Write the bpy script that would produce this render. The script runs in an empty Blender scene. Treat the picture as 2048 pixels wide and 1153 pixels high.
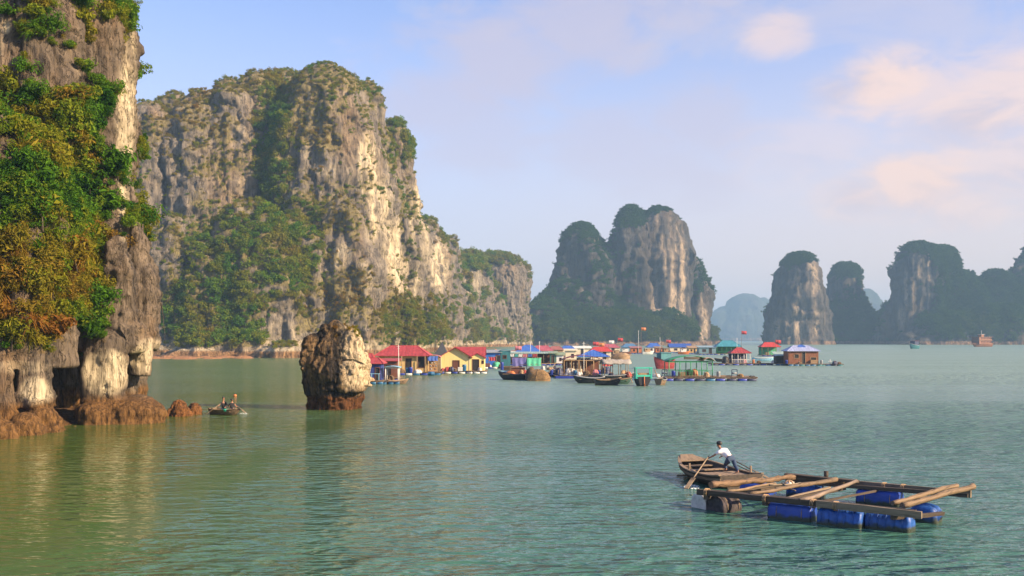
import bpy, math, random
import numpy as np
from mathutils import Vector, Matrix

random.seed(7)
RNG = np.random.default_rng(11)
SC = bpy.context.scene
COL = SC.collection

# ------------------------------------------------------------------ camera
F = 35 / 36 * 2048          # focal length in pixels of the photograph
CAMZ = 6.2
HZ = 680.0                  # row of the horizon in the photograph
cd = bpy.data.cameras.new('camera')
cd.lens = 35
cd.sensor_width = 36
cd.shift_y = (HZ - 576.5) / 2048
cd.clip_start = 0.5
cd.clip_end = 30000
cam = bpy.data.objects.new('camera', cd)
COL.objects.link(cam)
cam.location = (0, 0, CAMZ)
cam.rotation_euler = (math.pi / 2, 0, 0)
SC.camera = cam

# ------------------------------------------------------------------ light
SUN_EL = math.radians(27)
SUN_AZ = math.radians(114)     # clockwise from +Y: the sun stands to the right, a little behind the camera
w = bpy.data.worlds.new('World')
SC.world = w
w.use_nodes = True
SC.view_settings.view_transform = 'Standard'
SC.view_settings.look = 'None'
SC.view_settings.gamma = 1
SC.view_settings.use_curve_mapping = False
SC.view_settings.exposure = 1.05
SC.render.engine = 'CYCLES'
SC.cycles.use_denoising = True
SC.cycles.max_bounces = 6
SC.cycles.diffuse_bounces = 3
SC.cycles.glossy_bounces = 3
SC.cycles.transmission_bounces = 3
SC.cycles.volume_bounces = 0
SC.cycles.caustics_reflective = False
SC.cycles.caustics_refractive = False
SC.cycles.sample_clamp_indirect = 6

sd = bpy.data.lights.new('sun', 'SUN')
sd.energy = 5.0
sd.angle = math.radians(0.55)
sd.color = (1.0, 0.77, 0.49)
so = bpy.data.objects.new('sun', sd)
COL.objects.link(so)
sdir = Vector((math.sin(SUN_AZ) * math.cos(SUN_EL), math.cos(SUN_AZ) * math.cos(SUN_EL), math.sin(SUN_EL)))
so.rotation_euler = sdir.to_track_quat('Z', 'Y').to_euler()
so.location = (200, -50, 150)


def build_world():
    nt = w.node_tree
    N, L = nt.nodes, nt.links
    bg = N['Background']
    bg.inputs[1].default_value = 0.15
    sky = N.new('ShaderNodeTexSky')
    sky.sky_type = 'NISHITA'
    sky.sun_disc = False
    sky.sun_elevation = SUN_EL
    sky.sun_rotation = SUN_AZ
    sky.air_density = 1.0
    sky.dust_density = 0.6
    sky.ozone_density = 2.0
    tc = N.new('ShaderNodeTexCoord')
    D = tc.outputs['Generated']
    up = N.new('ShaderNodeVectorMath')          # the sky goes on to the horizon line and below it unchanged
    up.operation = 'MAXIMUM'
    L.new(D, up.inputs[0])
    up.inputs[1].default_value = (-2, -2, 0.004)
    L.new(up.outputs[0], sky.inputs['Vector'])

    def math_(op, a, b=None, c=None, clamp=False):
        n = N.new('ShaderNodeMath')
        n.operation = op
        n.use_clamp = clamp
        for i, v in enumerate((a, b, c)):
            if v is None:
                continue
            if isinstance(v, (int, float)):
                n.inputs[i].default_value = v
            else:
                L.new(v, n.inputs[i])
        return n.outputs[0]

    def smooth(v, a, b):
        n = N.new('ShaderNodeMapRange')
        n.interpolation_type = 'SMOOTHSTEP'
        n.inputs[1].default_value = a
        n.inputs[2].default_value = b
        L.new(v, n.inputs[0])
        return n.outputs[0]

    def noise(scale, detail, rough, vec, dist=0.0):
        n = N.new('ShaderNodeTexNoise')
        n.inputs['Scale'].default_value = scale
        n.inputs['Detail'].default_value = detail
        n.inputs['Roughness'].default_value = rough
        n.inputs['Distortion'].default_value = dist
        L.new(vec, n.inputs['Vector'])
        return n.outputs['Fac']

    # clouds lie in a layer: direction scaled so that they flatten towards the horizon
    mp = N.new('ShaderNodeMapping')
    mp.inputs['Scale'].default_value = (1, 1, 2.2)
    mp.inputs['Rotation'].default_value = (0, math.radians(-18), 0)
    L.new(D, mp.inputs['Vector'])
    V = mp.outputs[0]
    n_big = noise(2.6, 5, 0.55, V, 0.4)
    n_fine = noise(13.0, 10, 0.60, V, 0.6)
    n_mid = noise(5.0, 8, 0.60, V, 0.8)
    sep = N.new('ShaderNodeSeparateXYZ')
    L.new(D, sep.inputs[0])
    z = sep.outputs[2]

    def dirpx(px, py):
        return Vector(((px - 1024) / F, 1, (HZ - py) / F)).normalized()

    flat = N.new('ShaderNodeVectorMath')
    flat.operation = 'MULTIPLY'
    L.new(D, flat.inputs[0])
    flat.inputs[1].default_value = (1, 1, 1.7)

    def blob(px, py, r_in, r_out, soft=0.30):
        """cloud bank round one direction, its edge broken up by the noise"""
        n = N.new('ShaderNodeVectorMath')
        n.operation = 'DISTANCE'
        L.new(flat.outputs[0], n.inputs[0])
        c_ = dirpx(px, py)
        n.inputs[1].default_value = (c_.x, c_.y, c_.z * 1.7)
        core = math_('MULTIPLY_ADD', n.outputs['Value'], -1.0 / r_out, 1.0)
        nz = math_('ADD', math_('MULTIPLY_ADD', n_fine, 1.5, -0.75), math_('MULTIPLY_ADD', n_mid, 1.3, -0.65))
        return math_('MULTIPLY', smooth(math_('ADD', core, nz), 0.30 - soft * 0.6, 0.30 + soft), smooth(core, -0.25, 0.25))

    # haze of pale lavender cloud everywhere, thicker towards the horizon and towards the sun
    dotx = sep.outputs[0]
    veil = math_('MULTIPLY', smooth(math_('MULTIPLY_ADD', n_big, 0.9, math_('MULTIPLY', dotx, 0.55)), 0.48, 1.05), 0.55)
    low = math_('MULTIPLY', smooth(z, 0.40, 0.0), 0.97)
    wisps = math_('MULTIPLY', smooth(math_('MULTIPLY_ADD', n_mid, 0.55, math_('MULTIPLY', n_big, 0.7)), 0.56, 0.80), 0.45)
    base = math_('MAXIMUM', math_('MAXIMUM', veil, wisps), low, clamp=True)
    # one soft lavender bank up the middle of the view
    bank = None
    for px, py, b, s in ((880, 210, 0.12, 0.55), (1010, 120, 0.13, 0.7), (1170, 40, 0.13, 0.7), (1330, -20, 0.12, 0.5),
                         (950, 270, 0.11, 0.45), (1230, 280, 0.10, 0.45), (1380, 260, 0.10, 0.5), (1330, 330, 0.10, 0.4)):
        t = math_('MULTIPLY', blob(px, py, 0, b, 0.55), s)
        bank = t if bank is None else math_('MAXIMUM', bank, t)
    lit = None
    for px, py, b, s in ((1550, 72, 0.042, 0.6), (1680, 185, 0.05, 0.7), (1760, 165, 0.065, 0.95), (1840, 185, 0.06, 0.7),
                         (1950, 235, 0.09, 0.85), (2050, 190, 0.10, 0.8), (1720, 395, 0.055, 0.75), (1830, 370, 0.075, 1.0),
                         (1920, 410, 0.06, 0.6), (2010, 320, 0.10, 0.6), (2200, 300, 0.14, 0.6), (1600, 300, 0.08, 0.3), (2350, 150, 0.14, 0.6)):
        t = math_('MULTIPLY', blob(px, py, 0, b, 0.62), s)
        lit = t if lit is None else math_('MAXIMUM', lit, t)

    def mix(fac, c1, c2):
        n = N.new('ShaderNodeMix')
        n.data_type = 'RGBA'
        L.new(fac, n.inputs[0])
        for i, c in ((6, c1), (7, c2)):
            if isinstance(c, tuple):
                n.inputs[i].default_value = (*c, 1)
            else:
                L.new(c, n.inputs[i])
        return n.outputs[2]

    mul = N.new('ShaderNodeMix')
    mul.data_type = 'RGBA'
    mul.blend_type = 'MULTIPLY'
    mul.inputs[0].default_value = 1
    L.new(sky.outputs[0], mul.inputs[6])
    mul.inputs[7].default_value = (0.69, 0.66, 0.80, 1)
    # cloud colour: lavender away from the sun, peach towards it
    tow = smooth(dotx, -0.25, 0.55)
    ccol = mix(tow, (2.3, 2.28, 2.7), (3.0, 2.4, 2.22))
    c1 = mix(base, mul.outputs[2], ccol)
    c2 = mix(bank, c1, (2.2, 2.0, 2.4))
    c3 = mix(lit, c2, mix(smooth(math_('MULTIPLY_ADD', n_fine, 0.6, math_('MULTIPLY', n_mid, 0.4)), 0.38, 0.58), (2.35, 2.0, 2.2), (3.35, 2.55, 2.3)))
    L.new(c3, bg.inputs[0])


build_world()


# ------------------------------------------------------------------ helpers
def at(px, py, z=0.0):
    """the point of height z seen at pixel (px, py) of the photograph"""
    d = (CAMZ - z) * F / (py - HZ)
    return Vector(((px - 1024) / F * d, d, z))


def wx(px, d):
    return (px - 1024) / F * d


def wz(py, d):
    return CAMZ + (HZ - py) / F * d


def dist(py, z=0.0):
    return (CAMZ - z) * F / (py - HZ)


def tag(o, label=None, cat=None, group=None, kind=None):
    if label:
        o['label'] = label
    if cat:
        o['category'] = cat
    if group:
        o['group'] = group
    if kind:
        o['kind'] = kind
    return o


def empty(name, loc=(0, 0, 0), rz=0.0):
    o = bpy.data.objects.new(name, None)
    COL.objects.link(o)
    o.location = loc
    o.rotation_euler = (0, 0, rz)
    o.empty_display_size = 0.2
    return o


def copy_tree(o, parent=None):
    c = o.copy()
    COL.objects.link(c)
    if parent is not None:
        c.parent = parent
    for ch in list(o.children):
        copy_tree(ch, c)
    return c


class MB:
    """collects faces and builds ONE mesh object"""

    def __init__(self):
        self.v, self.f, self.s = [], [], []

    def add(self, vs, fs, smooth=False):
        b = len(self.v)
        self.v += [tuple(p) for p in vs]
        self.f += [tuple(i + b for i in f) for f in fs]
        self.s += [smooth] * len(fs)
        return self

    def box(self, x0, x1, y0, y1, z0, z1, M=None, jit=0.0):
        vs = [Vector((x, y, z)) for z in (z0, z1) for y in (y0, y1) for x in (x0, x1)]
        if jit:
            vs = [p + Vector((random.uniform(-jit, jit), random.uniform(-jit, jit), random.uniform(-jit, jit))) for p in vs]
        if M is not None:
            vs = [M @ p for p in vs]
        return self.add(vs, [(0, 2, 3, 1), (4, 5, 7, 6), (0, 1, 5, 4), (2, 6, 7, 3), (0, 4, 6, 2), (1, 3, 7, 5)])

    def beam(self, a, b, wd, ht, jit=0.0):
        """rectangular bar from a to b"""
        a, b = Vector(a), Vector(b)
        d = b - a
        ln = d.length
        x = d / ln
        up = Vector((0, 0, 1)) if abs(x.z) < 0.95 else Vector((0, 1, 0))
        y = up.cross(x).normalized()
        z = x.cross(y)
        M = Matrix((x, y, z)).transposed().to_4x4()
        M.translation = a
        return self.box(0, ln, -wd / 2, wd / 2, -ht / 2, ht / 2, M, jit)

    def tube(self, pts, radii, n=8, caps=True, smooth=True, wob=0.0):
        pts = [Vector(p) for p in pts]
        if isinstance(radii, (int, float)):
            radii = [radii] * len(pts)
        vs, fs = [], []
        for i, p in enumerate(pts):
            t = (pts[min(i + 1, len(pts) - 1)] - pts[max(i - 1, 0)]).normalized()
            up = Vector((0, 0, 1)) if abs(t.z) < 0.9 else Vector((0, 1, 0))
            x = up.cross(t).normalized()
            y = t.cross(x)
            for k in range(n):
                a = 2 * math.pi * k / n
                r = radii[i] * (1 + random.uniform(-wob, wob))
                vs.append(p + x * math.cos(a) * r + y * math.sin(a) * r)
        for i in range(len(pts) - 1):
            for k in range(n):
                k2 = (k + 1) % n
                fs.append((i * n + k, i * n + k2, (i + 1) * n + k2, (i + 1) * n + k))
        self.add(vs, fs, smooth)
        if caps:
            b = len(self.v) - len(vs)
            self.f.append(tuple(b + k for k in reversed(range(n))))
            self.f.append(tuple(b + (len(pts) - 1) * n + k for k in range(n)))
            self.s += [False, False]
        return self

    def quad(self, *p):
        return self.add(p, [tuple(range(len(p)))])

    def build(self, name, mat, parent=None, bevel=0.0):
        me = bpy.data.meshes.new(name)
        me.from_pydata(self.v, [], self.f)
        me.polygons.foreach_set('use_smooth', self.s)
        if mat is not None:
            me.materials.append(mat)
        me.update()
        o = bpy.data.objects.new(name, me)
        COL.objects.link(o)
        if parent is not None:
            o.parent = parent
        if bevel:
            m = o.modifiers.new('bevel', 'BEVEL')
            m.width = bevel
            m.segments = 2
            m.limit_method = 'ANGLE'
        return o


# ------------------------------------------------------------------ numpy noise
_perm = np.random.default_rng(5).permutation(512).astype(np.int64)
_perm = np.concatenate([_perm, _perm, _perm])
_g = np.random.default_rng(6).normal(size=(512, 3))
_g /= np.linalg.norm(_g, axis=1)[:, None]


def perlin(P):
    Pi = np.floor(P).astype(np.int64)
    Pf = P - Pi
    u = Pf * Pf * Pf * (Pf * (Pf * 6 - 15) + 10)
    Pi &= 511
    res = 0
    for dx in (0, 1):
        wxx = u[:, 0] if dx else 1 - u[:, 0]
        hx = _perm[(Pi[:, 0] + dx) & 511]
        for dy in (0, 1):
            wyy = u[:, 1] if dy else 1 - u[:, 1]
            hy = _perm[(hx + Pi[:, 1] + dy) & 511]
            for dz in (0, 1):
                wzz = u[:, 2] if dz else 1 - u[:, 2]
                g = _g[_perm[(hy + Pi[:, 2] + dz) & 511]]
                res = res + wxx * wyy * wzz * (g[:, 0] * (Pf[:, 0] - dx) + g[:, 1] * (Pf[:, 1] - dy) + g[:, 2] * (Pf[:, 2] - dz))
    return res * 1.5


def fbm(P, octaves=4, gain=0.5):
    a, r = 1.0, 0
    for i in range(octaves):
        r = r + a * perlin(P * 2 ** i + i * 17.3)
        a *= gain
    return r


def ridge(P, octaves=3, gain=0.5):
    a, r = 1.0, 0
    for i in range(octaves):
        r = r + a * (1 - 2 * np.abs(perlin(P * 2 ** i + i * 9.1)))
        a *= gain
    return r


def cells(P, seed=0):
    """random value of the nearest jittered cell and the distance to its edge"""
    Pi = np.floor(P).astype(np.int64)
    best = np.full(len(P), 9.0)
    sec = np.full(len(P), 9.0)
    val = np.zeros(len(P))
    for dx in (-1, 0, 1):
        for dy in (-1, 0, 1):
            for dz in (-1, 0, 1):
                C = Pi + np.array([dx, dy, dz])
                h = _perm[(_perm[(_perm[(C[:, 0] + seed) & 511] + C[:, 1]) & 511] + C[:, 2]) & 511]
                q = C + 0.5 + _g[h] * 0.42
                d = np.sqrt(((P - q) ** 2).sum(1))
                nb = d < best
                sec = np.where(nb, best, np.minimum(sec, d))
                val = np.where(nb, h / 511.0, val)
                best = np.where(nb, d, best)
    return val, sec - best


# ------------------------------------------------------------------ materials
def new_mat(name):
    m = bpy.data.materials.new(name)
    m.use_nodes = True
    nt = m.node_tree
    return m, nt.nodes, nt.links, nt.nodes['Principled BSDF']


MATS = {}


def paint(name, col, rough=0.6, var=0.25, scale=3.0, streak=False, metal=0.0, bump=0.0, dirt=0.25):
    """painted or plain surface with uneven colour, vertical weather streaks and grime"""
    if name in MATS:
        return MATS[name]
    m, N, L, B = new_mat(name)
    tc = N.new('ShaderNodeTexCoord')
    mp = N.new('ShaderNodeMapping')
    mp.inputs['Scale'].default_value = (1, 1, 0.18 if streak else 1)
    L.new(tc.outputs['Object'], mp.inputs[0])
    n1 = N.new('ShaderNodeTexNoise')
    n1.inputs['Scale'].default_value = scale
    n1.inputs['Detail'].default_value = 5
    n1.inputs['Roughness'].default_value = 0.65
    L.new(mp.outputs[0], n1.inputs['Vector'])
    r = N.new('ShaderNodeValToRGB')
    r.color_ramp.elements[0].position = 0.3
    r.color_ramp.elements[1].position = 0.7
    r.color_ramp.elements[0].color = (*[c * (1 - var) for c in col], 1)
    r.color_ramp.elements[1].color = (*[min(1, c * (1 + var * 0.6) + 0.01) for c in col], 1)
    L.new(n1.outputs['Fac'], r.inputs[0])
    n2 = N.new('ShaderNodeTexNoise')
    n2.inputs['Scale'].default_value = scale * 2.7
    n2.inputs['Detail'].default_value = 6
    L.new(mp.outputs[0], n2.inputs['Vector'])
    mr = N.new('ShaderNodeMapRange')
    mr.inputs[1].default_value = 0.52
    mr.inputs[2].default_value = 0.75
    mr.inputs[4].default_value = dirt * 2
    L.new(n2.outputs['Fac'], mr.inputs[0])
    mx = N.new('ShaderNodeMix')
    mx.data_type = 'RGBA'
    L.new(mr.outputs[0], mx.inputs[0])
    L.new(r.outputs[0], mx.inputs[6])
    mx.inputs[7].default_value = (0.07 + col[0] * 0.25, 0.055 + col[1] * 0.25, 0.04 + col[2] * 0.25, 1)
    L.new(mx.outputs[2], B.inputs['Base Color'])
    B.inputs['Roughness'].default_value = rough
    B.inputs['Metallic'].default_value = metal
    if bump:
        bp = N.new('ShaderNodeBump')
        bp.inputs['Strength'].default_value = bump
        bp.inputs['Distance'].default_value = 0.03
        L.new(n2.outputs['Fac'], bp.inputs['Height'])
        L.new(bp.outputs[0], B.inputs['Normal'])
    MATS[name] = m
    return m


def wood(name, col, var=0.5, scale=(1.5, 14, 14), rough=0.75, bump=0.5):
    """wood with grain running along the object's local x axis"""
    if name in MATS:
        return MATS[name]
    m, N, L, B = new_mat(name)
    tc = N.new('ShaderNodeTexCoord')
    mp = N.new('ShaderNodeMapping')
    mp.inputs['Scale'].default_value = scale
    L.new(tc.outputs['Object'], mp.inputs[0])
    n1 = N.new('ShaderNodeTexNoise')
    n1.inputs['Scale'].default_value = 1.0
    n1.inputs['Detail'].default_value = 6
    n1.inputs['Roughness'].default_value = 0.7
    n1.inputs['Distortion'].default_value = 0.6
    L.new(mp.outputs[0], n1.inputs['Vector'])
    r = N.new('ShaderNodeValToRGB')
    e = r.color_ramp.elements
    e[0].position = 0.32
    e[1].position = 0.72
    e[0].color = (*[c * (1 - var) * 0.7 for c in col], 1)
    e[1].color = (*[min(1, c * (1 + var * 0.6)) for c in col], 1)
    k = e.new(0.5)
    k.color = (*col, 1)
    L.new(n1.outputs['Fac'], r.inputs[0])
    oi = N.new('ShaderNodeObjectInfo')
    hs = N.new('ShaderNodeHueSaturation')
    mr = N.new('ShaderNodeMapRange')
    mr.inputs[3].default_value = 0.7
    mr.inputs[4].default_value = 1.3
    L.new(oi.outputs['Random'], mr.inputs[0])
    L.new(mr.outputs[0], hs.inputs['Value'])
    L.new(r.outputs[0], hs.inputs['Color'])
    L.new(hs.outputs[0], B.inputs['Base Color'])
    B.inputs['Roughness'].default_value = rough
    bp = N.new('ShaderNodeBump')
    bp.inputs['Strength'].default_value = bump
    bp.inputs['Distance'].default_value = 0.02
    L.new(n1.outputs['Fac'], bp.inputs['Height'])
    L.new(bp.outputs[0], B.inputs['Normal'])
    MATS[name] = m
    return m


def rock_material(name, s, dark=(0.10, 0.088, 0.075), mid=(0.27, 0.225, 0.18), light=(0.42, 0.36, 0.285), pale=(0.62, 0.53, 0.40),
                  ochre=(0.36, 0.20, 0.09), tide=(0.20, 0.095, 0.035), soil=(0.10, 0.085, 0.035), tide_z=2.0, bump=0.8):
    """karst limestone; s = size in metres of the finest flutes. Attributes: pale, veg"""
    m, N, L, B = new_mat(name)
    tc = N.new('ShaderNodeTexCoord')

    def noise(sc, zs, detail=6, rough=0.62, dist=0.0):
        mp = N.new('ShaderNodeMapping')
        mp.inputs['Scale'].default_value = (sc, sc, sc * zs)
        L.new(tc.outputs['Object'], mp.inputs[0])
        n = N.new('ShaderNodeTexNoise')
        n.inputs['Scale'].default_value = 1
        n.inputs['Detail'].default_value = detail
        n.inputs['Roughness'].default_value = rough
        n.inputs['Distortion'].default_value = dist
        L.new(mp.outputs[0], n.inputs['Vector'])
        return n.outputs['Fac']

    def ramp(v, stops):
        r = N.new('ShaderNodeValToRGB')
        e = r.color_ramp.elements
        e[0].position, e[0].color = stops[0][0], (*stops[0][1], 1)
        e[1].position, e[1].color = stops[-1][0], (*stops[-1][1], 1)
        for p, c in stops[1:-1]:
            q = e.new(p)
            q.color = (*c, 1)
        L.new(v, r.inputs[0])
        return r.outputs[0]

    def mr(v, a, b, lo=0.0, hi=1.0):
        n = N.new('ShaderNodeMapRange')
        n.inputs[1].default_value, n.inputs[2].default_value = a, b
        n.inputs[3].default_value, n.inputs[4].default_value = lo, hi
        L.new(v, n.inputs[0])
        return n.outputs[0]

    def mix(fac, a, b):
        n = N.new('ShaderNodeMix')
        n.data_type = 'RGBA'
        if isinstance(fac, float):
            n.inputs[0].default_value = fac
        else:
            L.new(fac, n.inputs[0])
        for i, c in ((6, a), (7, b)):
            if isinstance(c, tuple):
                n.inputs[i].default_value = (*c, 1)
            else:
                L.new(c, n.inputs[i])
        return n.outputs[2]

    def mul(a, b):
        n = N.new('ShaderNodeMath')
        n.operation = 'MULTIPLY'
        for i, v in enumerate((a, b)):
            if isinstance(v, float):
                n.inputs[i].default_value = v
            else:
                L.new(v, n.inputs[i])
        return n.outputs[0]

    def attr(nm):
        n = N.new('ShaderNodeAttribute')
        n.attribute_name = nm
        return n.outputs['Fac']

    streak = noise(0.35 / s, 0.10, 7, 0.66, 0.3)
    stain = noise(0.10 / s, 0.22, 5, 0.6, 0.6)
    fine = noise(1.6 / s, 0.22, 6, 0.7)
    blot = noise(0.05 / s, 0.5, 6, 0.6)
    c = ramp(streak, [(0.30, dark), (0.46, mid), (0.62, light), (0.78, tuple(0.5 * (a + b) for a, b in zip(light, pale)))])
    c = mix(mr(stain, 0.50, 0.68, 0, 0.75), c, mix(mr(fine, 0.35, 0.65), dark, mid))
    c = mix(mr(blot, 0.52, 0.70, 0, 0.55), c, ochre)
    pl = attr('pale')
    c = mix(mul(pl, mr(streak, 0.36, 0.50, 0.6, 1.0)), c, mix(mr(fine, 0.3, 0.7), tuple(0.75 * v for v in pale), pale))
    crk = noise(0.55 / s, 0.16, 4, 0.6, 1.2)
    ab_ = N.new('ShaderNodeMath')
    ab_.operation = 'ABSOLUTE'
    sb_ = N.new('ShaderNodeMath')
    sb_.operation = 'SUBTRACT'
    L.new(crk, sb_.inputs[0])
    sb_.inputs[1].default_value = 0.5
    L.new(sb_.outputs[0], ab_.inputs[0])
    crack = mr(ab_.outputs[0], 0.0, 0.022)
    c = mix(mr(crack, 0, 1, 0.75, 0.0), c, tuple(v * 0.45 for v in dark))
    vg = attr('veg')
    c = mix(mr(vg, 0.30, 0.75, 0, 0.8), c, mix(mr(fine, 0.4, 0.6), soil, tuple(v * 1.8 for v in soil)))
    sp = N.new('ShaderNodeSeparateXYZ')
    L.new(tc.outputs['Object'], sp.inputs[0])
    zz = N.new('ShaderNodeMath')
    zz.operation = 'MULTIPLY_ADD'
    L.new(blot, zz.inputs[0])
    zz.inputs[1].default_value = tide_z * 0.5
    L.new(sp.outputs[2], zz.inputs[2])
    tcol = mix(mr(fine, 0.36, 0.62), tuple(v * 0.45 for v in tide), tuple(v * 1.7 for v in tide))
    c = mix(mr(zz.outputs[0], tide_z * 1.45, tide_z * 1.15), c, tcol)
    L.new(c, B.inputs['Base Color'])
    B.inputs['Roughness'].default_value = 0.85
    B.inputs['Specular IOR Level'].default_value = 0.25
    ht = N.new('ShaderNodeMath')
    ht.operation = 'MULTIPLY_ADD'
    L.new(fine, ht.inputs[0])
    ht.inputs[1].default_value = 0.35
    hc = N.new('ShaderNodeMath')
    hc.operation = 'MULTIPLY_ADD'
    L.new(crack, hc.inputs[0])
    hc.inputs[1].default_value = 0.22
    L.new(streak, hc.inputs[2])
    L.new(hc.outputs[0], ht.inputs[2])
    bp = N.new('ShaderNodeBump')
    bp.inputs['Strength'].default_value = bump
    bp.inputs['Distance'].default_value = 1.6 * s
    L.new(ht.outputs[0], bp.inputs['Height'])
    L.new(bp.outputs[0], B.inputs['Normal'])
    return m


def leaf_material(name, stops, var=0.28, trans=0.42):
    """leaf colour from the plant's own tint (instancer or object attribute) plus leaf-to-leaf variation"""
    m, N, L, B = new_mat(name)
    N.remove(B)
    a = N.new('ShaderNodeAttribute')
    a.attribute_type = 'INSTANCER'
    a.attribute_name = 'tint'
    g = N.new('ShaderNodeNewGeometry')
    r = N.new('ShaderNodeValToRGB')
    e = r.color_ramp.elements
    e[0].position, e[0].color = stops[0][0], (*stops[0][1], 1)
    e[1].position, e[1].color = stops[-1][0], (*stops[-1][1], 1)
    for p, c in stops[1:-1]:
        q = e.new(p)
        q.color = (*c, 1)
    ad = N.new('ShaderNodeMath')
    ad.operation = 'MULTIPLY_ADD'
    L.new(g.outputs['Random Per Island'], ad.inputs[0])
    ad.inputs[1].default_value = 0.12
    sb = N.new('ShaderNodeMath')
    sb.operation = 'SUBTRACT'
    L.new(a.outputs['Fac'], sb.inputs[0])
    sb.inputs[1].default_value = 0.06
    L.new(sb.outputs[0], ad.inputs[2])
    L.new(ad.outputs[0], r.inputs[0])
    hs = N.new('ShaderNodeHueSaturation')
    mr = N.new('ShaderNodeMapRange')
    mr.inputs[3].default_value = 1 - var
    mr.inputs[4].default_value = 1 + var
    L.new(g.outputs['Random Per Island'], mr.inputs[0])
    L.new(mr.outputs[0], hs.inputs['Value'])
    L.new(r.outputs[0], hs.inputs['Color'])
    d = N.new('ShaderNodeBsdfDiffuse')
    t = N.new('ShaderNodeBsdfTranslucent')
    mx = N.new('ShaderNodeMixShader')
    mx.inputs[0].default_value = trans
    L.new(hs.outputs[0], d.inputs[0])
    L.new(hs.outputs[0], t.inputs[0])
    L.new(d.outputs[0], mx.inputs[1])
    L.new(t.outputs[0], mx.inputs[2])
    L.new(mx.outputs[0], N['Material Output'].inputs[0])
    return m


# tint: 0 deep green, .35 mid green, .6 olive / yellow-green, .8 straw, 1 rust brown
LEAF = leaf_material('leaf', [(0.0, (0.032, 0.100, 0.012)), (0.3, (0.105, 0.225, 0.018)), (0.55, (0.235, 0.235, 0.020)),
                              (0.8, (0.27, 0.18, 0.028)), (1.0, (0.26, 0.115, 0.025))])
# scrub of the outer islands, leaf colours darkened to carry its shade
LEAF_DARK = leaf_material('dark_leaf', [(0.0, (0.018, 0.055, 0.014)), (0.3, (0.050, 0.110, 0.020)), (0.6, (0.110, 0.140, 0.024)), (1.0, (0.12, 0.09, 0.03))], trans=0.3)
STEM = wood('bark', (0.12, 0.09, 0.065), scale=(3, 3, 3))


# ------------------------------------------------------------------ plants (unit size meshes)
def leaf_mesh(name, n, size, blobs=7, flat=0.75, seed=0, aspect=0.45, mat=None):
    """a crown of radius about 1: small folded leaves on several sub-clumps"""
    rg = np.random.default_rng(seed)
    cs = rg.normal(size=(blobs, 3)) * 0.38
    cs[:, 2] = np.abs(cs[:, 2]) * flat + 0.25
    rs = rg.uniform(0.30, 0.62, blobs)
    V, Fc = [], []
    for i in range(n):
        b = rg.integers(blobs)
        d = rg.normal(size=3)
        d /= np.linalg.norm(d)
        d[2] = d[2] * 0.8 + 0.15
        p = cs[b] + d * rs[b] * rg.uniform(0.55, 1.05)
        nrm = d + rg.normal(size=3) * 0.55 + np.array([0, 0, 0.35])
        nrm /= np.linalg.norm(nrm)
        t = np.cross(nrm, rg.normal(size=3))
        t /= np.linalg.norm(t)
        s = np.cross(nrm, t)
        L = size * rg.uniform(0.6, 1.35)
        W = L * aspect
        k = len(V)
        V += [p - t * L * 0.5, p + s * W * 0.5 + nrm * W * 0.25, p + t * L * 0.5 - nrm * L * 0.15, p - s * W * 0.5 + nrm * W * 0.25]
        Fc += [(k, k + 1, k + 2), (k, k + 2, k + 3)]
    me = bpy.data.meshes.new(name)
    me.from_pydata([tuple(v) for v in V], [], Fc)
    me.materials.append(mat or LEAF)
    return me


def blade_mesh(name, n, length, width, droop=0.5, up=0.5, seed=0):
    """tuft of long arching blades from one root"""
    rg = np.random.default_rng(seed)
    V, Fc = [], []
    for i in range(n):
        a = rg.uniform(0, 2 * math.pi)
        e = rg.uniform(up - 0.55, up + 0.75)
        d = np.array([math.cos(a) * math.cos(e), math.sin(a) * math.cos(e), math.sin(e)])
        sd_ = np.array([-math.sin(a), math.cos(a), 0.0])
        L = length * rg.uniform(0.6, 1.2)
        r0 = rg.normal(size=3) * 0.12
        p0 = r0
        p1 = r0 + d * L * 0.5
        p2 = r0 + d * L - np.array([0, 0, droop * L * rg.uniform(0.3, 1)])
        k = len(V)
        V += [p0 - sd_ * width * 0.4, p0 + sd_ * width * 0.4, p1 - sd_ * width * 0.5, p1 + sd_ * width * 0.5, p2]
        Fc += [(k, k + 1, k + 3, k + 2), (k + 2, k + 3, k + 4)]
    me = bpy.data.meshes.new(name)
    me.from_pydata([tuple(v) for v in V], [], Fc)
    me.materials.append(LEAF)
    return me


def plant_pool(names_meshes):
    """unlinked source objects for instancing"""
    c = bpy.data.collections.new('plant_sources')
    for i, me in enumerate(names_meshes):
        o = bpy.data.objects.new('%02d_plant' % i, me)
        c.objects.link(o)
    return c


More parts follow.
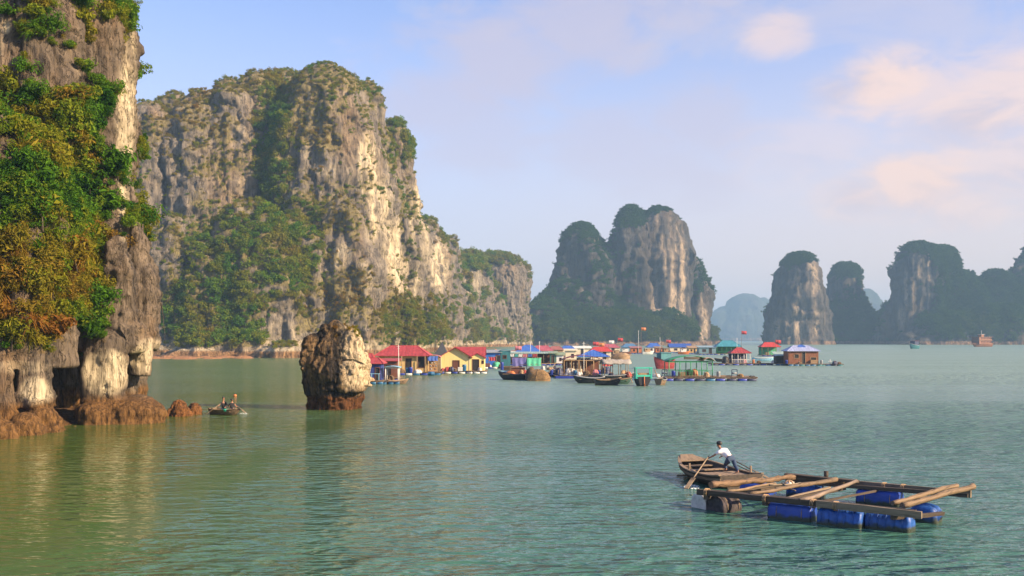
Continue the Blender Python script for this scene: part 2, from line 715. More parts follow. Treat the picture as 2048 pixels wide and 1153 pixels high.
def scatter(name, P, size, tint, idx, pool, label, cat, mat=None, tilt=0.25, squash=None, parent=None):
    """one stuff object: plants instanced on the given points"""
    n = len(P)
    me = bpy.data.meshes.new(name)
    me.from_pydata([tuple(p) for p in P], [], [])
    rg = np.random.default_rng(n)
    rot = np.stack([rg.normal(size=n) * tilt, rg.normal(size=n) * tilt, rg.uniform(0, 6.283, n)], 1).astype(np.float32)
    sc = np.stack([size * rg.uniform(0.85, 1.2, n), size * rg.uniform(0.85, 1.2, n), size * rg.uniform(0.8, 1.25, n)], 1).astype(np.float32)
    for nm, typ, key, arr in (('tint', 'FLOAT', 'value', np.asarray(tint, np.float32)), ('rot', 'FLOAT_VECTOR', 'vector', rot.ravel()),
                              ('scl', 'FLOAT_VECTOR', 'vector', sc.ravel()), ('idx', 'INT', 'value', np.asarray(idx, np.int32))):
        at_ = me.attributes.new(nm, typ, 'POINT')
        at_.data.foreach_set(key, arr)
    o = bpy.data.objects.new(name, me)
    COL.objects.link(o)
    tag(o, label, cat, kind='stuff')
    nt = bpy.data.node_groups.new(name, 'GeometryNodeTree')
    nt.interface.new_socket('Geometry', in_out='INPUT', socket_type='NodeSocketGeometry')
    nt.interface.new_socket('Geometry', in_out='OUTPUT', socket_type='NodeSocketGeometry')
    N, L = nt.nodes, nt.links
    gi, go = N.new('NodeGroupInput'), N.new('NodeGroupOutput')
    ci = N.new('GeometryNodeCollectionInfo')
    ci.inputs['Collection'].default_value = pool
    ci.inputs['Separate Children'].default_value = True
    ci.inputs['Reset Children'].default_value = True
    ip = N.new('GeometryNodeInstanceOnPoints')
    L.new(gi.outputs[0], ip.inputs['Points'])
    L.new(ci.outputs[0], ip.inputs['Instance'])
    ip.inputs['Pick Instance'].default_value = True

    def na(nm, typ):
        a = N.new('GeometryNodeInputNamedAttribute')
        a.data_type = typ
        a.inputs['Name'].default_value = nm
        return a.outputs['Attribute']
    L.new(na('idx', 'INT'), ip.inputs['Instance Index'])
    e2r = N.new('FunctionNodeEulerToRotation')
    L.new(na('rot', 'FLOAT_VECTOR'), e2r.inputs[0])
    L.new(e2r.outputs[0], ip.inputs['Rotation'])
    L.new(na('scl', 'FLOAT_VECTOR'), ip.inputs['Scale'])
    L.new(ip.outputs[0], go.inputs[0])
    md = o.modifiers.new('scatter', 'NODES')
    md.node_group = nt
    return o


# ------------------------------------------------------------------ karst rock masses
def lobe(mb, cx, cy, rx, ry, z0, z1, p=5.0, flare=0.12, fp=2.0, n=2.3, rot=0.0, lean=(0, 0), q=2.0, under=None, nz=22, nth=40):
    """closed column of rock: superellipse sections, straight wall, rounded top, flared foot"""
    rings = []
    for i in range(nz + 1):
        t = 1 - (1 - i / nz) ** 1.35
        t = min(t, 0.9985)
        r = (1 - t ** p) ** (1 / q) * (1 + flare * (1 - t) ** fp)
        if under is not None:
            r *= under(t)
        rings.append((t, r))
    vs, fs = [], []
    for t, r in rings:
        for k in range(nth):
            a = 2 * math.pi * k / nth
            c, s = math.cos(a), math.sin(a)
            x = math.copysign(abs(c) ** (2 / n), c) * rx * r
            y = math.copysign(abs(s) ** (2 / n), s) * ry * r
            xr = x * math.cos(rot) - y * math.sin(rot)
            yr = x * math.sin(rot) + y * math.cos(rot)
            vs.append((cx + xr + lean[0] * t, cy + yr + lean[1] * t, z0 + (z1 - z0) * t))
    m = nth
    for i in range(nz):
        for k in range(m):
            k2 = (k + 1) % m
            fs.append((i * m + k, i * m + k2, (i + 1) * m + k2, (i + 1) * m + k))
    fs.append(tuple(reversed(range(m))))
    fs.append(tuple(nz * m + k for k in range(m)))
    mb.add(vs, fs)


def lobe_px(mb, px, d, hw, py_top, ry=1.0, z0=-3.0, **kw):
    """lobe placed by where its outline stands in the photograph at distance d"""
    lobe(mb, wx(px, d), d, hw / F * d, hw / F * d * ry, z0, wz(py_top, d), **kw)


def remesh(mb, voxel):
    me = bpy.data.meshes.new('tmp')
    me.from_pydata(mb.v, [], mb.f)
    o = bpy.data.objects.new('tmp', me)
    COL.objects.link(o)
    m = o.modifiers.new('r', 'REMESH')
    m.mode = 'VOXEL'
    m.voxel_size = voxel
    m.use_smooth_shade = True
    dg = bpy.context.evaluated_depsgraph_get()
    out = bpy.data.meshes.new_from_object(o.evaluated_get(dg))
    bpy.data.objects.remove(o)
    bpy.data.meshes.remove(me)
    return out


def get_vn(me):
    n = len(me.vertices)
    co = np.empty(n * 3, np.float32)
    me.vertices.foreach_get('co', co)
    no = np.empty(n * 3, np.float32)
    me.vertex_normals.foreach_get('vector', no)
    return co.reshape(-1, 3).astype(np.float64), no.reshape(-1, 3).astype(np.float64)


def project(co):
    y = np.maximum(co[:, 1], 1.0)
    return 1024 + F * co[:, 0] / y, HZ - F * (co[:, 2] - CAMZ) / y


def blobs2d(px, py, blobs):
    """sum of soft ellipses (centre, radii, amount) laid over the mass as the photograph shows it"""
    r = np.zeros(len(px))
    for cx, cy, rx, ry, a in blobs:
        q = ((px - cx) / rx) ** 2 + ((py - cy) / ry) ** 2
        r += a * np.clip(1.4 - q, 0, 1)
    return r


def carve(me, s, amp=1.0, seed=0.0, pit=0.0, zmin=None):
    """weathered limestone relief: masses, buttresses, vertical flutes, ledges; s = scale (1 = 100 m class cliff)"""
    co, no = get_vn(me)
    off = np.array([seed * 31.7, seed * 12.1, seed * 7.7])
    horiz = no.copy()
    horiz[:, 2] *= 0.35
    P = co + off
    steep = np.clip(1.25 - np.abs(no[:, 2]), 0.15, 1)

    def aniso(l, zs):
        return P / np.array([l, l, l * zs])
    d = fbm(P / (34 * s), 3) * 4.5
    d += ridge(aniso(15 * s, 4.5), 2) * 2.0 * steep
    d += ridge(aniso(5.2 * s, 6.0), 3, 0.6) * 0.9 * steep
    d -= ridge(aniso(7.5 * s, 7.0) + 40, 2, 0.5) * 0.8 * steep
    d += fbm(aniso(2.0 * s, 4.0), 2, 0.6) * 0.6 * steep
    # broken blocks: every fracture cell stands a little proud or back
    Wp = P + 2.2 * s * np.stack([perlin(P / (6 * s)), perlin(P / (6 * s) + 50), perlin(P / (6 * s) + 90)], 1)
    for l, zs, a_ in ((11.0, 3.2, 2.6), (4.2, 3.0, 1.15), (1.9, 2.2, 0.55)):
        v_, e_ = cells(Wp / np.array([l * s, l * s, l * s * zs]), int(seed))
        d += (v_ - 0.5) * a_ * steep - np.exp(-e_ * 9) * a_ * 0.35 * steep
    # ledges and overhangs
    warp = fbm(P / (18 * s), 2) * 6 * s
    zl = (P[:, 2] + warp) / (9.0 * s)
    saw = zl - np.floor(zl)
    d += (np.minimum(saw * 1.4, (1 - saw) * 5) - 0.5) * 1.4 * np.clip(fbm(P / (25 * s), 2) + 0.4, 0, 1) * steep
    d += fbm(P / (4 * s), 3) * 0.9
    if pit:
        low = np.clip((pit - P[:, 2] + seed * 7.7) / 0.5, 0, 1)
        pv_, pe_ = cells(co / 0.55, 3)
        d += low * (fbm(co / 0.8, 3) * 0.28 + (pv_ - 0.5) * 0.16 - np.exp(-pe_ * 8) * 0.10 + fbm(co / 0.25, 2) * 0.06) / s
    if zmin is not None:
        d = d * (0.50 + 0.50 * np.clip((co[:, 2] - zmin) / 2.0, 0, 1))
    co2 = co + horiz * (d * s * amp)[:, None]
    me.vertices.foreach_set('co', co2.astype(np.float32).ravel())
    me.update()
    return co2


def set_attr(me, name, v):
    a = me.attributes.new(name, 'FLOAT', 'POINT')
    a.data.foreach_set('value', np.clip(v, 0, 1).astype(np.float32))


def sample(me, weight, n, seed=1):
    """n random surface points with density proportional to the vertex weight; returns points, normals, weights"""
    me.calc_loop_triangles()
    nt = len(me.loop_triangles)
    tri = np.empty(nt * 3, np.int32)
    me.loop_triangles.foreach_get('vertices', tri)
    tri = tri.reshape(-1, 3)
    co, no = get_vn(me)
    a, b, c = co[tri[:, 0]], co[tri[:, 1]], co[tri[:, 2]]
    area = 0.5 * np.linalg.norm(np.cross(b - a, c - a), axis=1)
    wt = area * weight[tri].mean(1)
    wt = np.where(wt > 0, wt, 0)
    rg = np.random.default_rng(seed)
    cdf = np.cumsum(wt)
    k = np.minimum(np.searchsorted(cdf, rg.uniform(0, cdf[-1], n)), nt - 1)
    u, v = rg.uniform(size=n), rg.uniform(size=n)
    fl = u + v > 1
    u[fl], v[fl] = 1 - u[fl], 1 - v[fl]
    w_ = (1 - u - v)[:, None]
    P = a[k] * w_ + b[k] * u[:, None] + c[k] * v[:, None]
    Nn = no[tri[k]].mean(1)
    return P, Nn, weight[tri[k]].mean(1)


def link_mesh(name, me, mat):
    me.materials.clear()
    me.materials.append(mat)
    for p in (me.polygons,):
        p.foreach_set('use_smooth', np.ones(len(me.polygons), bool))
    o = bpy.data.objects.new(name, me)
    COL.objects.link(o)
    return o


POOL_FAR = plant_pool([leaf_mesh('crown', 130, 0.42, 6, 0.9, s, mat=LEAF_DARK) for s in range(5)] + [leaf_mesh('low_bush', 90, 0.45, 5, 0.5, 20 + s, mat=LEAF_DARK) for s in range(3)])
POOL_MID = plant_pool([leaf_mesh('crown', 230, 0.30, 8, 0.95, 40 + s) for s in range(6)] + [leaf_mesh('low_bush', 150, 0.32, 6, 0.5, 60 + s) for s in range(3)]
                      + [blade_mesh('grass_tuft', 60, 1.1, 0.10, 0.6, 0.6, 70)])

FAST = False
# ------------------------------------------------------------------ big karst on the left
mb = MB()
lobe_px(mb, 655, 450, 108, 128, ry=1.15, p=5, flare=0.25, fp=1.5)
lobe_px(mb, 520, 455, 80, 148, ry=1.1, p=5, flare=0.2)
lobe_px(mb, 405, 440, 85, 182, ry=1.1, p=5, flare=0.15)
lobe_px(mb, 300, 435, 75, 205, ry=1.1, p=6, flare=0.1)
lobe_px(mb, 190, 440, 110, 230, ry=0.8, p=5, flare=0.1)
lobe_px(mb, 735, 470, 40, 160, ry=1.2, p=6, flare=1.0, fp=1.6)
lobe_px(mb, 790, 520, 46, 243, ry=1.2, p=6, flare=0.4, fp=1.7)
lobe_px(mb, 800, 590, 62, 420, ry=1.5, p=6, flare=0.2)
lobe_px(mb, 848, 690, 52, 438, ry=1.6, p=3, flare=0.4)
lobe_px(mb, 893, 800, 42, 478, ry=1.5, p=2.2, flare=0.6)
lobe_px(mb, 930, 830, 28, 515, ry=1.5, p=2.5, flare=0.5)
lobe_px(mb, 462, 475, 60, 158, ry=1.0, p=6, flare=0.1)
lobe_px(mb, 575, 485, 60, 143, ry=1.0, p=6, flare=0.1)
lobe_px(mb, 352, 470, 60, 188, ry=1.0, p=6, flare=0.1)
lobe_px(mb, 1000, 940, 56, 512, ry=1.0, p=9, flare=0.16)
lobe_px(mb, 940, 880, 40, 505, ry=1.5, p=6, flare=0.4)
lobe_px(mb, 466, 436, 52, 172, ry=0.9, p=5, flare=0.35)
lobe_px(mb, 960, 900, 50, 560, ry=1.2, p=4, flare=0.3)
# spurs and wooded slopes at the foot
lobe_px(mb, 500, 392, 95, 400, ry=0.55, p=1.8, flare=0.35, fp=1.2)
lobe_px(mb, 400, 385, 75, 480, ry=0.5, p=1.8, flare=0.3)
lobe_px(mb, 590, 398, 60, 440, ry=0.6, p=2.0, flare=0.3)
lobe_px(mb, 680, 405, 60, 380, ry=0.6, p=2.2, flare=0.5, fp=1.2)
lobe_px(mb, 340, 385, 40, 430, ry=0.9, p=3.0, flare=0.2)
lobe_px(mb, 760, 450, 60, 540, ry=0.6, p=1.7, flare=0.6, fp=1.1)
lobe_px(mb, 815, 520, 60, 560, ry=0.6, p=1.6, flare=0.5, fp=1.1)
lobe_px(mb, 470, 352, 150, 668, ry=0.22, p=2.5, flare=0.1)
lobe_px(mb, 560, 345, 75, 690, ry=0.3, p=2.5, flare=0.1)
lobe_px(mb, 390, 346, 60, 690, ry=0.3, p=2.5, flare=0.1)
me = remesh(mb, 0.75)
co = carve(me, 1.0, 1.0, 1.0)
_, no = get_vn(me)
px, py = project(co)
VEG1 = [(500, 560, 120, 130, .9), (420, 640, 110, 70, .9), (600, 500, 70, 80, .7), (545, 300, 38, 140, .75), (690, 155, 90, 28, .9), (490, 165, 170, 30, .8),
        (400, 235, 100, 55, .45), (620, 235, 75, 95, .55), (800, 285, 35, 55, .9), (660, 420, 55, 60, .6), (830, 650, 85, 62, .9), (700, 560, 60, 50, .55),
        (745, 610, 60, 60, .45), (640, 620, 70, 60, .5), (300, 260, 40, 40, .4), (400, 320, 50, 30, .5), (470, 300, 50, 60, .3), (900, 455, 30, 20, .3),
        (970, 610, 14, 70, .4), (985, 665, 40, 25, .4), (1000, 590, 70, 70, -.55), (1000, 518, 50, 14, .5), (1020, 600, 40, 80, -.3), (900, 600, 40, 100, -.4), (800, 430, 20, 40, .4), (730, 470, 40, 40, .35), (600, 380, 60, 60, .4),
        (750, 210, 25, 30, .4), (440, 420, 60, 40, .3), (360, 470, 50, 40, .6), (360, 590, 40, 80, .6),
        (335, 420, 30, 60, -.4), (760, 470, 40, 120, -.5), (470, 400, 60, 35, -.3), (690, 290, 50, 60, -.2), (860, 560, 25, 100, -.4), (660, 510, 30, 40, -.4),
        (560, 640, 28, 40, -.45), (600, 690, 80, 22, -.7), (400, 705, 200, 12, -.7)]
veg = blobs2d(px, py, VEG1) * 0.62 + 0.50 * fbm(co / 20, 3) + 0.55 * fbm(co / np.array([6, 6, 9.]), 3) + 0.75 * np.clip(no[:, 2] - 0.2, -0.3, 1) + 0.22
veg = np.where(co[:, 2] < 3.5, 0, veg)
PALE1 = [(735, 335, 20, 70, 1.0), (760, 410, 24, 60, .9), (790, 500, 28, 60, 1.0), (830, 420, 14, 70, 1.0), (812, 560, 30, 50, .7), (878, 530, 18, 55, 1.0),
         (725, 560, 30, 35, .35), (680, 515, 25, 25, .7), (945, 545, 18, 60, .5), (740, 460, 14, 30, .6), (850, 490, 10, 50, .6), (560, 665, 50, 25, .4), (650, 340, 20, 14, .6)]
pale = blobs2d(px, py, PALE1) * (0.75 + 1.2 * fbm(co / np.array([5, 5, 40.]), 2)) + 0.5 * np.clip(fbm(co / np.array([9, 9, 50.]) + 5, 3) - 0.35, 0, 1)
pale = np.where(co[:, 2] < 6, np.maximum(pale, 0.5 + 0.5 * fbm(co / 6, 2)), pale)
set_attr(me, 'veg', veg)
set_attr(me, 'pale', pale)
ROCK_BIG = rock_material('limestone_big', 1.3, dark=(0.060, 0.052, 0.046), mid=(0.155, 0.130, 0.105), light=(0.24, 0.20, 0.155), pale=(0.66, 0.54, 0.36),
                         soil=(0.12, 0.095, 0.03), ochre=(0.27, 0.17, 0.08), tide=(0.20, 0.115, 0.055), tide_z=2.2)
big = link_mesh('cliff', me, ROCK_BIG)
tag(big, 'tall wooded limestone karst with pale streaked right face behind the floating houses', 'cliff', kind='structure')

facing = np.clip(0.35 - no[:, 1], 0, 1) > 0.05
P, Nn, ww = sample(me, np.clip(veg - 0.16, 0, 0.45) * facing * (1 + 1.6 * np.clip(blobs2d(px, py, [(830, 645, 75, 60, 1), (700, 600, 60, 60, .4)]), 0, 1)), 22000, 3)
ppx, ppy = project(P)
n = len(P)
gully = blobs2d(ppx, ppy, [(500, 560, 130, 140, 1), (545, 300, 40, 150, 1), (420, 640, 110, 80, 1), (600, 480, 70, 80, .6), (970, 600, 60, 120, .7), (810, 270, 40, 60, .6)])
yel = blobs2d(ppx, ppy, [(830, 650, 90, 60, .12), (650, 620, 80, 60, .8), (700, 480, 60, 90, .5), (400, 260, 120, 70, .6), (620, 300, 60, 100, .4), (390, 640, 40, 60, .35), (740, 600, 60, 60, .5), (500, 170, 200, 30, .35)])
tint = 0.47 + 0.22 * fbm(P / 12, 2) - 0.10 * np.clip(gully, 0, 1) + 0.26 * np.clip(yel, 0, 1) + RNG.normal(size=n) * 0.07
tint = np.clip(tint + 0.05, 0, 0.85)
size = (0.75 + 1.35 * np.clip(gully, 0, 1) + 0.4 * RNG.uniform(size=n)) * (0.5 + 0.9 * RNG.uniform(size=n)) * np.clip(P[:, 1] / 430, 0.9, 1.8)
idx = np.where(RNG.uniform(size=n) < np.clip(0.35 + 0.6 * gully, 0, 0.95), RNG.integers(0, 6, n), RNG.integers(6, 10, n))
scatter('cliff_foliage', P + Nn * size[:, None] * 0.25, size * (1 + 0.5 * np.clip(blobs2d(ppx, ppy, [(830, 650, 80, 60, 1)]), 0, 1)), np.clip(tint, 0, 1), idx, POOL_MID, 'dense green and olive woods clinging to the tall limestone karst', 'foliage')

# narrow rubble shore at its foot
mb = MB()
for i in range(70):
    ppx_ = RNG.uniform(300, 720)
    d_ = dist(719 - (ppx_ - 300) * 0.014 + RNG.uniform(-4, 1.0))
    r_ = RNG.uniform(1.0, 3.2)
    lobe(mb, wx(ppx_, d_), d_, r_ * 1.9, r_ * 1.2, -1.0, RNG.uniform(0.25, 1.0), p=2, flare=0.3, nz=8, nth=14)
me = remesh(mb, 0.35)
co = carve(me, 0.09, 1.2, 4.0)
set_attr(me, 'veg', np.zeros(len(co)))
set_attr(me, 'pale', np.clip(fbm(co / 3, 2), 0, 0.4))
sh = link_mesh('shore', me, rock_material('shore_rock', 0.3, tide=(0.30, 0.15, 0.07), tide_z=3, ochre=(0.30, 0.14, 0.06)))
tag(sh, 'low reddish rubble shore at the foot of the tall karst', 'shore', kind='structure')


# ------------------------------------------------------------------ middle and right islands
def island(name, label, lobes, voxel, s, seed, vegb, paleb, tintf, nplants, psize, rockkw, vegbase=0.25, flabel=None, amp=1.0):
    mb = MB()
    for a in lobes:
        kw = dict(a[-1]) if isinstance(a[-1], dict) else {}
        b = a[:-1] if kw else a
        lobe_px(mb, *b, **kw)
    me = remesh(mb, voxel)
    co = carve(me, s, amp, seed)
    _, no = get_vn(me)
    px, py = project(co)
    veg = blobs2d(px, py, vegb) + 0.4 * fbm(co / (24 * s), 3) + 0.45 * fbm(co / (6 * s), 3) + 0.45 * np.clip(no[:, 2] - 0.2, -0.3, 1) + vegbase
    veg = np.where(co[:, 2] < 5, 0, veg)
    pale = blobs2d(px, py, paleb) * np.clip(0.55 + 2.2 * fbm(co / np.array([5 * s, 5 * s, 90 * s]), 2), 0, 1.2)
    set_attr(me, 'veg', veg)
    set_attr(me, 'pale', pale)
    o = link_mesh(name, me, rock_material(name + '_rock', 1.6 * s, tide_z=2.0 * s, **rockkw))
    tag(o, label, 'karst island', kind='structure')
    if nplants:
        P, Nn, ww = sample(me, np.clip(veg - 0.25, 0, 0.5) * (no[:, 1] < 0.35), nplants, int(seed * 10))
        n = len(P)
        ppx, ppy = project(P)
        t = np.clip(tintf(P, ppx, ppy) + 0.16 * fbm(P / 30, 2) + RNG.normal(size=n) * 0.05, 0, 1)
        sz = psize * (0.55 + 0.85 * RNG.uniform(size=n))
        idx = np.where(RNG.uniform(size=n) < 0.75, RNG.integers(0, 5, n), RNG.integers(5, 8, n))
        scatter('island_foliage', P + Nn * sz[:, None] * 0.2, sz, t, idx, POOL_FAR, flabel, 'foliage')
    return o


R2 = dict(dark=(0.018, 0.018, 0.019), mid=(0.045, 0.041, 0.038), light=(0.082, 0.072, 0.062), pale=(0.48, 0.36, 0.24), ochre=(0.17, 0.115, 0.065), soil=(0.035, 0.045, 0.022), tide=(0.16, 0.10, 0.06))  # island rock tones lowered so the colour carries the shade of their fronts
island('island', 'double topped karst island with pale cliff stripes behind the floating village', [
    (1168, 1180, 43, 450, 1.1, {'p': 6, 'flare': 0.75, 'fp': 1.25}),
    (1130, 1150, 60, 560, 1.0, {'p': 3, 'flare': 0.25}),
    (1138, 1165, 34, 508, 1.0, {'p': 4, 'flare': 0.4}),
    (1204, 1190, 30, 476, 1.0, {'p': 5, 'flare': 0.3}),
    (1090, 1120, 40, 600, 1.0, {'p': 2.5, 'flare': 0.3}),
    (1262, 1200, 47, 412, 1.2, {'p': 6, 'flare': 0.45, 'fp': 1.4}),
    (1318, 1200, 46, 411, 1.2, {'p': 8, 'flare': 0.25, 'fp': 1.5}),
    (1298, 1200, 40, 425, 1.2, {'p': 8, 'flare': 0.25, 'fp': 1.5}),
    (1350, 1210, 25, 432, 1.3, {'p': 8, 'flare': 0.45, 'fp': 1.5}),
    (1215, 1180, 40, 500, 1.0, {'p': 3, 'flare': 0.3}),
    (1380, 1240, 30, 515, 1.2, {'p': 6, 'flare': 0.25, 'fp': 1.5}),
    (1403, 1270, 13, 560, 2.0, {'p': 5, 'flare': 0.6}),
    (1240, 1090, 130, 625, 0.35, {'p': 1.6, 'flare': 0.25}),
    (1320, 1100, 80, 620, 0.4, {'p': 1.6, 'flare': 0.2}),
    (1150, 1080, 90, 640, 0.4, {'p': 1.6, 'flare': 0.2}),
    (1415, 1290, 22, 650, 1.0, {'p': 2, 'flare': 0.2}),
], 2.3, 2.0, 2.0,
    [(1165, 460, 50, 30, .4), (1265, 430, 50, 30, .5), (1320, 415, 40, 14, .6), (1230, 650, 140, 35, .7), (1330, 655, 70, 26, .6), (1110, 630, 50, 70, .4), (1220, 560, 60, 60, .25),
     (1395, 560, 16, 50, .5), (1420, 660, 18, 30, .4), (1340, 520, 55, 110, -.6), (1410, 640, 14, 60, -.6), (1300, 560, 25, 70, -.3)],
    [(1357, 560, 15, 110, 1.0), (1352, 620, 15, 40, .9), (1310, 600, 13, 45, .9), (1325, 530, 8, 60, .7), (1305, 470, 9, 50, .5), (1405, 640, 11, 60, 1.0), (1312, 470, 5, 90, .5), (1340, 470, 5, 50, .4)],
    lambda P, x, y: 0.20 + 0.30 * np.clip((y - 600) / 60, 0, 1), 14000, 2.4, R2, vegbase=0.10, flabel='dark green woods covering the double topped karst island')
island('island', 'tall flat topped karst tower standing alone right of the village', [
    (1598, 1300, 40, 506, 1.0, {'p': 12, 'flare': 0.55, 'fp': 1.5}),
    (1570, 1300, 14, 520, 1.0, {'p': 5, 'flare': 1.2, 'fp': 1.4}),
    (1628, 1310, 14, 520, 1.0, {'p': 5, 'flare': 0.7}),
    (1645, 1330, 20, 606, 1.0, {'p': 4, 'flare': 0.3}),
], 2.3, 2.0, 3.0,
    [(1595, 515, 45, 18, .6), (1580, 545, 40, 20, .15), (1600, 600, 70, 90, -.45), (1650, 620, 12, 30, .1)],
    [(1630, 570, 7, 60, .9), (1612, 610, 9, 60, .8), (1592, 600, 5, 70, .6), (1640, 640, 10, 40, .8), (1575, 640, 12, 40, .5), (1610, 660, 30, 25, .5), (1555, 660, 15, 30, .4), (1620, 530, 6, 12, .6)],
    lambda P, x, y: 0.22, 3000, 2.0, R2, vegbase=0.04, flabel='dark shrubs on the flat topped karst tower')
island('island', 'narrow dark karst tower with wooded skirt behind the flat topped tower', [
    (1688, 1420, 23, 532, 1.2, {'p': 10, 'flare': 0.6, 'fp': 1.5}),
    (1672, 1420, 14, 560, 1.2, {'p': 5, 'flare': 0.8, 'fp': 1.5}),
    (1712, 1400, 34, 612, 1.0, {'p': 2.5, 'flare': 0.4}),
    (1740, 1390, 30, 640, 1.0, {'p': 2, 'flare': 0.4}),
    (1770, 1400, 40, 662, 0.8, {'p': 2, 'flare': 0.3}),
], 2.6, 2.0, 4.0, [(1700, 640, 60, 50, .5), (1690, 540, 30, 20, .5)], [(1708, 580, 4, 40, .3), (1664, 640, 5, 40, .5)],
    lambda P, x, y: 0.16, 5000, 2.5, R2, vegbase=0.10, flabel='dark woods on the narrow karst tower')
island('island', 'broad karst island with striped dark cliff and long wooded ridge at the right edge', [
    (1840, 1330, 40, 488, 1.1, {'p': 8, 'flare': 0.5, 'fp': 1.4}),
    (1812, 1330, 22, 515, 1.1, {'p': 8, 'flare': 0.7, 'fp': 1.3}),
    (1885, 1350, 30, 496, 1.1, {'p': 5, 'flare': 0.9, 'fp': 1.2}),
    (1930, 1350, 42, 545, 1.0, {'p': 2.2, 'flare': 0.5}),
    (1790, 1330, 20, 600, 1.0, {'p': 3, 'flare': 0.5}),
    (1990, 1380, 60, 545, 1.0, {'p': 2.2, 'flare': 0.4}),
    (2045, 1380, 30, 525, 1.0, {'p': 3, 'flare': 0.4}),
    (2075, 1400, 46, 492, 1.0, {'p': 5, 'flare': 0.2}),
    (2150, 1400, 70, 520, 1.0, {'p': 3, 'flare': 0.2}),
    (1900, 1270, 90, 625, 0.4, {'p': 1.6, 'flare': 0.3}),
    (2000, 1270, 110, 610, 0.4, {'p': 1.6, 'flare': 0.3}),
    (2120, 1280, 90, 600, 0.4, {'p': 1.6, 'flare': 0.3}),
], 2.6, 2.0, 5.0,
    [(1850, 495, 50, 14, .5), (1890, 520, 35, 30, .5), (1950, 600, 120, 70, .6), (2020, 620, 90, 60, .6), (1840, 570, 45, 60, -.5), (1800, 640, 30, 40, -.3), (1900, 650, 70, 30, .4)],
    [(1812, 560, 4, 60, .8), (1824, 560, 4, 70, .7), (1838, 570, 4, 60, .6), (1858, 560, 3, 70, .6), (1880, 590, 4, 50, .3), (1803, 640, 8, 30, .5)],
    lambda P, x, y: 0.16 + 0.22 * np.clip((y - 600) / 50, 0, 1) * np.clip((x - 1880) / 60, 0, 1), 18000, 2.8, R2, vegbase=0.14, flabel='dark green woods on the broad right hand karst island')
for lbl, lb in (('pale blue distant karst hill between the village and the karst tower', [
        (1490, 4300, 50, 588, 1.0, {'p': 2.5, 'flare': 0.5}), (1450, 4300, 36, 612, 1.0, {'p': 2.5, 'flare': 0.4}), (1527, 4400, 22, 595, 1.0, {'p': 3, 'flare': 0.6}), (1550, 4350, 40, 625, 1, {'p': 2, 'flare': .4})]),
        ('pale blue distant karst hill behind the narrow dark tower', [
        (1735, 3700, 26, 578, 1.0, {'p': 3, 'flare': 0.5}), (1765, 3700, 30, 608, 1.0, {'p': 3, 'flare': 0.5}), (1700, 3750, 40, 600, 1, {'p': 3, 'flare': .3}), (1660, 3750, 30, 590, 1, {'p': 3, 'flare': .3})])):
    island('hill', lbl, lb, 8, 6.0, 6.0, [], [], None, 0, 1, R2, vegbase=0.4, amp=0.8)

# ------------------------------------------------------------------ near cliff at the left edge
def ncl(mb, pxc, d, hw, pyt, pyb, ry=1.0, **kw):
    lobe(mb, wx(pxc, d), d, hw / F * d, hw / F * d * ry, wz(pyb, d), wz(pyt, d), **kw)


mb = MB()
# upper wall: stacked masses, overhanging the water at z of about 5 m
for pxc, d, hw, pyt, pyb, ry, kw in (
        (0, 88, 250, -160, 500, 0.9, dict(p=9, flare=-0.02)),
        (20, 86, 232, 300, 560, 0.85, dict(p=5, flare=0.02)),
        (180, 81, 100, 385, 704, 0.7, dict(p=5, flare=0.40, fp=1.1, under=lambda t: min(1.0, 0.92 + t * 1.6))),
        (262, 80, 36, 440, 702, 0.9, dict(p=4, flare=0.55, fp=1.0, under=lambda t: min(1.0, 0.88 + t * 2))),
        (205, 76, 46, 540, 704, 0.85, dict(p=3, flare=0.25, n=3.0, under=lambda t: min(1.0, 0.94 + t * 2))),
        (235, 76, 34, 470, 706, 0.8, dict(p=3, flare=0.35, under=lambda t: min(1.0, 0.92 + t * 2))),
        (60, 75, 100, 330, 700, 0.7, dict(p=3, flare=0.10, under=lambda t: min(1.0, 0.85 + t * 1.5))),
        (-70, 69, 180, 205, 738, 0.6, dict(p=4, flare=0.05, under=lambda t: min(1.0, 0.9 + t * 1.5))),
        (40, 72, 95, 300, 735, 0.6, dict(p=3, flare=0.1)),
        (60, 70, 70, 480, 735, 0.7, dict(p=3, flare=0.2)),
        (110, 79, 90, 165, 690, 0.6, dict(p=4, flare=0.05)),
        (150, 81, 85, -60, 400, 0.8, dict(p=4, flare=0.2)),
        (60, 77, 80, -130, 300, 0.8, dict(p=4, flare=0.15))):
    ncl(mb, pxc, d, hw, pyt, pyb, ry, **kw)
# pillars of the sea cave
for pxc, d, hw, pyt, pyb, ry, kw in (
        (211, 74.6, 33, 660, 800, 0.9, dict(p=12, flare=0.02, n=4.0)),
        (280, 78, 26, 665, 752, 0.8, dict(p=9, flare=-0.25, fp=1)),
        (256, 79, 12, 690, 800, 1.0, dict(p=9, flare=0.1)),
        (70, 67.5, 24, 690, 815, 1.0, dict(p=12, flare=0.30, n=3.0)),
        (5, 66, 18, 690, 850, 1.0, dict(p=9, flare=0.2))):
    ncl(mb, pxc, d, hw, pyt, pyb, ry, **kw)
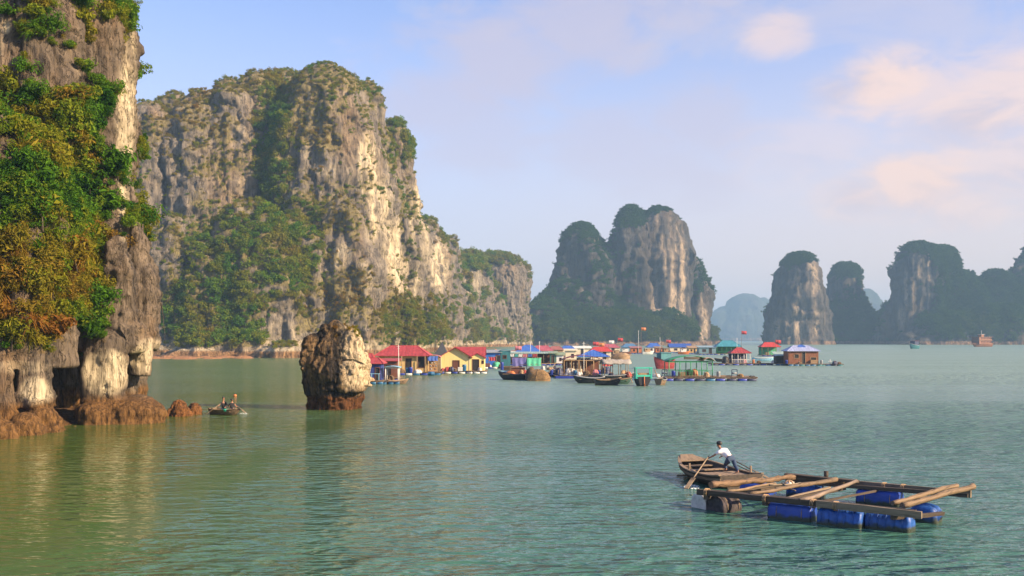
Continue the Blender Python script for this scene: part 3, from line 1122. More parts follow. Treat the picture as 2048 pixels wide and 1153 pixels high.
# tidal skirt
for pxc, d, hw, pyt, ry, kw in (
        (240, 75, 82, 796, 0.7, dict(p=9, flare=0.06)),
        (275, 76, 38, 790, 0.8, dict(p=8, flare=0.10)),
        (195, 73.5, 32, 803, 1.0, dict(p=7, flare=0.1)),
        (85, 67.0, 32, 812, 0.9, dict(p=4, flare=0.35)),
        (50, 65.0, 34, 826, 0.8, dict(p=3, flare=0.25)),
        (10, 62.6, 26, 838, 0.9, dict(p=3, flare=0.3)),
        (-30, 62.5, 35, 800, 0.9, dict(p=3, flare=0.2)),
        (-90, 62.5, 60, 790, 0.9, dict(p=3, flare=0.2)),
        (120, 68.5, 22, 855, 0.8, dict(p=2, flare=0.2)),
        (148, 71.5, 20, 852, 0.8, dict(p=2, flare=0.2))):
    ncl(mb, pxc, d, hw, pyt, HZ + (CAMZ + 1) * F / d, ry, **kw)
lobe(mb, -36, 78, 6, 7, -1, 0.7, p=4, flare=0.1)
lobe(mb, -36, 70, 4.2, 6, -1, 0.6, p=4, flare=0.1)
# rear wall of the cave, far inside
lobe(mb, -52, 92, 18, 7.5, -1, 12, p=9, flare=0)
lobe(mb, -56, 76, 13, 16, -1, 12, p=9, flare=0)
me = remesh(mb, 0.15)
co = carve(me, 0.17, 1.0, 9.0, pit=2.6, zmin=5.2)
_, no = get_vn(me)
px, py = project(co)
VEGN = [(60, 260, 110, 90, .8), (170, 240, 50, 90, .8), (110, 380, 120, 80, .9), (60, 500, 120, 90, 1.0), (60, 620, 110, 80, 1.0), (180, 560, 50, 100, .8), (230, 340, 35, 40, .5),
        (120, 30, 70, 60, .6), (230, 40, 45, 40, .5), (50, 100, 60, 60, .4), (180, 110, 50, 40, .4), (290, 450, 30, 45, .5), (190, 610, 40, 60, .6), (30, 30, 60, 40, .3),
        (262, 350, 18, 120, .35), (215, 470, 40, 40, .2),
        (250, 250, 22, 130, -.8), (220, 160, 25, 60, -.3), (115, 160, 35, 60, -.5), (265, 600, 60, 110, -.9), (215, 420, 30, 30, -.1)]
veg = blobs2d(px, py, VEGN) * 0.72 + 0.75 * fbm(co / 3.5, 3) + 0.75 * fbm(co / 1.2, 2) + 0.35 * np.clip(no[:, 2] - 0.2, -0.2, 1) - 0.05
veg = np.where(co[:, 2] < 5.2 + fbm(co / 2, 2), 0, veg)
PALEN = [(252, 230, 20, 110, 1.0), (246, 330, 16, 60, 1.0), (250, 430, 14, 50, .9), (262, 130, 12, 80, .5), (212, 745, 44, 44, 2.2), (285, 722, 24, 28, 1.6), (72, 785, 30, 30, 1.5), (12, 55, 8, 14, 1.0),
         (300, 690, 25, 14, .6), (235, 640, 60, 60, -.2), (40, 735, 60, 14, .4)]
pale = blobs2d(px, py, PALEN) * (0.85 + 0.8 * fbm(co / np.array([.9, .9, 6.]), 2))
set_attr(me, 'veg', veg * 0.8)
set_attr(me, 'pale', pale)
ROCK_NEAR = rock_material('limestone_near', 0.32, dark=(0.045, 0.037, 0.030), mid=(0.120, 0.092, 0.068), light=(0.205, 0.155, 0.108), pale=(0.62, 0.51, 0.34),
                          ochre=(0.24, 0.135, 0.06), tide=(0.125, 0.064, 0.022), soil=(0.09, 0.062, 0.025), tide_z=1.9, bump=0.9)
near = link_mesh('cliff', me, ROCK_NEAR)
tag(near, 'near limestone cliff overgrown with shrubs and undercut by a sea cave at the left edge', 'cliff', kind='structure')
NEAR = (me, veg, no)

POOL_NEAR = plant_pool([leaf_mesh('crown', 420, 0.24, 9, 0.8, 80 + s, 0.4) for s in range(6)] + [leaf_mesh('broad_crown', 300, 0.34, 8, 0.7, 90 + s, 0.5) for s in range(2)]
                       + [blade_mesh('grass_tuft', 110, 0.85, 0.05, 0.6, 0.6, 100), blade_mesh('hanging_grass', 80, 1.0, 0.05, 1.0, 0.2, 101), blade_mesh('rosette', 46, 1.0, 0.11, 0.35, 0.55, 102)])
sel = np.clip(veg - 0.32, 0, 0.5) * (np.clip(px, -120, 400) == px) * (py > -80) * (no[:, 1] < 0.5)
P, Nn, ww = sample(me, sel, 4200, 12)
n = len(P)
ppx, ppy = project(P)
tn = 0.43 + 0.34 * fbm(P / 2.2, 2) + RNG.normal(size=n) * 0.13
tn += 0.26 * blobs2d(ppx, ppy, [(60, 560, 110, 110, 1), (180, 520, 60, 70, .7), (70, 270, 100, 60, .25), (190, 100, 80, 50, .5), (60, 660, 120, 40, .5)])
tn -= 0.28 * blobs2d(ppx, ppy, [(230, 330, 50, 60, .7), (190, 230, 40, 70, .8), (120, 420, 80, 60, .6), (40, 380, 60, 60, .6), (190, 600, 40, 50, .5), (60, 480, 40, 30, .5)])
sz = (0.34 + 0.75 * RNG.uniform(size=n) ** 2.2) * (0.75 + 0.6 * np.clip(ww / 0.5, 0, 1))
br = np.clip((tn - 0.42) * 1.5, 0.06, 0.6)
u_ = RNG.uniform(size=n)
ix = np.where(u_ < br, RNG.choice([8, 9], n), np.where(u_ > 0.90, 10, RNG.integers(0, 8, n)))
P = P + Nn * (sz * 0.30 + 0.5 * np.clip(ww - 0.5, 0, 1) + 0.25 * RNG.uniform(size=n))[:, None]
order = np.argsort(-sz * (ppx > 0) * (ix < 8))
single, rest = order[:140], order[140:]
scatter('cliff_foliage', P[rest], sz[rest], np.clip(tn[rest], 0, 1), ix[rest], POOL_NEAR, 'tangled shrubs, grass and creepers covering the near left cliff', 'foliage')
srcs = [o.data for o in sorted(POOL_NEAR.objects, key=lambda o: o.name)]
st = MB()
st.tube([(0, 0, -0.55), (0.05, 0.02, 0.1), (0.02, -0.05, 0.7)], [0.05, 0.04, 0.015], 5)
st.tube([(0.04, 0.02, 0.05), (0.25, 0.1, 0.5)], [0.025, 0.01], 5)
st.tube([(0.04, 0.02, 0.0), (-0.2, 0.15, 0.45)], [0.025, 0.01], 5)
stem0 = st.build('stem', STEM)
stem_me = stem0.data
bpy.data.objects.remove(stem0)
for k in single:
    o = bpy.data.objects.new('shrub', srcs[int(ix[k])])
    COL.objects.link(o)
    o.location = P[k]
    o.rotation_euler = (RNG.normal() * 0.2, RNG.normal() * 0.2, RNG.uniform(0, 6.28))
    o.scale = (sz[k], sz[k], sz[k] * RNG.uniform(0.85, 1.2))
    o['tint'] = float(np.clip(tn[k], 0, 1))
    tone = ('deep green', 'bright green', 'olive yellow', 'rust brown')[int(np.digitize(tn[k], (0.30, 0.52, 0.72)))]
    where = ('at the top of', 'half way up', 'low on')[int(np.digitize(ppy[k], (200, 430)))]
    tag(o, '%s leafy shrub rooted %s the near left cliff' % (tone, where), 'shrub', '%s shrubs %s the near cliff' % (tone, where))
    s = bpy.data.objects.new('stem', stem_me)
    COL.objects.link(s)
    s.parent = o


# bare roots and creepers hanging down the near rock face, a few dead branches reaching out
selv = np.clip(1 - veg, 0, 1) * (px > 120) * (px < 345) * (py > 60) * (py < 640) * (no[:, 1] < 0.4)
Pv, Nv, _ = sample(me, selv, 34, 5)
for i in range(len(Pv)):
    ln = random.uniform(1.2, 4.2)
    m_ = MB()
    pts, q_ = [], Vector((0, 0, 0))
    nv = Vector(Nv[i])
    for j in range(9):
        pts.append(q_.copy())
        if i % 6 == 0:
            q_ += nv * 0.16 + Vector((random.uniform(-.1, .1), random.uniform(-.1, .1), random.uniform(0.0, .16)))
        else:
            q_ += Vector((random.uniform(-.06, .06), random.uniform(-.06, .06), -ln / 9)) + nv * (0.10 if j < 1 else 0.0) + Vector((nv.x, nv.y, 0)) * 0.03
    r_ = random.uniform(0.018, 0.04)
    m_.tube(pts, [r_ * (1 - 0.08 * j) for j in range(9)], 5)
    if i % 6 == 0:
        for j in (3, 5, 6):
            m_.tube([pts[j], pts[j] + nv * 0.25 + Vector((random.uniform(-.3, .3), random.uniform(-.2, .2), .3))], [0.018, 0.007], 4)
    o = m_.build('branch' if i % 6 == 0 else 'root', STEM)
    o.location = Pv[i] + np.array(nv) * 0.12
    tag(o, 'dead bare branch reaching out of the near left cliff' if i % 6 == 0 else 'thin bare root hanging down the near left cliff face', 'branch' if i % 6 == 0 else 'root',
        'dead branches on the near cliff' if i % 6 == 0 else 'hanging roots on the near cliff')


# ------------------------------------------------------------------ water
def water_material():
    m, N, L, B = new_mat('water')
    tc = N.new('ShaderNodeTexCoord')
    src = [tc.outputs['Object']]
    WAVE = 1.7

    def noise(scale, detail, rough, dist, rot, sx=1.0, sy=1.0):
        mp = N.new('ShaderNodeMapping')
        mp.inputs['Scale'].default_value = (scale * sx, scale * sy, scale)
        mp.inputs['Rotation'].default_value = (0, 0, rot)
        L.new(src[0], mp.inputs[0])
        n = N.new('ShaderNodeTexNoise')
        n.inputs['Scale'].default_value = 1
        n.inputs['Detail'].default_value = detail
        n.inputs['Roughness'].default_value = rough
        n.inputs['Distortion'].default_value = dist
        L.new(mp.outputs[0], n.inputs['Vector'])
        return n.outputs['Fac']

    def math_(op, a, b, c=None):
        n = N.new('ShaderNodeMath')
        n.operation = op
        for i, v in enumerate((a, b, c)):
            if v is None:
                continue
            if isinstance(v, (int, float)):
                n.inputs[i].default_value = v
            else:
                L.new(v, n.inputs[i])
        return n.outputs[0]

    def mr(v, a, b, lo, hi, smooth=True):
        n = N.new('ShaderNodeMapRange')
        n.interpolation_type = 'SMOOTHSTEP' if smooth else 'LINEAR'
        n.inputs[1].default_value, n.inputs[2].default_value = a, b
        n.inputs[3].default_value, n.inputs[4].default_value = lo, hi
        L.new(v, n.inputs[0])
        return n.outputs[0]

    def height(dx, dy):
        ofs = N.new('ShaderNodeVectorMath')
        ofs.operation = 'ADD'
        L.new(tc.outputs['Object'], ofs.inputs[0])
        ofs.inputs[1].default_value = (dx, dy, 0)
        src[0] = ofs.outputs[0]
        swell = noise(0.30, 1, 0.5, 0.0, 0.35, 0.7, 1.2)
        chop = noise(1.25, 2, 0.5, 0.3, 0.22, 0.65, 1.25)
        rip = noise(4.0, 2, 0.55, 0.2, 0.1, 0.6, 1.2)
        h = math_('MULTIPLY_ADD', chop, 0.30, math_('MULTIPLY', swell, 0.30))
        return math_('MULTIPLY_ADD', rip, 0.07, h)

    E = 0.06
    h0, hx, hy = height(0, 0), height(E, 0), height(0, E)
    src[0] = tc.outputs['Object']
    # calmer in the lee of the near cliff and in slicks
    sp = N.new('ShaderNodeSeparateXYZ')
    L.new(tc.outputs['Object'], sp.inputs[0])
    wob = math_('MULTIPLY_ADD', noise(0.05, 3, 0.5, 0.5, 0.0), 14.0, math_('SUBTRACT', sp.outputs[0], 7.0))
    lee = math_('MULTIPLY', mr(wob, -20, -9, 0.30, 0.75), mr(wob, -6, 14, 1.0, 1.45))
    slick = mr(noise(0.03, 3, 0.5, 0.8, -0.5, 0.4, 1.3), 0.38, 0.62, 0.45, 1.25)
    cur = math_('ADD', sp.outputs[0], math_('MULTIPLY', noise(0.04, 2, 0.5, 0.3, 0.0), 5.0))
    band = math_('MULTIPLY', mr(cur, -13.5, -11.5, 0, 1), mr(cur, -10.0, -8.0, 1, 0))
    lee = math_('MULTIPLY', lee, math_('MULTIPLY_ADD', band, -0.65, 1.0))
    far = mr(sp.outputs[1], 70, 400, 1.0, 0.55)
    st = math_('MULTIPLY', math_('MULTIPLY', math_('MULTIPLY', lee, slick), far), -WAVE / E)
    cb = N.new('ShaderNodeCombineXYZ')
    L.new(math_('MULTIPLY', math_('SUBTRACT', hx, h0), st), cb.inputs[0])
    L.new(math_('MULTIPLY', math_('SUBTRACT', hy, h0), st), cb.inputs[1])
    cb.inputs[2].default_value = 1.0
    nm = N.new('ShaderNodeVectorMath')
    nm.operation = 'NORMALIZE'
    L.new(cb.outputs[0], nm.inputs[0])
    L.new(nm.outputs[0], B.inputs['Normal'])
    # the water itself: olive near the cliff, whose reflection is put into the colour
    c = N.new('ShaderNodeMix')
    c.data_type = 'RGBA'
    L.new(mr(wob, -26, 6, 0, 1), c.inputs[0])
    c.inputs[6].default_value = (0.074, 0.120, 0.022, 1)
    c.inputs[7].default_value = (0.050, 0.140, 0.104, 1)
    # paler jade out in the open bay: the sky's sheen put into the colour
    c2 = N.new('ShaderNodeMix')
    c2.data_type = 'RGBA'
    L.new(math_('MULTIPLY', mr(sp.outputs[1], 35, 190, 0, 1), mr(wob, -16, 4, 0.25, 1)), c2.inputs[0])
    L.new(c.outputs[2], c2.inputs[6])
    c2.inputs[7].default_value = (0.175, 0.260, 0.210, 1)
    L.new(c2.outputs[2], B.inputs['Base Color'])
    # small ripples far out are finer than the relief drawn above and act as roughness
    L.new(math_('MULTIPLY', mr(sp.outputs[1], 30, 220, 0.12, 0.40), mr(wob, -24, 0, 0.55, 1.0)), B.inputs['Roughness'])
    B.inputs['IOR'].default_value = 1.333
    return m


mb = MB()
mb.quad((-6000, -60, 0), (6000, -60, 0), (6000, 6000, 0), (-6000, 6000, 0))
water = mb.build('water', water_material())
tag(water, 'rippled green bay water', 'water', kind='structure')

# ------------------------------------------------------------------ haze
mb = MB()
mb.box(-6050, 6050, -80, 6050, -1.0, 200)
hz = mb.build('haze', None)
m = bpy.data.materials.new('haze')
m.use_nodes = True
N = m.node_tree.nodes
N.remove(N['Principled BSDF'])
pv = N.new('ShaderNodeVolumePrincipled')
pv.inputs['Color'].default_value = (0.42, 0.70, 1.0, 1)
pv.inputs['Density'].default_value = 0.00022
pv.inputs['Anisotropy'].default_value = 0.0
m.node_tree.links.new(pv.outputs[0], N['Material Output'].inputs['Volume'])
hz.data.materials.append(m)
tag(hz, 'thin bluish sea haze over the bay', 'haze', kind='stuff')


# ------------------------------------------------------------------ the rock stack in the bay and small rocks
def rock_thing(name, label, mb, voxel, s, seed, mat, palef, cat='rock', amp=1.0):
    me = remesh(mb, voxel)
    co = carve(me, s, amp, seed)
    set_attr(me, 'veg', np.zeros(len(co)))
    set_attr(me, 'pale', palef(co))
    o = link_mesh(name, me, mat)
    tag(o, label, cat)
    return o, me


d0 = dist(818)
mb = MB()
zs = lambda y: wz(y, d0)
def stk(pxc, hw, pyt, pyb, dd=0.0, ry=0.9, **kw):
    lobe(mb, wx(pxc, d0 + dd), d0 + dd, hw / F * d0, hw / F * d0 * ry, zs(pyb), zs(pyt), **kw)
stk(668, 35, 745, 850, p=6, flare=0.12)
stk(650, 22, 740, 850, 0.1, p=6, flare=0.05)
stk(690, 22, 748, 850, 0.1, p=6, flare=0.1)
stk(668, 63, 690, 815, p=2.2, flare=-0.42, fp=1.3)
stk(630, 26, 700, 835, -0.2, p=4, flare=-0.25, fp=1.2)
stk(672, 28, 640, 780, 0.1, p=3.5, flare=0.8, fp=1.0)
stk(652, 20, 648, 780, 0.0, p=3, flare=0.6, fp=1.0)
stk(632, 17, 668, 760, -0.3, p=2.5, flare=0.3)
stk(620, 15, 700, 790, 0.0, p=3, flare=0.0)
stk(704, 20, 655, 770, -0.6, p=3, flare=0.4, fp=1.0)
stk(722, 15, 704, 774, 0.2, p=4, flare=-0.1)
stk(700, 30, 715, 782, -1.0, p=3, flare=-0.1)
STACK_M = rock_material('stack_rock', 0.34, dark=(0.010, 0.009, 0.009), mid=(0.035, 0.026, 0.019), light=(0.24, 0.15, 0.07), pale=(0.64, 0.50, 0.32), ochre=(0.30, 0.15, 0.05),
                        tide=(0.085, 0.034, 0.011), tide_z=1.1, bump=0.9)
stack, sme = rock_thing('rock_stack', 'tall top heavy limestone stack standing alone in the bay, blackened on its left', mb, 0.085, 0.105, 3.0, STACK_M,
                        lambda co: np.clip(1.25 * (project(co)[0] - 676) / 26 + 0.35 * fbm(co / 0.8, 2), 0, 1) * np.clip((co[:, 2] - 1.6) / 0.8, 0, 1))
_co, _no = get_vn(sme)
_px, _py = project(_co)
_w = blobs2d(_px, _py, [(672, 664, 14, 14, 1), (712, 660, 16, 22, 1.0), (690, 645, 20, 8, .5)]) * (0.3 + np.clip(_no[:, 2], 0, 1))
Pq, Nq, _ = sample(sme, np.clip(_w, 0, 1), 30, 4)
for i in range(len(Pq)):
    o = bpy.data.objects.new('grass_tuft', srcs[8 if i % 3 else 0])
    COL.objects.link(o)
    s_ = random.uniform(0.28, 0.5) * (1 if i % 3 else 0.7)
    o.location = Pq[i]
    o.rotation_euler = (random.uniform(-.3, .3), random.uniform(-.3, .3), random.uniform(0, 6.3))
    o.scale = (s_, s_, s_)
    o['tint'] = random.uniform(0.5, 0.95)
    tag(o, 'dry grass tuft growing on top of the lone rock stack', 'grass tuft', 'grass tufts on the rock stack')

TIDE_M = rock_material('tide_rock', 0.22, tide=(0.15, 0.064, 0.02), tide_z=4.0, bump=1.0)
for pxc, pyb, hw, h, lab in ((358, 832, 26, 1.35, 'larger rust brown tidal rock beside the small rowing boat'), (388, 829, 13, 0.95, 'small pointed rust brown rock right of the larger tidal rock')):
    mb = MB()
    dd = dist(pyb)
    r_ = hw / F * dd
    lobe(mb, wx(pxc, dd), dd, r_ * 0.85, r_ * 0.7, -0.6, h, p=1.8, flare=0.35, nz=10, nth=20)
    lobe(mb, wx(pxc, dd) - r_ * 0.5, dd - 0.2, r_ * 0.5, r_ * 0.5, -0.6, h * 0.55, p=2, flare=0.3, nz=10, nth=20)
    lobe(mb, wx(pxc, dd) + r_ * 0.2, dd - 0.3, r_ * 0.55, r_ * 0.5, -0.6, h * 0.8, p=2, flare=0.3, nz=10, nth=20)
    rock_thing('rock', lab, mb, 0.05, 0.045, pxc % 7, TIDE_M, lambda co: np.zeros(len(co)), amp=1.1)

# ------------------------------------------------------------------ colours of the village
RED = paint('red_roof', (0.38, 0.045, 0.05), 0.6, 0.35, 1.6, True, dirt=0.28)
MAROON = paint('maroon_roof', (0.20, 0.035, 0.045), 0.6, 0.3, 1.2, True)
YELLOW = paint('yellow_wall', (0.80, 0.66, 0.26), 0.7, 0.10, 1.0, True, dirt=0.12)
OCHREW = paint('ochre_wall', (0.62, 0.43, 0.17), 0.7, 0.18, 1.4, True, dirt=0.2)
CREAM = paint('cream_wall', (0.72, 0.62, 0.44), 0.7, 0.15, 1.2, True)
WHITE = paint('white_paint', (0.75, 0.73, 0.68), 0.6, 0.12, 2.0, True)
BLUEW = paint('blue_wall', (0.022, 0.045, 0.22), 0.6, 0.25, 1.2, True)
BLUER = paint('blue_roof', (0.05, 0.14, 0.48), 0.5, 0.25, 1.0, True)
LBLUE = paint('light_blue', (0.26, 0.50, 0.66), 0.5, 0.15, 2.0, True)
TEAL = paint('teal_paint', (0.03, 0.17, 0.20), 0.55, 0.3, 1.2, True)
TEALR = paint('teal_roof', (0.05, 0.26, 0.33), 0.5, 0.25, 1.0, True)
GREEN = paint('green_paint', (0.03, 0.30, 0.12), 0.5, 0.25, 2.0, True)
MINT = paint('mint_paint', (0.05, 0.50, 0.36), 0.45, 0.2, 2.0, True)
DRUM = paint('drum_blue', (0.012, 0.035, 0.30), 0.45, 0.25, 2.5, False, dirt=0.25)
DRUMC = paint('drum_cyan', (0.02, 0.13, 0.28), 0.45, 0.25, 2.5, False, dirt=0.35)
NAVY = paint('navy_paint', (0.02, 0.03, 0.09), 0.55, 0.3, 2.0)
DARK = paint('dark_void', (0.018, 0.016, 0.016), 0.8, 0.3, 2.0)
TAR = paint('tarred_hull', (0.018, 0.018, 0.022), 0.5, 0.35, 2.5, False, dirt=0.3)
GREYM = paint('grey_metal', (0.30, 0.31, 0.32), 0.5, 0.2, 2.0, True)
BROWNP = paint('brown_paint', (0.16, 0.055, 0.03), 0.6, 0.3, 2.0, True)
REDP = paint('red_paint', (0.45, 0.03, 0.03), 0.5, 0.25, 2.0, True)
ORANGE = paint('orange_paint', (0.55, 0.17, 0.05), 0.55, 0.25, 2.0, True)
PURPLE = paint('purple_tarp', (0.13, 0.12, 0.34), 0.7, 0.2, 1.5, False, bump=0.3)
GTARP = paint('green_net', (0.08, 0.45, 0.26), 0.8, 0.3, 2.0, False, bump=0.3)
STRAW = paint('straw_net', (0.24, 0.14, 0.055), 0.9, 0.6, 4.0, False, bump=0.6)
BRNET = paint('brown_net', (0.12, 0.07, 0.035), 0.9, 0.4, 4.0, False, bump=0.6)
CLOTH = [paint('cloth_%s' % n_, c_, 0.8, 0.2, 3.0) for n_, c_ in (('red', (0.40, 0.04, 0.05)), ('white', (0.65, 0.63, 0.6)), ('blue', (0.05, 0.12, 0.4)), ('pink', (0.5, 0.16, 0.2)), ('teal', (0.05, 0.3, 0.3)))]
PLANK = wood('plank_wood', (0.20, 0.135, 0.085))
BOARD = wood('board_wood', (0.34, 0.22, 0.12), scale=(1.0, 6, 6))
REDWOOD = wood('red_wood', (0.20, 0.075, 0.035), scale=(5, 5, 1.0))
POLE = wood('pole_wood', (0.22, 0.16, 0.10), scale=(3, 3, 3))
SKIN = paint('skin', (0.36, 0.17, 0.10), 0.55, 0.08, 6.0, dirt=0.0)
HAIR = paint('hair', (0.012, 0.010, 0.010), 0.5, 0.2, 8.0, dirt=0.0)


def frame(px, py, rz=0.0, z=0.0):
    """matrix-free placement: world point of the waterline pixel, and metres per pixel there"""
    p = at(px, py)
    return p, p.y / F


def roof_hip(x0, x1, y0, y1, z, h, inset, th=0.08):
    m = MB()
    ym = (y0 + y1) / 2
    a, b = (x0 + inset, ym, z + h), (x1 - inset, ym, z + h)
    e = [(x0, y0, z), (x1, y0, z), (x1, y1, z), (x0, y1, z)]
    lo = [(p[0], p[1], p[2] - th) for p in e]
    m.add(e + [a, b] + lo, [(0, 1, 5, 4), (2, 3, 4, 5), (1, 2, 5), (3, 0, 4), (0, 6, 7, 1), (1, 7, 8, 2), (2, 8, 9, 3), (3, 9, 6, 0), (6, 9, 8, 7)])
    # ridges and sheet joints stand a little proud
    for p, q in ((e[0], a), (e[3], a), (e[1], b), (e[2], b), (a, b)):
        m.beam(p, q, 0.14, 0.10)
    n = max(4, int((x1 - x0) / 0.6))
    for i in range(1, n):
        x = x0 + (x1 - x0) * i / n
        f = min(1, (x - x0) / inset, (x1 - x) / inset) if inset > 0 else 1
        m.beam((x, y0, z + 0.02), (x, y0 + (ym - y0) * f, z + h * f + 0.02), 0.05, 0.04)
    return m


def roof_gable(x0, x1, y0, y1, z, h, along='y', th=0.10):
    """two pitches; the gable faces along the given axis"""
    m = MB()
    if along == 'y':
        xm = (x0 + x1) / 2
        pr = [(x0, z), (xm, z + h), (x1, z), (x1, z - th), (xm, z + h - th), (x0, z - th)]
        vs = [(x, y, zz) for y in (y0, y1) for x, zz in pr]
    else:
        ym = (y0 + y1) / 2
        pr = [(y0, z), (ym, z + h), (y1, z), (y1, z - th), (ym, z + h - th), (y0, z - th)]
        vs = [(x, y, zz) for x in (x0, x1) for y, zz in pr]
    m.add(vs, [(0, 1, 4, 5), (1, 2, 3, 4), (6, 11, 10, 7), (7, 10, 9, 8), (0, 6, 7, 1), (1, 7, 8, 2), (5, 4, 10, 11), (4, 3, 9, 10), (0, 5, 11, 6), (2, 8, 9, 3)])
    ln = (y1 - y0) if along == 'y' else (x1 - x0)
    n = max(3, int(ln / 0.6))
    for i in range(n + 1):
        t = i / n
        if along == 'y':
            y = y0 + ln * t
            m.beam((x0, y, z + 0.02), (xm, y, z + h + 0.02), 0.05, 0.04)
            m.beam((xm, y, z + h + 0.02), (x1, y, z + 0.02), 0.05, 0.04)
        else:
            x = x0 + ln * t
            m.beam((x, y0, z + 0.02), (x, ym, z + h + 0.02), 0.05, 0.04)
    return m


def roof_arch(x0, x1, y0, y1, z, h, th=0.06, n=10):
    """barrel roof sheet, curved across x"""
    m = MB()
    vs, fs = [], []
    for i in range(n + 1):
        t = i / n
        x = x0 + (x1 - x0) * t
        zz = z + h * math.sin(math.pi * (0.04 + 0.92 * t))
        vs += [(x, y0, zz), (x, y1, zz), (x, y0, zz - th), (x, y1, zz - th)]
    for i in range(n):
        a, b = 4 * i, 4 * i + 4
        fs += [(a, b, b + 1, a + 1), (a + 2, a + 3, b + 3, b + 2), (a, a + 2, b + 2, b), (a + 1, b + 1, b + 3, a + 3)]
    fs += [(0, 1, 3, 2), (4 * n, 4 * n + 2, 4 * n + 3, 4 * n + 1)]
    m.add(vs, fs, True)
    return m


def wall_with_openings(x0, x1, z0, z1, y, th, openings):
    """front wall built round its openings (x0, x1, z0, z1 each) as real holes"""
    m = MB()
    ops = sorted(openings)
    x = x0
    for a, b, c, d in ops:
        if a > x:
            m.box(x, a, y, y + th, z0, z1)
        if c > z0:
            m.box(a, b, y, y + th, z0, c)
        if d < z1:
            m.box(a, b, y, y + th, d, z1)
        x = b
    if x < x1:
        m.box(x, x1, y, y + th, z0, z1)
    return m


def fit_opening(root, kind, a, b, c, d, y, fmat, pmat):
    """framed window or door set into a wall opening"""
    f = MB()
    t = 0.09
    f.box(a - t, a, y - 0.05, y + 0.08, c - (t if kind == 'window' else 0), d + t)
    f.box(b, b + t, y - 0.05, y + 0.08, c - (t if kind == 'window' else 0), d + t)
    f.box(a, b, y - 0.05, y + 0.08, d, d + t)
    if kind == 'window':
        f.box(a, b, y - 0.07, y + 0.08, c - t, c)
    fr = f.build('%s_frame' % kind if kind == 'door' else 'window', fmat, root)
    p = MB()
    p.box(a, b, y + 0.05, y + 0.07, c, d)
    if kind == 'window':
        xm = (a + b) / 2
        p.box(xm - 0.025, xm + 0.025, y + 0.02, y + 0.05, c, d)
    p.build('pane' if kind == 'window' else 'door', pmat, fr)


def platform(root, x0, x1, y0, y1, z=0.45, planks=True, floats=None, fm=None, nfl=5, deckm=None):
    """timber deck on a row of drums, parts of the thing it carries"""
    dm = deckm or PLANK
    m = MB()
    for y in (y0 + 0.08, (y0 + y1) / 2, y1 - 0.08):
        m.box(x0, x1, y - 0.07, y + 0.07, z - 0.24, z - 0.08)
    m.build('joist', dm, root)
    n = max(3, int((x1 - x0) / 0.75)) if planks else 1
    me = None
    for i in range(n):
        a = x0 + (x1 - x0) * i / n
        b = x0 + (x1 - x0) * (i + 1) / n - 0.03
        if me is None:
            q = MB()
            q.box(0, b - a, y0 - 0.1, y1 + 0.1, -0.07, 0.0)
            o = q.build('deck_plank', dm, root)
            me = o.data
        else:
            o = bpy.data.objects.new('deck_plank', me)
            COL.objects.link(o)
            o.parent = root
        o.location = (a, random.uniform(-0.06, 0.06), z + random.uniform(-0.012, 0.012))
    me = None
    for i in range(nfl):
        x = x0 + (x1 - x0) * (i + 0.5) / nfl
        ln = (x1 - x0) / nfl * 0.42
        q = MB()
        q.tube([(-ln, 0, 0), (-ln * 0.93, 0, 0), (ln * 0.93, 0, 0), (ln, 0, 0)], [0.28, 0.33, 0.33, 0.28], 10)
        o = q.build('float_drum', (fm or [DRUM])[i % len(fm or [DRUM])], root)
        o.location = (x + random.uniform(-0.1, 0.1), y0 + 0.26, 0.10)
    return root


def posts(root, pts, z0, z1, r, mat, name='post'):
    me = None
    for x, y in pts:
        if me is None:
            q = MB()
            q.tube([(0, 0, z0), (0, 0, z1)], r, 6)
            o = q.build(name, mat, root)
            me = o.data
        else:
            o = bpy.data.objects.new(name, me)
            COL.objects.link(o)
            o.parent = root
        o.location = (x, y, 0)


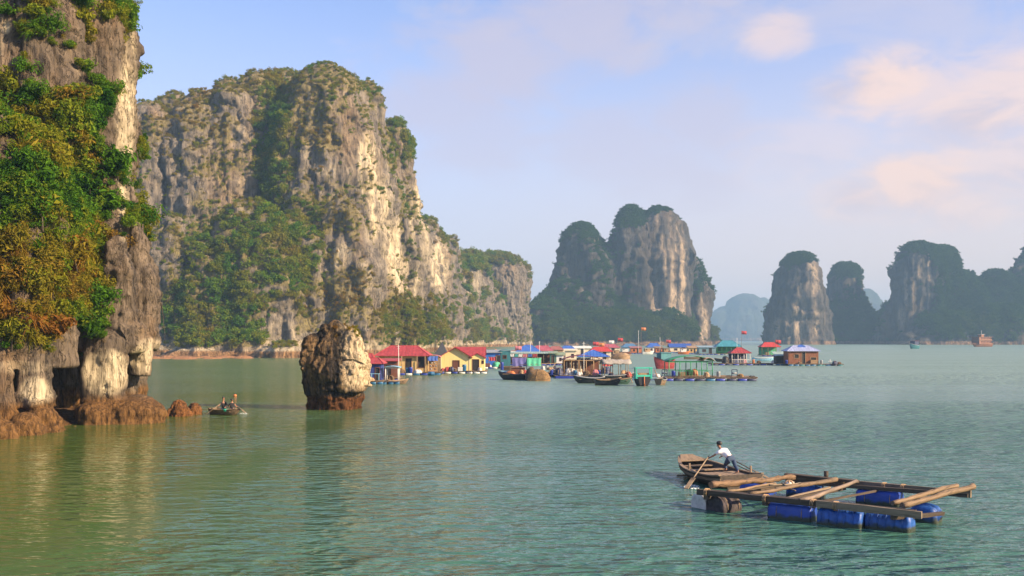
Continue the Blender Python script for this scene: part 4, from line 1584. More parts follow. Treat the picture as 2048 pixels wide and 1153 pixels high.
def house(name, label, px0, px1, pyw, wall_px, roof_px, roof, rmat, wmat, openings=(), depth=5.0, rz=0.0, over=0.4, inset=None, plat=True, fm=None, group=None, cat='house',
          floor=0.5, fmat=None, pmat=None, nfl=5, extra=None, along='y'):
    """floating house: facade between two columns of the photograph, waterline row, wall and roof heights in photo pixels.
    openings: (kind, x0, x1, z0, z1) as fractions of the facade"""
    pw, s = frame((px0 + px1) / 2, pyw)
    W = (px1 - px0) * s
    h, rh = wall_px * s, roof_px * s
    root = empty(name, pw, rz)
    tag(root, label, cat, group)
    x0, x1 = -W / 2, W / 2
    ops = [(x0 + a * W, x0 + b * W, floor + c * h, floor + d * h) for k, a, b, c, d in openings]
    z1 = floor + h
    m = wall_with_openings(x0, x1, floor, z1, 0, 0.12, ops)
    m.box(x0, x0 + 0.12, 0.12, depth - 0.12, floor, z1)
    m.box(x1 - 0.12, x1, 0.12, depth - 0.12, floor, z1)
    m.box(x0, x1, depth - 0.12, depth, floor, z1)
    if roof == 'gable' and along == 'y':
        for y in (0.0, depth - 0.12):
            m.add([(x0, y, z1), (x1, y, z1), ((x0 + x1) / 2, y, z1 + rh - 0.12), (x0, y + 0.12, z1), (x1, y + 0.12, z1), ((x0 + x1) / 2, y + 0.12, z1 + rh - 0.12)],
                  [(0, 1, 2), (3, 5, 4), (0, 2, 5, 3), (1, 4, 5, 2)])
    m.build('wall', wmat, root)
    k = 0
    for (kind, *_), o in zip(openings, ops):
        fit_opening(root, kind, *o, 0, fmat or BROWNP, pmat or DARK)
    if roof == 'hip':
        r = roof_hip(x0 - over, x1 + over, -over, depth + over, z1 + 0.05, rh, inset if inset is not None else min(W * 0.3, depth * 0.6))
    elif roof == 'gable':
        r = roof_gable(x0 - over, x1 + over, -over, depth + over, z1 - over * rh / (W / 2) * (1 if along == 'y' else 0) + 0.06, rh * (1 + (2 * over / W if along == 'y' else 0)), along)
    elif roof == 'arch':
        r = roof_arch(x0 - over, x1 + over, -over, depth + over, z1, rh)
    else:
        r = MB()
        r.add([(x0 - over, -over, z1 + 0.03), (x1 + over, -over, z1 + 0.03), (x1 + over, depth + over, z1 + rh + 0.03), (x0 - over, depth + over, z1 + rh + 0.03),
               (x0 - over, -over, z1 + 0.13), (x1 + over, -over, z1 + 0.13), (x1 + over, depth + over, z1 + rh + 0.13), (x0 - over, depth + over, z1 + rh + 0.13)],
              [(0, 3, 2, 1), (4, 5, 6, 7), (0, 1, 5, 4), (1, 2, 6, 5), (2, 3, 7, 6), (3, 0, 4, 7)])
    r.build('roof', rmat, root)
    if plat:
        platform(root, x0 - 0.5, x1 + 0.5, -1.3, depth + 0.3, floor, True, None, fm, nfl)
    if extra:
        extra(root, x0, x1, depth, floor, z1, s)
    return root


def pavilion(name, label, px0, px1, pyw, post_px, roof_px, roof, rmat, pm, depth=4.0, rz=0.0, group=None, over=0.35, floor=0.5, nfl=5, fm=None, npost=4, rail=None, back=None, cat='shelter', plat=(0.4, 0.4), inset=None):
    """open sided floating shelter: posts, roof, rail"""
    pw, s = frame((px0 + px1) / 2, pyw)
    W = (px1 - px0) * s
    root = empty(name, pw, rz)
    tag(root, label, cat, group)
    x0, x1 = -W / 2, W / 2
    z1 = floor + post_px * s
    rh = roof_px * s
    xs = [x0 + (x1 - x0) * i / (npost - 1) for i in range(npost)]
    posts(root, [(x, y) for y in (0.0, depth) for x in xs], floor, z1 + 0.05, 0.07, pm)
    if roof == 'hip':
        r = roof_hip(x0 - over, x1 + over, -over, depth + over, z1 + 0.05, rh, inset if inset is not None else min(W * 0.33, depth * 0.6))
    elif roof == 'arch':
        r = roof_arch(x0 - over, x1 + over, -over, depth + over, z1, rh)
    else:
        r = roof_gable(x0 - over, x1 + over, -over, depth + over, z1, rh, 'x')
    r.build('roof', rmat, root)
    b = MB()
    b.box(x0, x1, -0.05, 0.05, z1 - 0.12, z1)
    b.box(x0, x1, depth - 0.05, depth + 0.05, z1 - 0.12, z1)
    b.box(x0 - 0.05, x0 + 0.05, 0.05, depth - 0.05, z1 - 0.12, z1)
    b.box(x1 - 0.05, x1 + 0.05, 0.05, depth - 0.05, z1 - 0.12, z1)
    b.build('eave_beam', pm, root)
    if rail:
        rr = MB()
        for y in (0.0, depth):
            rr.box(x0, x1, y - 0.03, y + 0.03, floor + 0.85, floor + 0.92)
            n = int(W / 0.45)
            for i in range(n):
                x = x0 + W * (i + 0.5) / n
                rr.box(x - 0.03, x + 0.03, y - 0.02, y + 0.02, floor, floor + 0.85)
        rr.build('railing', rail, root)
    if back:
        bb = MB()
        bb.box(x0, x1, depth - 0.02, depth + 0.03, floor, z1 - 0.13)
        bb.build('back_wall', back, root)
    platform(root, x0 - plat[0], x1 + plat[1], -1.0, depth + 0.4, floor, True, None, fm, nfl)
    return root


def hull_mesh(L, W, H, bow=0.9, stern=0.7, rise=0.5, n=14, th=0.05):
    """open wooden hull along +x (bow), sheer rising to the bow; returns outer shell with gunwale thickness"""
    m = MB()
    secs = []
    for i in range(n + 1):
        t = i / n
        x = -L / 2 + L * t
        wv = W / 2 * (stern + (1 - stern) * min(1, t / 0.35)) * (1 if t < 0.45 else max(0.04, 1 - ((t - 0.45) / 0.55) ** 2.2 * bow))
        sh = H * (1 + rise * max(0, (t - 0.35) / 0.65) ** 2 + 0.25 * max(0, (0.25 - t) / 0.25) ** 2)
        kz = -0.25 * H + 0.9 * sh * max(0, (t - 0.72) / 0.28) ** 2
        secs.append([(x, -wv, sh), (x, -wv * 0.8, (sh + kz) * 0.45), (x, -wv * 0.45, kz), (x, wv * 0.45, kz), (x, wv * 0.8, (sh + kz) * 0.45), (x, wv, sh),
                     (x, wv - th, sh), (x, max(wv * 0.75 - th, 0.01), (sh + kz) * 0.45 + 0.03), (x, wv * 0.4, kz + 0.06), (x, -wv * 0.4, kz + 0.06), (x, -max(wv * 0.75 - th, 0.01), (sh + kz) * 0.45 + 0.03), (x, -wv + th, sh)])
    k = 12
    vs = [p for s_ in secs for p in s_]
    fs = []
    for i in range(n):
        for j in range(k):
            j2 = (j + 1) % k
            fs.append((i * k + j, i * k + j2, (i + 1) * k + j2, (i + 1) * k + j))
    m.add(vs, fs)
    m.add([secs[0][j] for j in (0, 1, 2, 3, 4, 5)], [(0, 1, 2, 3, 4, 5)])
    m.add([(p[0] + 0.05, p[1], p[2]) for p in secs[0][6:]], [(0, 1, 2, 3, 4, 5)])
    return m


def boat(label, px, pyw, length_px, rz, H, W, hm, group=None, cat='boat', name='boat', cabin=None, stripe=None, seats=True):
    pw, s = frame(px, pyw)
    L = length_px * s
    root = empty(name, pw, rz)
    tag(root, label, cat, group)
    hull_mesh(L, W, H).build('hull', hm, root)
    if stripe:
        q = hull_mesh(L + 0.06, W + 0.06, H * 1.02, th=0.12)
        # rubbing strake along the sheer only
        q2 = MB()
        pts = [v for v in q.v]
        n = 14
        for side in (0, 5):
            q2.tube([pts[i * 12 + side] for i in range(n + 1)], 0.06, 5)
        q2.build('gunwale', stripe, root)
    if seats:
        q = MB()
        for x in (-0.25, 0.05, 0.28):
            q.box(L * x - 0.12, L * x + 0.12, -W * 0.42, W * 0.42, H * 0.72, H * 0.78)
        q.build('thwart', PLANK, root)
    if cabin:
        cabin(root, L, W, H)
    return root


def drum(px, pyw, z, mat, label, r=0.29, h=0.88, dy=0.0, group='drums standing on the decks', lying=False, rz=0.0):
    p, s = frame(px, pyw)
    q = MB()
    if lying:
        q.tube([(-h / 2, 0, r), (-h / 2 + .04, 0, r), (-.12, 0, r), (-.1, 0, r), (.1, 0, r), (.12, 0, r), (h / 2 - .04, 0, r), (h / 2, 0, r)], [r * .9, r, r, r * 1.05, r * 1.05, r, r, r * .9], 14)
    else:
        q.tube([(0, 0, 0), (0, 0, .04), (0, 0, h * .33), (0, 0, h * .36), (0, 0, h * .64), (0, 0, h * .67), (0, 0, h - .04), (0, 0, h)], [r * .92, r, r, r * 1.05, r, r * 1.05, r, r * .92], 14)
    o = q.build('drum', mat, None)
    o.location = (p.x, p.y + dy, z)
    o.rotation_euler = (0, 0, rz)
    c = MB()
    c.tube([(r * .4, 0, h), (r * .4, 0, h + .03)] if not lying else [(h / 2, 0, r * 1.4), (h / 2 + .03, 0, r * 1.4)], 0.05, 8)
    c.build('bung', DARK, o)
    tag(o, label, 'drum', group)
    return o


def crate(px, pyw, z, mat, label, w_=0.6, d_=0.5, h_=0.4, dy=0.0, rz=0.0):
    p, s = frame(px, pyw)
    root = empty('crate', (p.x, p.y + dy, z), rz)
    tag(root, label, 'crate')
    q = MB()
    q.box(-w_ / 2, w_ / 2, -d_ / 2, d_ / 2, 0, 0.04)
    for x in (-w_ / 2, w_ / 2):
        for y in (-d_ / 2, d_ / 2):
            q.box(x - 0.03, x + 0.03, y - 0.03, y + 0.03, 0.04, h_)
    q.build('frame', mat, root)
    q = MB()
    for i in range(3):
        z_ = 0.06 + i * (h_ - 0.06) / 3
        z2 = z_ + (h_ - 0.06) / 3 - 0.04
        q.box(-w_ / 2 - 0.02, w_ / 2 + 0.02, -d_ / 2 - 0.05, -d_ / 2 - 0.03, z_, z2)
        q.box(-w_ / 2 - 0.02, w_ / 2 + 0.02, d_ / 2 + 0.03, d_ / 2 + 0.05, z_, z2)
        q.box(-w_ / 2 - 0.05, -w_ / 2 - 0.03, -d_ / 2, d_ / 2, z_, z2)
        q.box(w_ / 2 + 0.03, w_ / 2 + 0.05, -d_ / 2, d_ / 2, z_, z2)
    q.build('side', mat, root)
    return root


def heap(px, pyw, z, r, h, mat, label, cat='net heap', dy=0.0, name='net_heap', sx=1.0, seed=0):
    """bundled fishing net or covered goods: lumpy mound"""
    p, s = frame(px, pyw)
    rg = np.random.default_rng(seed + int(px))
    m = MB()
    n1, n2 = 9, 20
    vs = []
    for i in range(n1 + 1):
        t = i / n1
        for k in range(n2):
            a = 2 * math.pi * k / n2
            rr = r * math.cos(t * math.pi / 2) ** 0.6 * (1 + 0.14 * math.sin(3 * a + px) + rg.uniform(-.12, .12))
            vs.append((p.x + rr * math.cos(a) * sx, p.y + dy + rr * math.sin(a), z + h * math.sin(t * math.pi / 2) * (1 + rg.uniform(-.1, .1))))
    fs = [(i * n2 + k, i * n2 + (k + 1) % n2, (i + 1) * n2 + (k + 1) % n2, (i + 1) * n2 + k) for i in range(n1) for k in range(n2)]
    fs.append(tuple(range(n2)))
    m.add(vs, fs, True)
    o = m.build(name, mat)
    # cords slung over the bundle
    q = MB()
    for a in (0.4, 1.3, 2.3):
        pts = []
        for j in range(11):
            t = j / 10 * math.pi
            pts.append((p.x + math.cos(t) * math.cos(a) * r * 1.02 * sx, p.y + dy + math.cos(t) * math.sin(a) * r * 1.02, z + math.sin(t) ** 0.8 * h * 1.05))
        q.tube(pts, 0.035, 5)
    c = q.build('cord', BOARD, o)
    tag(o, label, cat)
    return o


def flag(px, pyw, top_py, mat, label, dy=0.0, w_=1.3, h_=0.85):
    p, s = frame(px, pyw)
    root = empty('flag', (p.x, p.y + dy, 0.4))
    tag(root, label, 'flag')
    H = wz(top_py, p.y) - 0.4
    q = MB()
    q.tube([(0, 0, 0), (0, 0, H)], [0.06, 0.035], 6)
    q.build('pole', POLE, root)
    c = MB()
    n = 8
    vs, fs = [], []
    for i in range(n + 1):
        x = w_ * i / n
        yy = 0.12 * math.sin(i * 1.1) * (0.3 + i / n)
        for zz in (0, -h_):
            vs += [(x + 0.05, yy, H - 0.05 + zz - 0.12 * (i / n)), (x + 0.05, yy + 0.015, H - 0.05 + zz - 0.12 * (i / n))]
    for i in range(n):
        a = 4 * i
        fs += [(a, a + 2, a + 6, a + 4), (a + 1, a + 5, a + 7, a + 3), (a, a + 4, a + 5, a + 1), (a + 2, a + 3, a + 7, a + 6)]
    fs += [(0, 1, 3, 2), (4 * n, 4 * n + 2, 4 * n + 3, 4 * n + 1)]
    c.add(vs, fs, True)
    c.build('cloth', mat, root)
    return root


def mast(px, pyw, top_py, label, dy=0.0, r=0.04, mat=None, cat='mast'):
    p, s = frame(px, pyw)
    H = wz(top_py, p.y)
    q = MB()
    q.tube([(0, 0, 0.3), (0.02, 0, H * .5), (0, 0, H)], [r * 1.4, r, r * .7], 6)
    o = q.build('mast', mat or WHITE)
    o.location = (p.x, p.y + dy, 0)
    a = MB()
    a.box(-0.28, 0.28, -0.02, 0.02, H - 0.3, H - 0.26)
    a.box(-0.18, 0.18, -0.02, 0.02, H - 0.6, H - 0.56)
    a.build('aerial', mat or WHITE, o)
    tag(o, label, cat)
    return o


def tarp(px0, px1, pyt, pyb, pyw, mat, label, dy=0.0, slope=0.3, cat='tarpaulin'):
    """hanging sheet with folds"""
    p, s = frame((px0 + px1) / 2, pyw)
    W = (px1 - px0) * s
    zt, zb = wz(pyt, p.y), wz(pyb, p.y)
    m = MB()
    nx, nz_ = 14, 6
    vs, fs = [], []
    ph = px0 * 0.7
    for t_ in (0, 0.03):
        for i in range(nx + 1):
            for j in range(nz_ + 1):
                u, v = i / nx, j / nz_
                vs.append((-W / 2 + W * u + 0.05 * math.sin(v * 5 + ph), -slope * (1 - v) + 0.09 * math.sin(u * 17 + ph) * (1 - v * 0.6) + t_, zb + (zt - zb) * v - 0.1 * math.sin(u * math.pi) * v))
    b = (nx + 1) * (nz_ + 1)
    I = lambda i, j: i * (nz_ + 1) + j
    for i in range(nx):
        for j in range(nz_):
            fs += [(I(i, j), I(i + 1, j), I(i + 1, j + 1), I(i, j + 1)), (b + I(i, j), b + I(i, j + 1), b + I(i + 1, j + 1), b + I(i + 1, j))]
    m.add(vs, fs, True)
    o = m.build('tarpaulin', mat)
    o.location = (p.x, p.y + dy, 0)
    q = MB()
    q.tube([(-W / 2 - 0.2, 0.0, zt + 0.02), (W / 2 + 0.2, 0.0, zt + 0.02)], 0.04, 6)
    for x in (-W / 2 - 0.1, W / 2 + 0.1):
        q.tube([(x, 0.02, 0.2), (x, 0.02, zt + 0.02)], 0.04, 6)
    q.build('support_frame', POLE, o)
    tag(o, label, cat)
    return o


# ------------------------------------------------------------------ left group of houses
def shed_extra(root, x0, x1, dep, fl, z1, s):
    q = MB()
    for x in (x0 + 0.3, x0 + 1.6, x1 - 0.2):
        q.box(x - 0.04, x + 0.04, -0.75, -0.67, fl, fl + 1.0)
    q.box(x0 + 0.2, x1, -0.74, -0.68, fl + 0.9, fl + 0.97)
    q.build('railing', LBLUE, root)

house('floating_shed', 'dark blue shed with a low red roof half hidden behind the rock stack', 722, 762, 768, 33, 11, 'hip', RED, BLUEW, (('door', .72, .92, 0, .75),), 3.2, extra=shed_extra, fm=[DRUMC], nfl=4, inset=1.0)
house('floating_hut', 'small red roofed hut just showing over the rock stack shoulder', 726, 744, 752, 24, 14, 'hip', RED, CREAM, (('window', .3, .6, .4, .8),), 3.0, nfl=3, inset=0.6)
house('floating_lean_to', 'red lean-to roof on dark walls between the blue shed and the ochre house', 764, 794, 762, 32, 4, 'flat', RED, BROWNP, (('door', .25, .6, 0, .8),), 2.6, nfl=3)

# light blue canopy on a small raft
pavilion('canopy_raft', 'small raft with a pale blue canopy on white posts beside the blue shed', 771, 796, 768, 27, 3, 'arch', LBLUE, WHITE, 1.8, npost=2, nfl=3, fm=[DRUMC], floor=0.4, plat=(0.5, 0.3))
mast(797, 766, 690, 'thin white pole rising in front of the ochre house', r=0.05)
boat('little grey rowing boat moored under the pale blue canopy', 795, 768, 42, math.radians(8), 0.45, 1.15, PLANK, stripe=BOARD, name='rowing_boat')


def veranda(root, x0, x1, dep, fl, z1, s):
    W = x1 - x0
    # plank battens on the front wall
    q = MB()
    n = 26
    for i in range(n):
        x = x0 + W * 0.78 * (i + 0.5) / n
        q.box(x - 0.015, x + 0.015, -0.022, -0.002, fl + 0.85 * (z1 - fl), z1)
        q.box(x - 0.015, x + 0.015, -0.022, -0.002, fl, fl + 0.15 * (z1 - fl))
    q.build('batten', OCHREW, root)
    posts(root, [(x0 + W * 0.82, -0.9), (x1 - 0.1, -0.9), (x0 + W * 0.5, -0.9)], fl, z1, 0.07, BOARD)
    q = MB()
    q.box(x0 + W * 0.55, x0 + W * 0.75, -0.8, -0.4, fl + 0.42, fl + 0.48)
    for x in (x0 + W * 0.57, x0 + W * 0.73):
        q.box(x - 0.03, x + 0.03, -0.75, -0.45, fl, fl + 0.42)
    q.build('bench', BOARD, root)

house('floating_house', 'ochre walled house with a wide red hip roof and brown door', 757, 852, 750, 32, 20, 'hip', RED, OCHREW,
      (('window', .03, .12, .45, .78), ('window', .27, .40, .35, .75), ('door', .58, .69, 0, .82), ('window', .84, .96, .28, .92)), 5.5, extra=veranda, over=0.75, inset=2.6, nfl=7, fm=[DRUM, WHITE, DRUMC])
drum(822, 752, 0.5, DRUM, 'blue drum standing at the brown door of the ochre house', dy=-0.75, h=1.0, r=0.33)
drum(815, 752, 0.5, DRUMC, 'teal drum beside the bench of the ochre house', dy=-0.55)
heap(836, 752, 0.5, 0.7, 0.6, CLOTH[1], 'pile of pale washing on the veranda of the ochre house', 'laundry', dy=-0.7, name='laundry_pile')
heap(803, 752, 0.5, 0.6, 0.7, BRNET, 'brown bundled net at the left corner of the ochre house deck', dy=-0.8)

# open passage between the two houses
pavilion('market_stall', 'open shelter stacked with goods between the ochre and the yellow house', 855, 878, 750, 30, 4, 'arch', CLOTH[3], POLE, 3.2, npost=2, nfl=2, fm=[DRUMC], back=BOARD)
tarp(856, 876, 712, 722, 750, CLOTH[2], 'blue striped awning hanging over the passage between the two houses', dy=-0.3, slope=0.5)
pq, sq = frame(866, 750)
shelf = empty('shelf', (pq.x, pq.y + 0.8, 0.5))
tag(shelf, 'tall shelf of pots under the blue striped awning', 'shelf')
q = MB()
for x in (-0.8, 0.8):
    q.box(x - 0.04, x + 0.04, -0.2, 0.2, 0, 1.9)
q.build('upright', BOARD, shelf)
for z_ in (0.3, 0.85, 1.4, 1.85):
    q = MB(); q.box(-0.76, 0.76, -0.2, 0.2, z_, z_ + 0.04); q.build('board', BOARD, shelf)
for i, (x, z_) in enumerate(((-.5, .89), (0.0, .89), (.45, .89), (-.4, .34), (.3, .34), (0.2, 1.44), (-.35, 1.44))):
    p_ = Vector((pq.x + x, pq.y + 0.8, 0.5 + z_))
    m_ = MB(); m_.tube([(0, 0, 0), (0, 0, .12), (0, 0, .26), (0, 0, .30)], [.11, .16, .15, .12], 10)
    o = m_.build('pot', [CLOTH[1], BROWNP, GREYM][i % 3]); o.location = p_
    tag(o, 'round pot on the tall shelf under the blue striped awning', 'pot', 'pots on the passage shelf')
drum(864, 751, 0.0, DRUMC, 'cyan half drum floating at the edge of the passage', lying=True, dy=-1.4, h=1.1, r=0.34)


def gable_porch(root, x0, x1, dep, fl, z1, s):
    q = MB()
    for x in (x0 + 0.02, x1 - 0.02):
        q.box(x - 0.06, x + 0.06, -0.06, -0.003, fl, z1)
    q.build('corner_trim', CREAM, root)

gh = house('floating_house', 'bright yellow gable house with closed brown shutter and red roof', 882, 939, 747, 29, 17, 'gable', RED, YELLOW, (('window', .42, .64, .14, .68),), 5.0, over=0.55, nfl=5, extra=gable_porch, pmat=BROWNP, fm=[DRUM, WHITE])
ph = house('floating_house', 'yellow porch wing with dark open door joined right of the yellow gable house', 939, 969, 747, 26, 8, 'gable', RED, YELLOW, (('door', .22, .62, 0, .84), ('window', .84, .93, .55, .75)), 5.0, over=0.25, nfl=3, pmat=DARK, fm=[WHITE])
pw_, s_ = frame(953, 747)
rr = roof_gable(wx(905, pw_.y) - pw_.x, wx(970, pw_.y) - pw_.x, 1.2, 7.5, 0.5 + 30 * s_, 17 * s_, 'x')
rr.build('main_roof', RED, ph)
drum(929, 748, 0.5, DRUMC, 'cyan drum leaning at the right corner of the yellow gable wall', dy=-0.7, h=1.2, r=0.36)
crate(921, 748, 0.5, WHITE, 'white crate before the yellow gable wall', 0.75, 0.6, 0.75, dy=-0.8)
heap(895, 748, 0.5, 0.55, 0.75, CLOTH[0], 'red and dark bundle heaped below the brown shutter', 'bundle', dy=-0.8, name='bundle')
heap(903, 748, 0.5, 0.6, 0.8, NAVY, 'navy sack heap below the brown shutter', 'sack heap', dy=-0.9, name='sack_heap')
heap(911, 748, 0.5, 0.45, 0.5, BRNET, 'small brown net bundle beside the white crate', dy=-0.9)

# dark pointed shelter behind
pw_, s_ = frame(882, 722)
q = MB()
tn_ = empty('tent', (pw_.x, pw_.y, 0)); tag(tn_, 'dark grey pointed tent showing above the roofs of the two yellow houses', 'tent')
q.add([(-15 * s_, 0, 10 * s_), (15 * s_, 0, 10 * s_), (15 * s_, 3, 10 * s_), (-15 * s_, 3, 10 * s_), (2 * s_, 1.5, 38 * s_)], [(0, 1, 4), (1, 2, 4), (2, 3, 4), (3, 0, 4)])
q.build('cover', paint('tent_grey', (0.05, 0.05, 0.06), 0.8), tn_)
posts(tn_, [(-14 * s_, 0.1), (14 * s_, 0.1), (14 * s_, 2.9), (-14 * s_, 2.9)], -0.2, 10.5 * s_, 0.08, POLE)
q = MB(); q.box(-17 * s_, 17 * s_, -0.5, 3.5, -0.2, 0.4); q.build('deck', PLANK, tn_)


# ------------------------------------------------------------------ middle group
def cab_simple(wm, rm, f0=-0.45, f1=0.0, h=1.5):
    def fn(root, L, W, H):
        q = wall_with_openings(L * f0, L * f1, H, H + h, -W * 0.36, 0.06, [(L * f0 + 0.3, L * f0 + 0.9, H + 0.7, H + 1.2)])
        q.box(L * f0, L * f1, W * 0.32, W * 0.36, H, H + h)
        q.box(L * f0, L * f0 + 0.06, -W * 0.36 + 0.06, W * 0.32, H, H + h)
        q.box(L * f1 - 0.06, L * f1, -W * 0.36 + 0.06, W * 0.32, H, H + h)
        q.build('cabin', wm, root)
        q = MB(); q.box(L * f0 - 0.2, L * f1 + 0.2, -W * 0.45, W * 0.45, H + h, H + h + 0.08); q.build('cabin_roof', rm, root)
    return fn

boat('orange topped mint green boat moored behind the yellow porch wing', 982, 713, 34, math.radians(12), 0.9, 2.6, MINT, cabin=cab_simple(MINT, ORANGE, -0.3, 0.2, 1.8), stripe=ORANGE, name='fishing_boat', cat='fishing boat')
heap(990, 712, 1.2, 1.2, 1.3, ORANGE, 'orange bundle on the mint green boat', 'bundle', name='bundle')
house('floating_shed', 'bright blue shed behind the drying red cloth right of the yellow porch', 971, 1001, 737, 26, 5, 'flat', GREYM, paint('bright_blue', (0.03, 0.16, 0.55), 0.55, 0.25, 1.2, True), (('door', .7, .95, 0, .8),), 4.0, nfl=4, fm=[WHITE, DRUM])
tarp(978, 992, 714, 722, 738, CLOTH[0], 'red cloth hung on the bright blue shed', dy=-0.5, slope=0.1, cat='cloth')
heap(993, 738, 0.5, 0.9, 1.0, GTARP, 'green covered heap on the deck of the bright blue shed', 'covered heap', dy=-0.8, name='covered_heap')
crate(975, 739, 0.5, BROWNP, 'brown crate at the corner of the bright blue shed', 1.0, 0.7, 0.8, dy=-0.8)
house('floating_cabin', 'tall narrow dark teal cabin with arched roof', 1000, 1021, 737, 30, 3, 'arch', TEALR, TEAL, (('window', .3, .6, .5, .7),), 2.6, nfl=2, over=0.2, fm=[NAVY])
pq, sq = frame(1004, 745)
drum(1004, 746, 0.5, DRUM, 'upright royal blue drum on the prow of the black barge', h=1.5, r=0.3)


def barge_cargo(root, L, W, H):
    q = MB()
    for i in range(6):
        x = -L * 0.42 + L * 0.8 * i / 6
        q.box(x, x + L * 0.12, -W * 0.46, W * 0.46, H + 0.03, H + 0.10)
    q.build('deck', BOARD, root)
    q = wall_with_openings(-L * 0.25, L * 0.12, H + 0.1, H + 1.0, -W * 0.3, 0.06, [(-L * 0.2, -L * 0.05, H + 0.35, H + 0.8)])
    q.box(-L * 0.25, L * 0.12, W * 0.26, W * 0.3, H + 0.1, H + 1.0)
    q.box(-L * 0.27, L * 0.14, -W * 0.34, W * 0.34, H + 1.0, H + 1.06)
    q.build('deckhouse', BROWNP, root)

boat('black hulled barge with low deckhouse beside the straw coloured net', 1032, 760, 70, math.radians(176), 0.85, 2.6, TAR, cabin=barge_cargo, stripe=NAVY, seats=False, name='barge', cat='barge')
heap(1078, 762, -0.1, 1.3, 1.75, STRAW, 'big straw coloured fishing net hung over the boat side', dy=-0.3, sx=1.25)
heap(1062, 761, 0.0, 1.0, 1.9, BRNET, 'dark brown net hanging left of the straw coloured net', dy=-0.4, sx=0.9)
crate(1010, 759, 0.95, LBLUE, 'pale blue crate on the bow of the black barge', 1.2, 0.6, 0.45, dy=-0.5)
heap(1022, 760, 0.9, 0.7, 0.5, ORANGE, 'orange heap of floats on the black barge', 'float heap', name='float_heap', dy=-0.5)

boat('low brown sampan lying before the dark teal cabin', 1024, 742, 40, math.radians(5), 0.7, 1.6, PLANK, stripe=BOARD, name='sampan', cat='sampan')
tarp(1025, 1053, 715, 733, 742, PURPLE, 'violet blue tarpaulin screen right of the dark teal cabin')
tarp(1054, 1082, 716, 732, 742, GTARP, 'bright green netting screen right of the violet tarpaulin', slope=0.8)
pavilion('floating_shelter', 'long low shelter with pale green roof over the violet and green screens', 1020, 1104, 731, 20, 3, 'gable', paint('pale_green_roof', (0.30, 0.40, 0.36), 0.6, 0.25, 1.0, True), POLE, 4.5, nfl=6, npost=6, back=BROWNP)
for i, (x, c_) in enumerate(((1024, 1), (1033, 4), (1041, 1), (1050, 3), (1060, 2), (1070, 0))):
    lab = ['white cloth drying at the left end of the long low shelter', 'teal cloth drying second from the left under the pale green roof', 'white cloth drying between the teal and the pink cloth',
           'pink cloth drying above the violet tarpaulin', 'blue cloth drying above the green netting', 'red cloth drying at the right end of the long low shelter'][i]
    tarp(x - 3.5, x + 3.5, 708, 714, 733, CLOTH[c_], lab, dy=-1.0, slope=0.05, cat='cloth')
house('floating_house', 'house with broad blue roof at the back of the village, nearest the cliff', 1036, 1078, 719, 12, 13, 'hip', BLUER, BLUEW, (('window', .2, .35, .3, .7), ('door', .55, .7, 0, .9)), 7.0, nfl=5, over=0.7, inset=3.0)
house('floating_house', 'house with faded red roof behind the broad blue roof', 1066, 1104, 716, 11, 10, 'hip', paint('pink_roof', (0.42, 0.09, 0.12), 0.55, 0.25, 1.0, True), CREAM, (('window', .5, .65, .3, .7),), 6.0, nfl=4, over=0.6, inset=2.0)
boat('white fishing boat moored left of the broad blue roof', 1027, 716, 24, math.radians(10), 0.9, 2.4, WHITE, cabin=cab_simple(WHITE, REDP, -0.3, 0.2, 1.6), name='fishing_boat', cat='fishing boat')
house('floating_house', 'low house with long white flat roof at the back of the village', 1132, 1182, 712, 12, 4, 'flat', WHITE, CREAM, (('window', .2, .3, .3, .7), ('door', .6, .7, 0, .9)), 6.0, nfl=6)
house('floating_house', 'house with small blue roof left of the white flat roof', 1124, 1148, 714, 13, 6, 'hip', BLUER, CREAM, (('window', .3, .5, .3, .7),), 4.0, nfl=4)
house('floating_house', 'low dusty red roofed house between the blue and the white roofs', 1098, 1126, 715, 12, 7, 'hip', paint('dusty_red_roof', (0.34, 0.12, 0.10), 0.6, 0.3, 1.0, True), BOARD, (('window', .3, .5, .3, .7),), 5.0, nfl=4)
house('floating_hut', 'dark green hut with a sage roof in the middle of the village', 1100, 1113, 731, 19, 4, 'flat', paint('sage_roof', (0.24, 0.30, 0.18), 0.6, 0.3, 1.0, True), paint('dark_green_wall', (0.05, 0.15, 0.12), 0.6, 0.3, 1.0, True), (('door', .3, .6, 0, .8),), 3.0, nfl=3)
house('floating_hut', 'white walled hut with a sage roof right of the dark green hut', 1113, 1127, 731, 16, 5, 'flat', MATS['sage_roof'], WHITE, (('window', .45, .7, .3, .65),), 3.0, nfl=3)
house('floating_hut', 'cream cabin standing high behind the maroon roof', 1131, 1153, 728, 22, 3, 'flat', CREAM, CREAM, (('window', .55, .75, .4, .7),), 3.0, nfl=3)
# centre: maroon roofed open house with float tank
cp = pavilion('floating_house', 'open fronted house with swept maroon roof and a blue float tank below', 1128, 1202, 757, 30, 10, 'arch', MAROON, BOARD, 4.0, rz=0.0, npost=6, nfl=3, fm=[NAVY], back=BROWNP, cat='house', plat=(1.6, 0.2))
pw_, s_ = frame(1165, 757)
q = MB(); q.box(wx(1110, pw_.y) - pw_.x, wx(1149, pw_.y) - pw_.x, -1.25, -0.2, -0.25, 0.38); q.build('float_tank', DRUM, cp, bevel=0.06)
q = MB()
for i in range(5):
    x = wx(1134 + i * 7, pw_.y) - pw_.x
    q.box(x - 0.05, x + 0.05, 0.6, 0.7, 0.5, 2.6)
q.box(wx(1132, pw_.y) - pw_.x, wx(1165, pw_.y) - pw_.x, 0.72, 0.8, 0.5, 1.5)
q.build('partition', CREAM, cp)
heap(1140, 757, 0.5, 0.8, 1.1, CLOTH[1], 'pale sacks stacked inside the maroon roofed house', 'sack heap', name='sack_heap', dy=0.6)
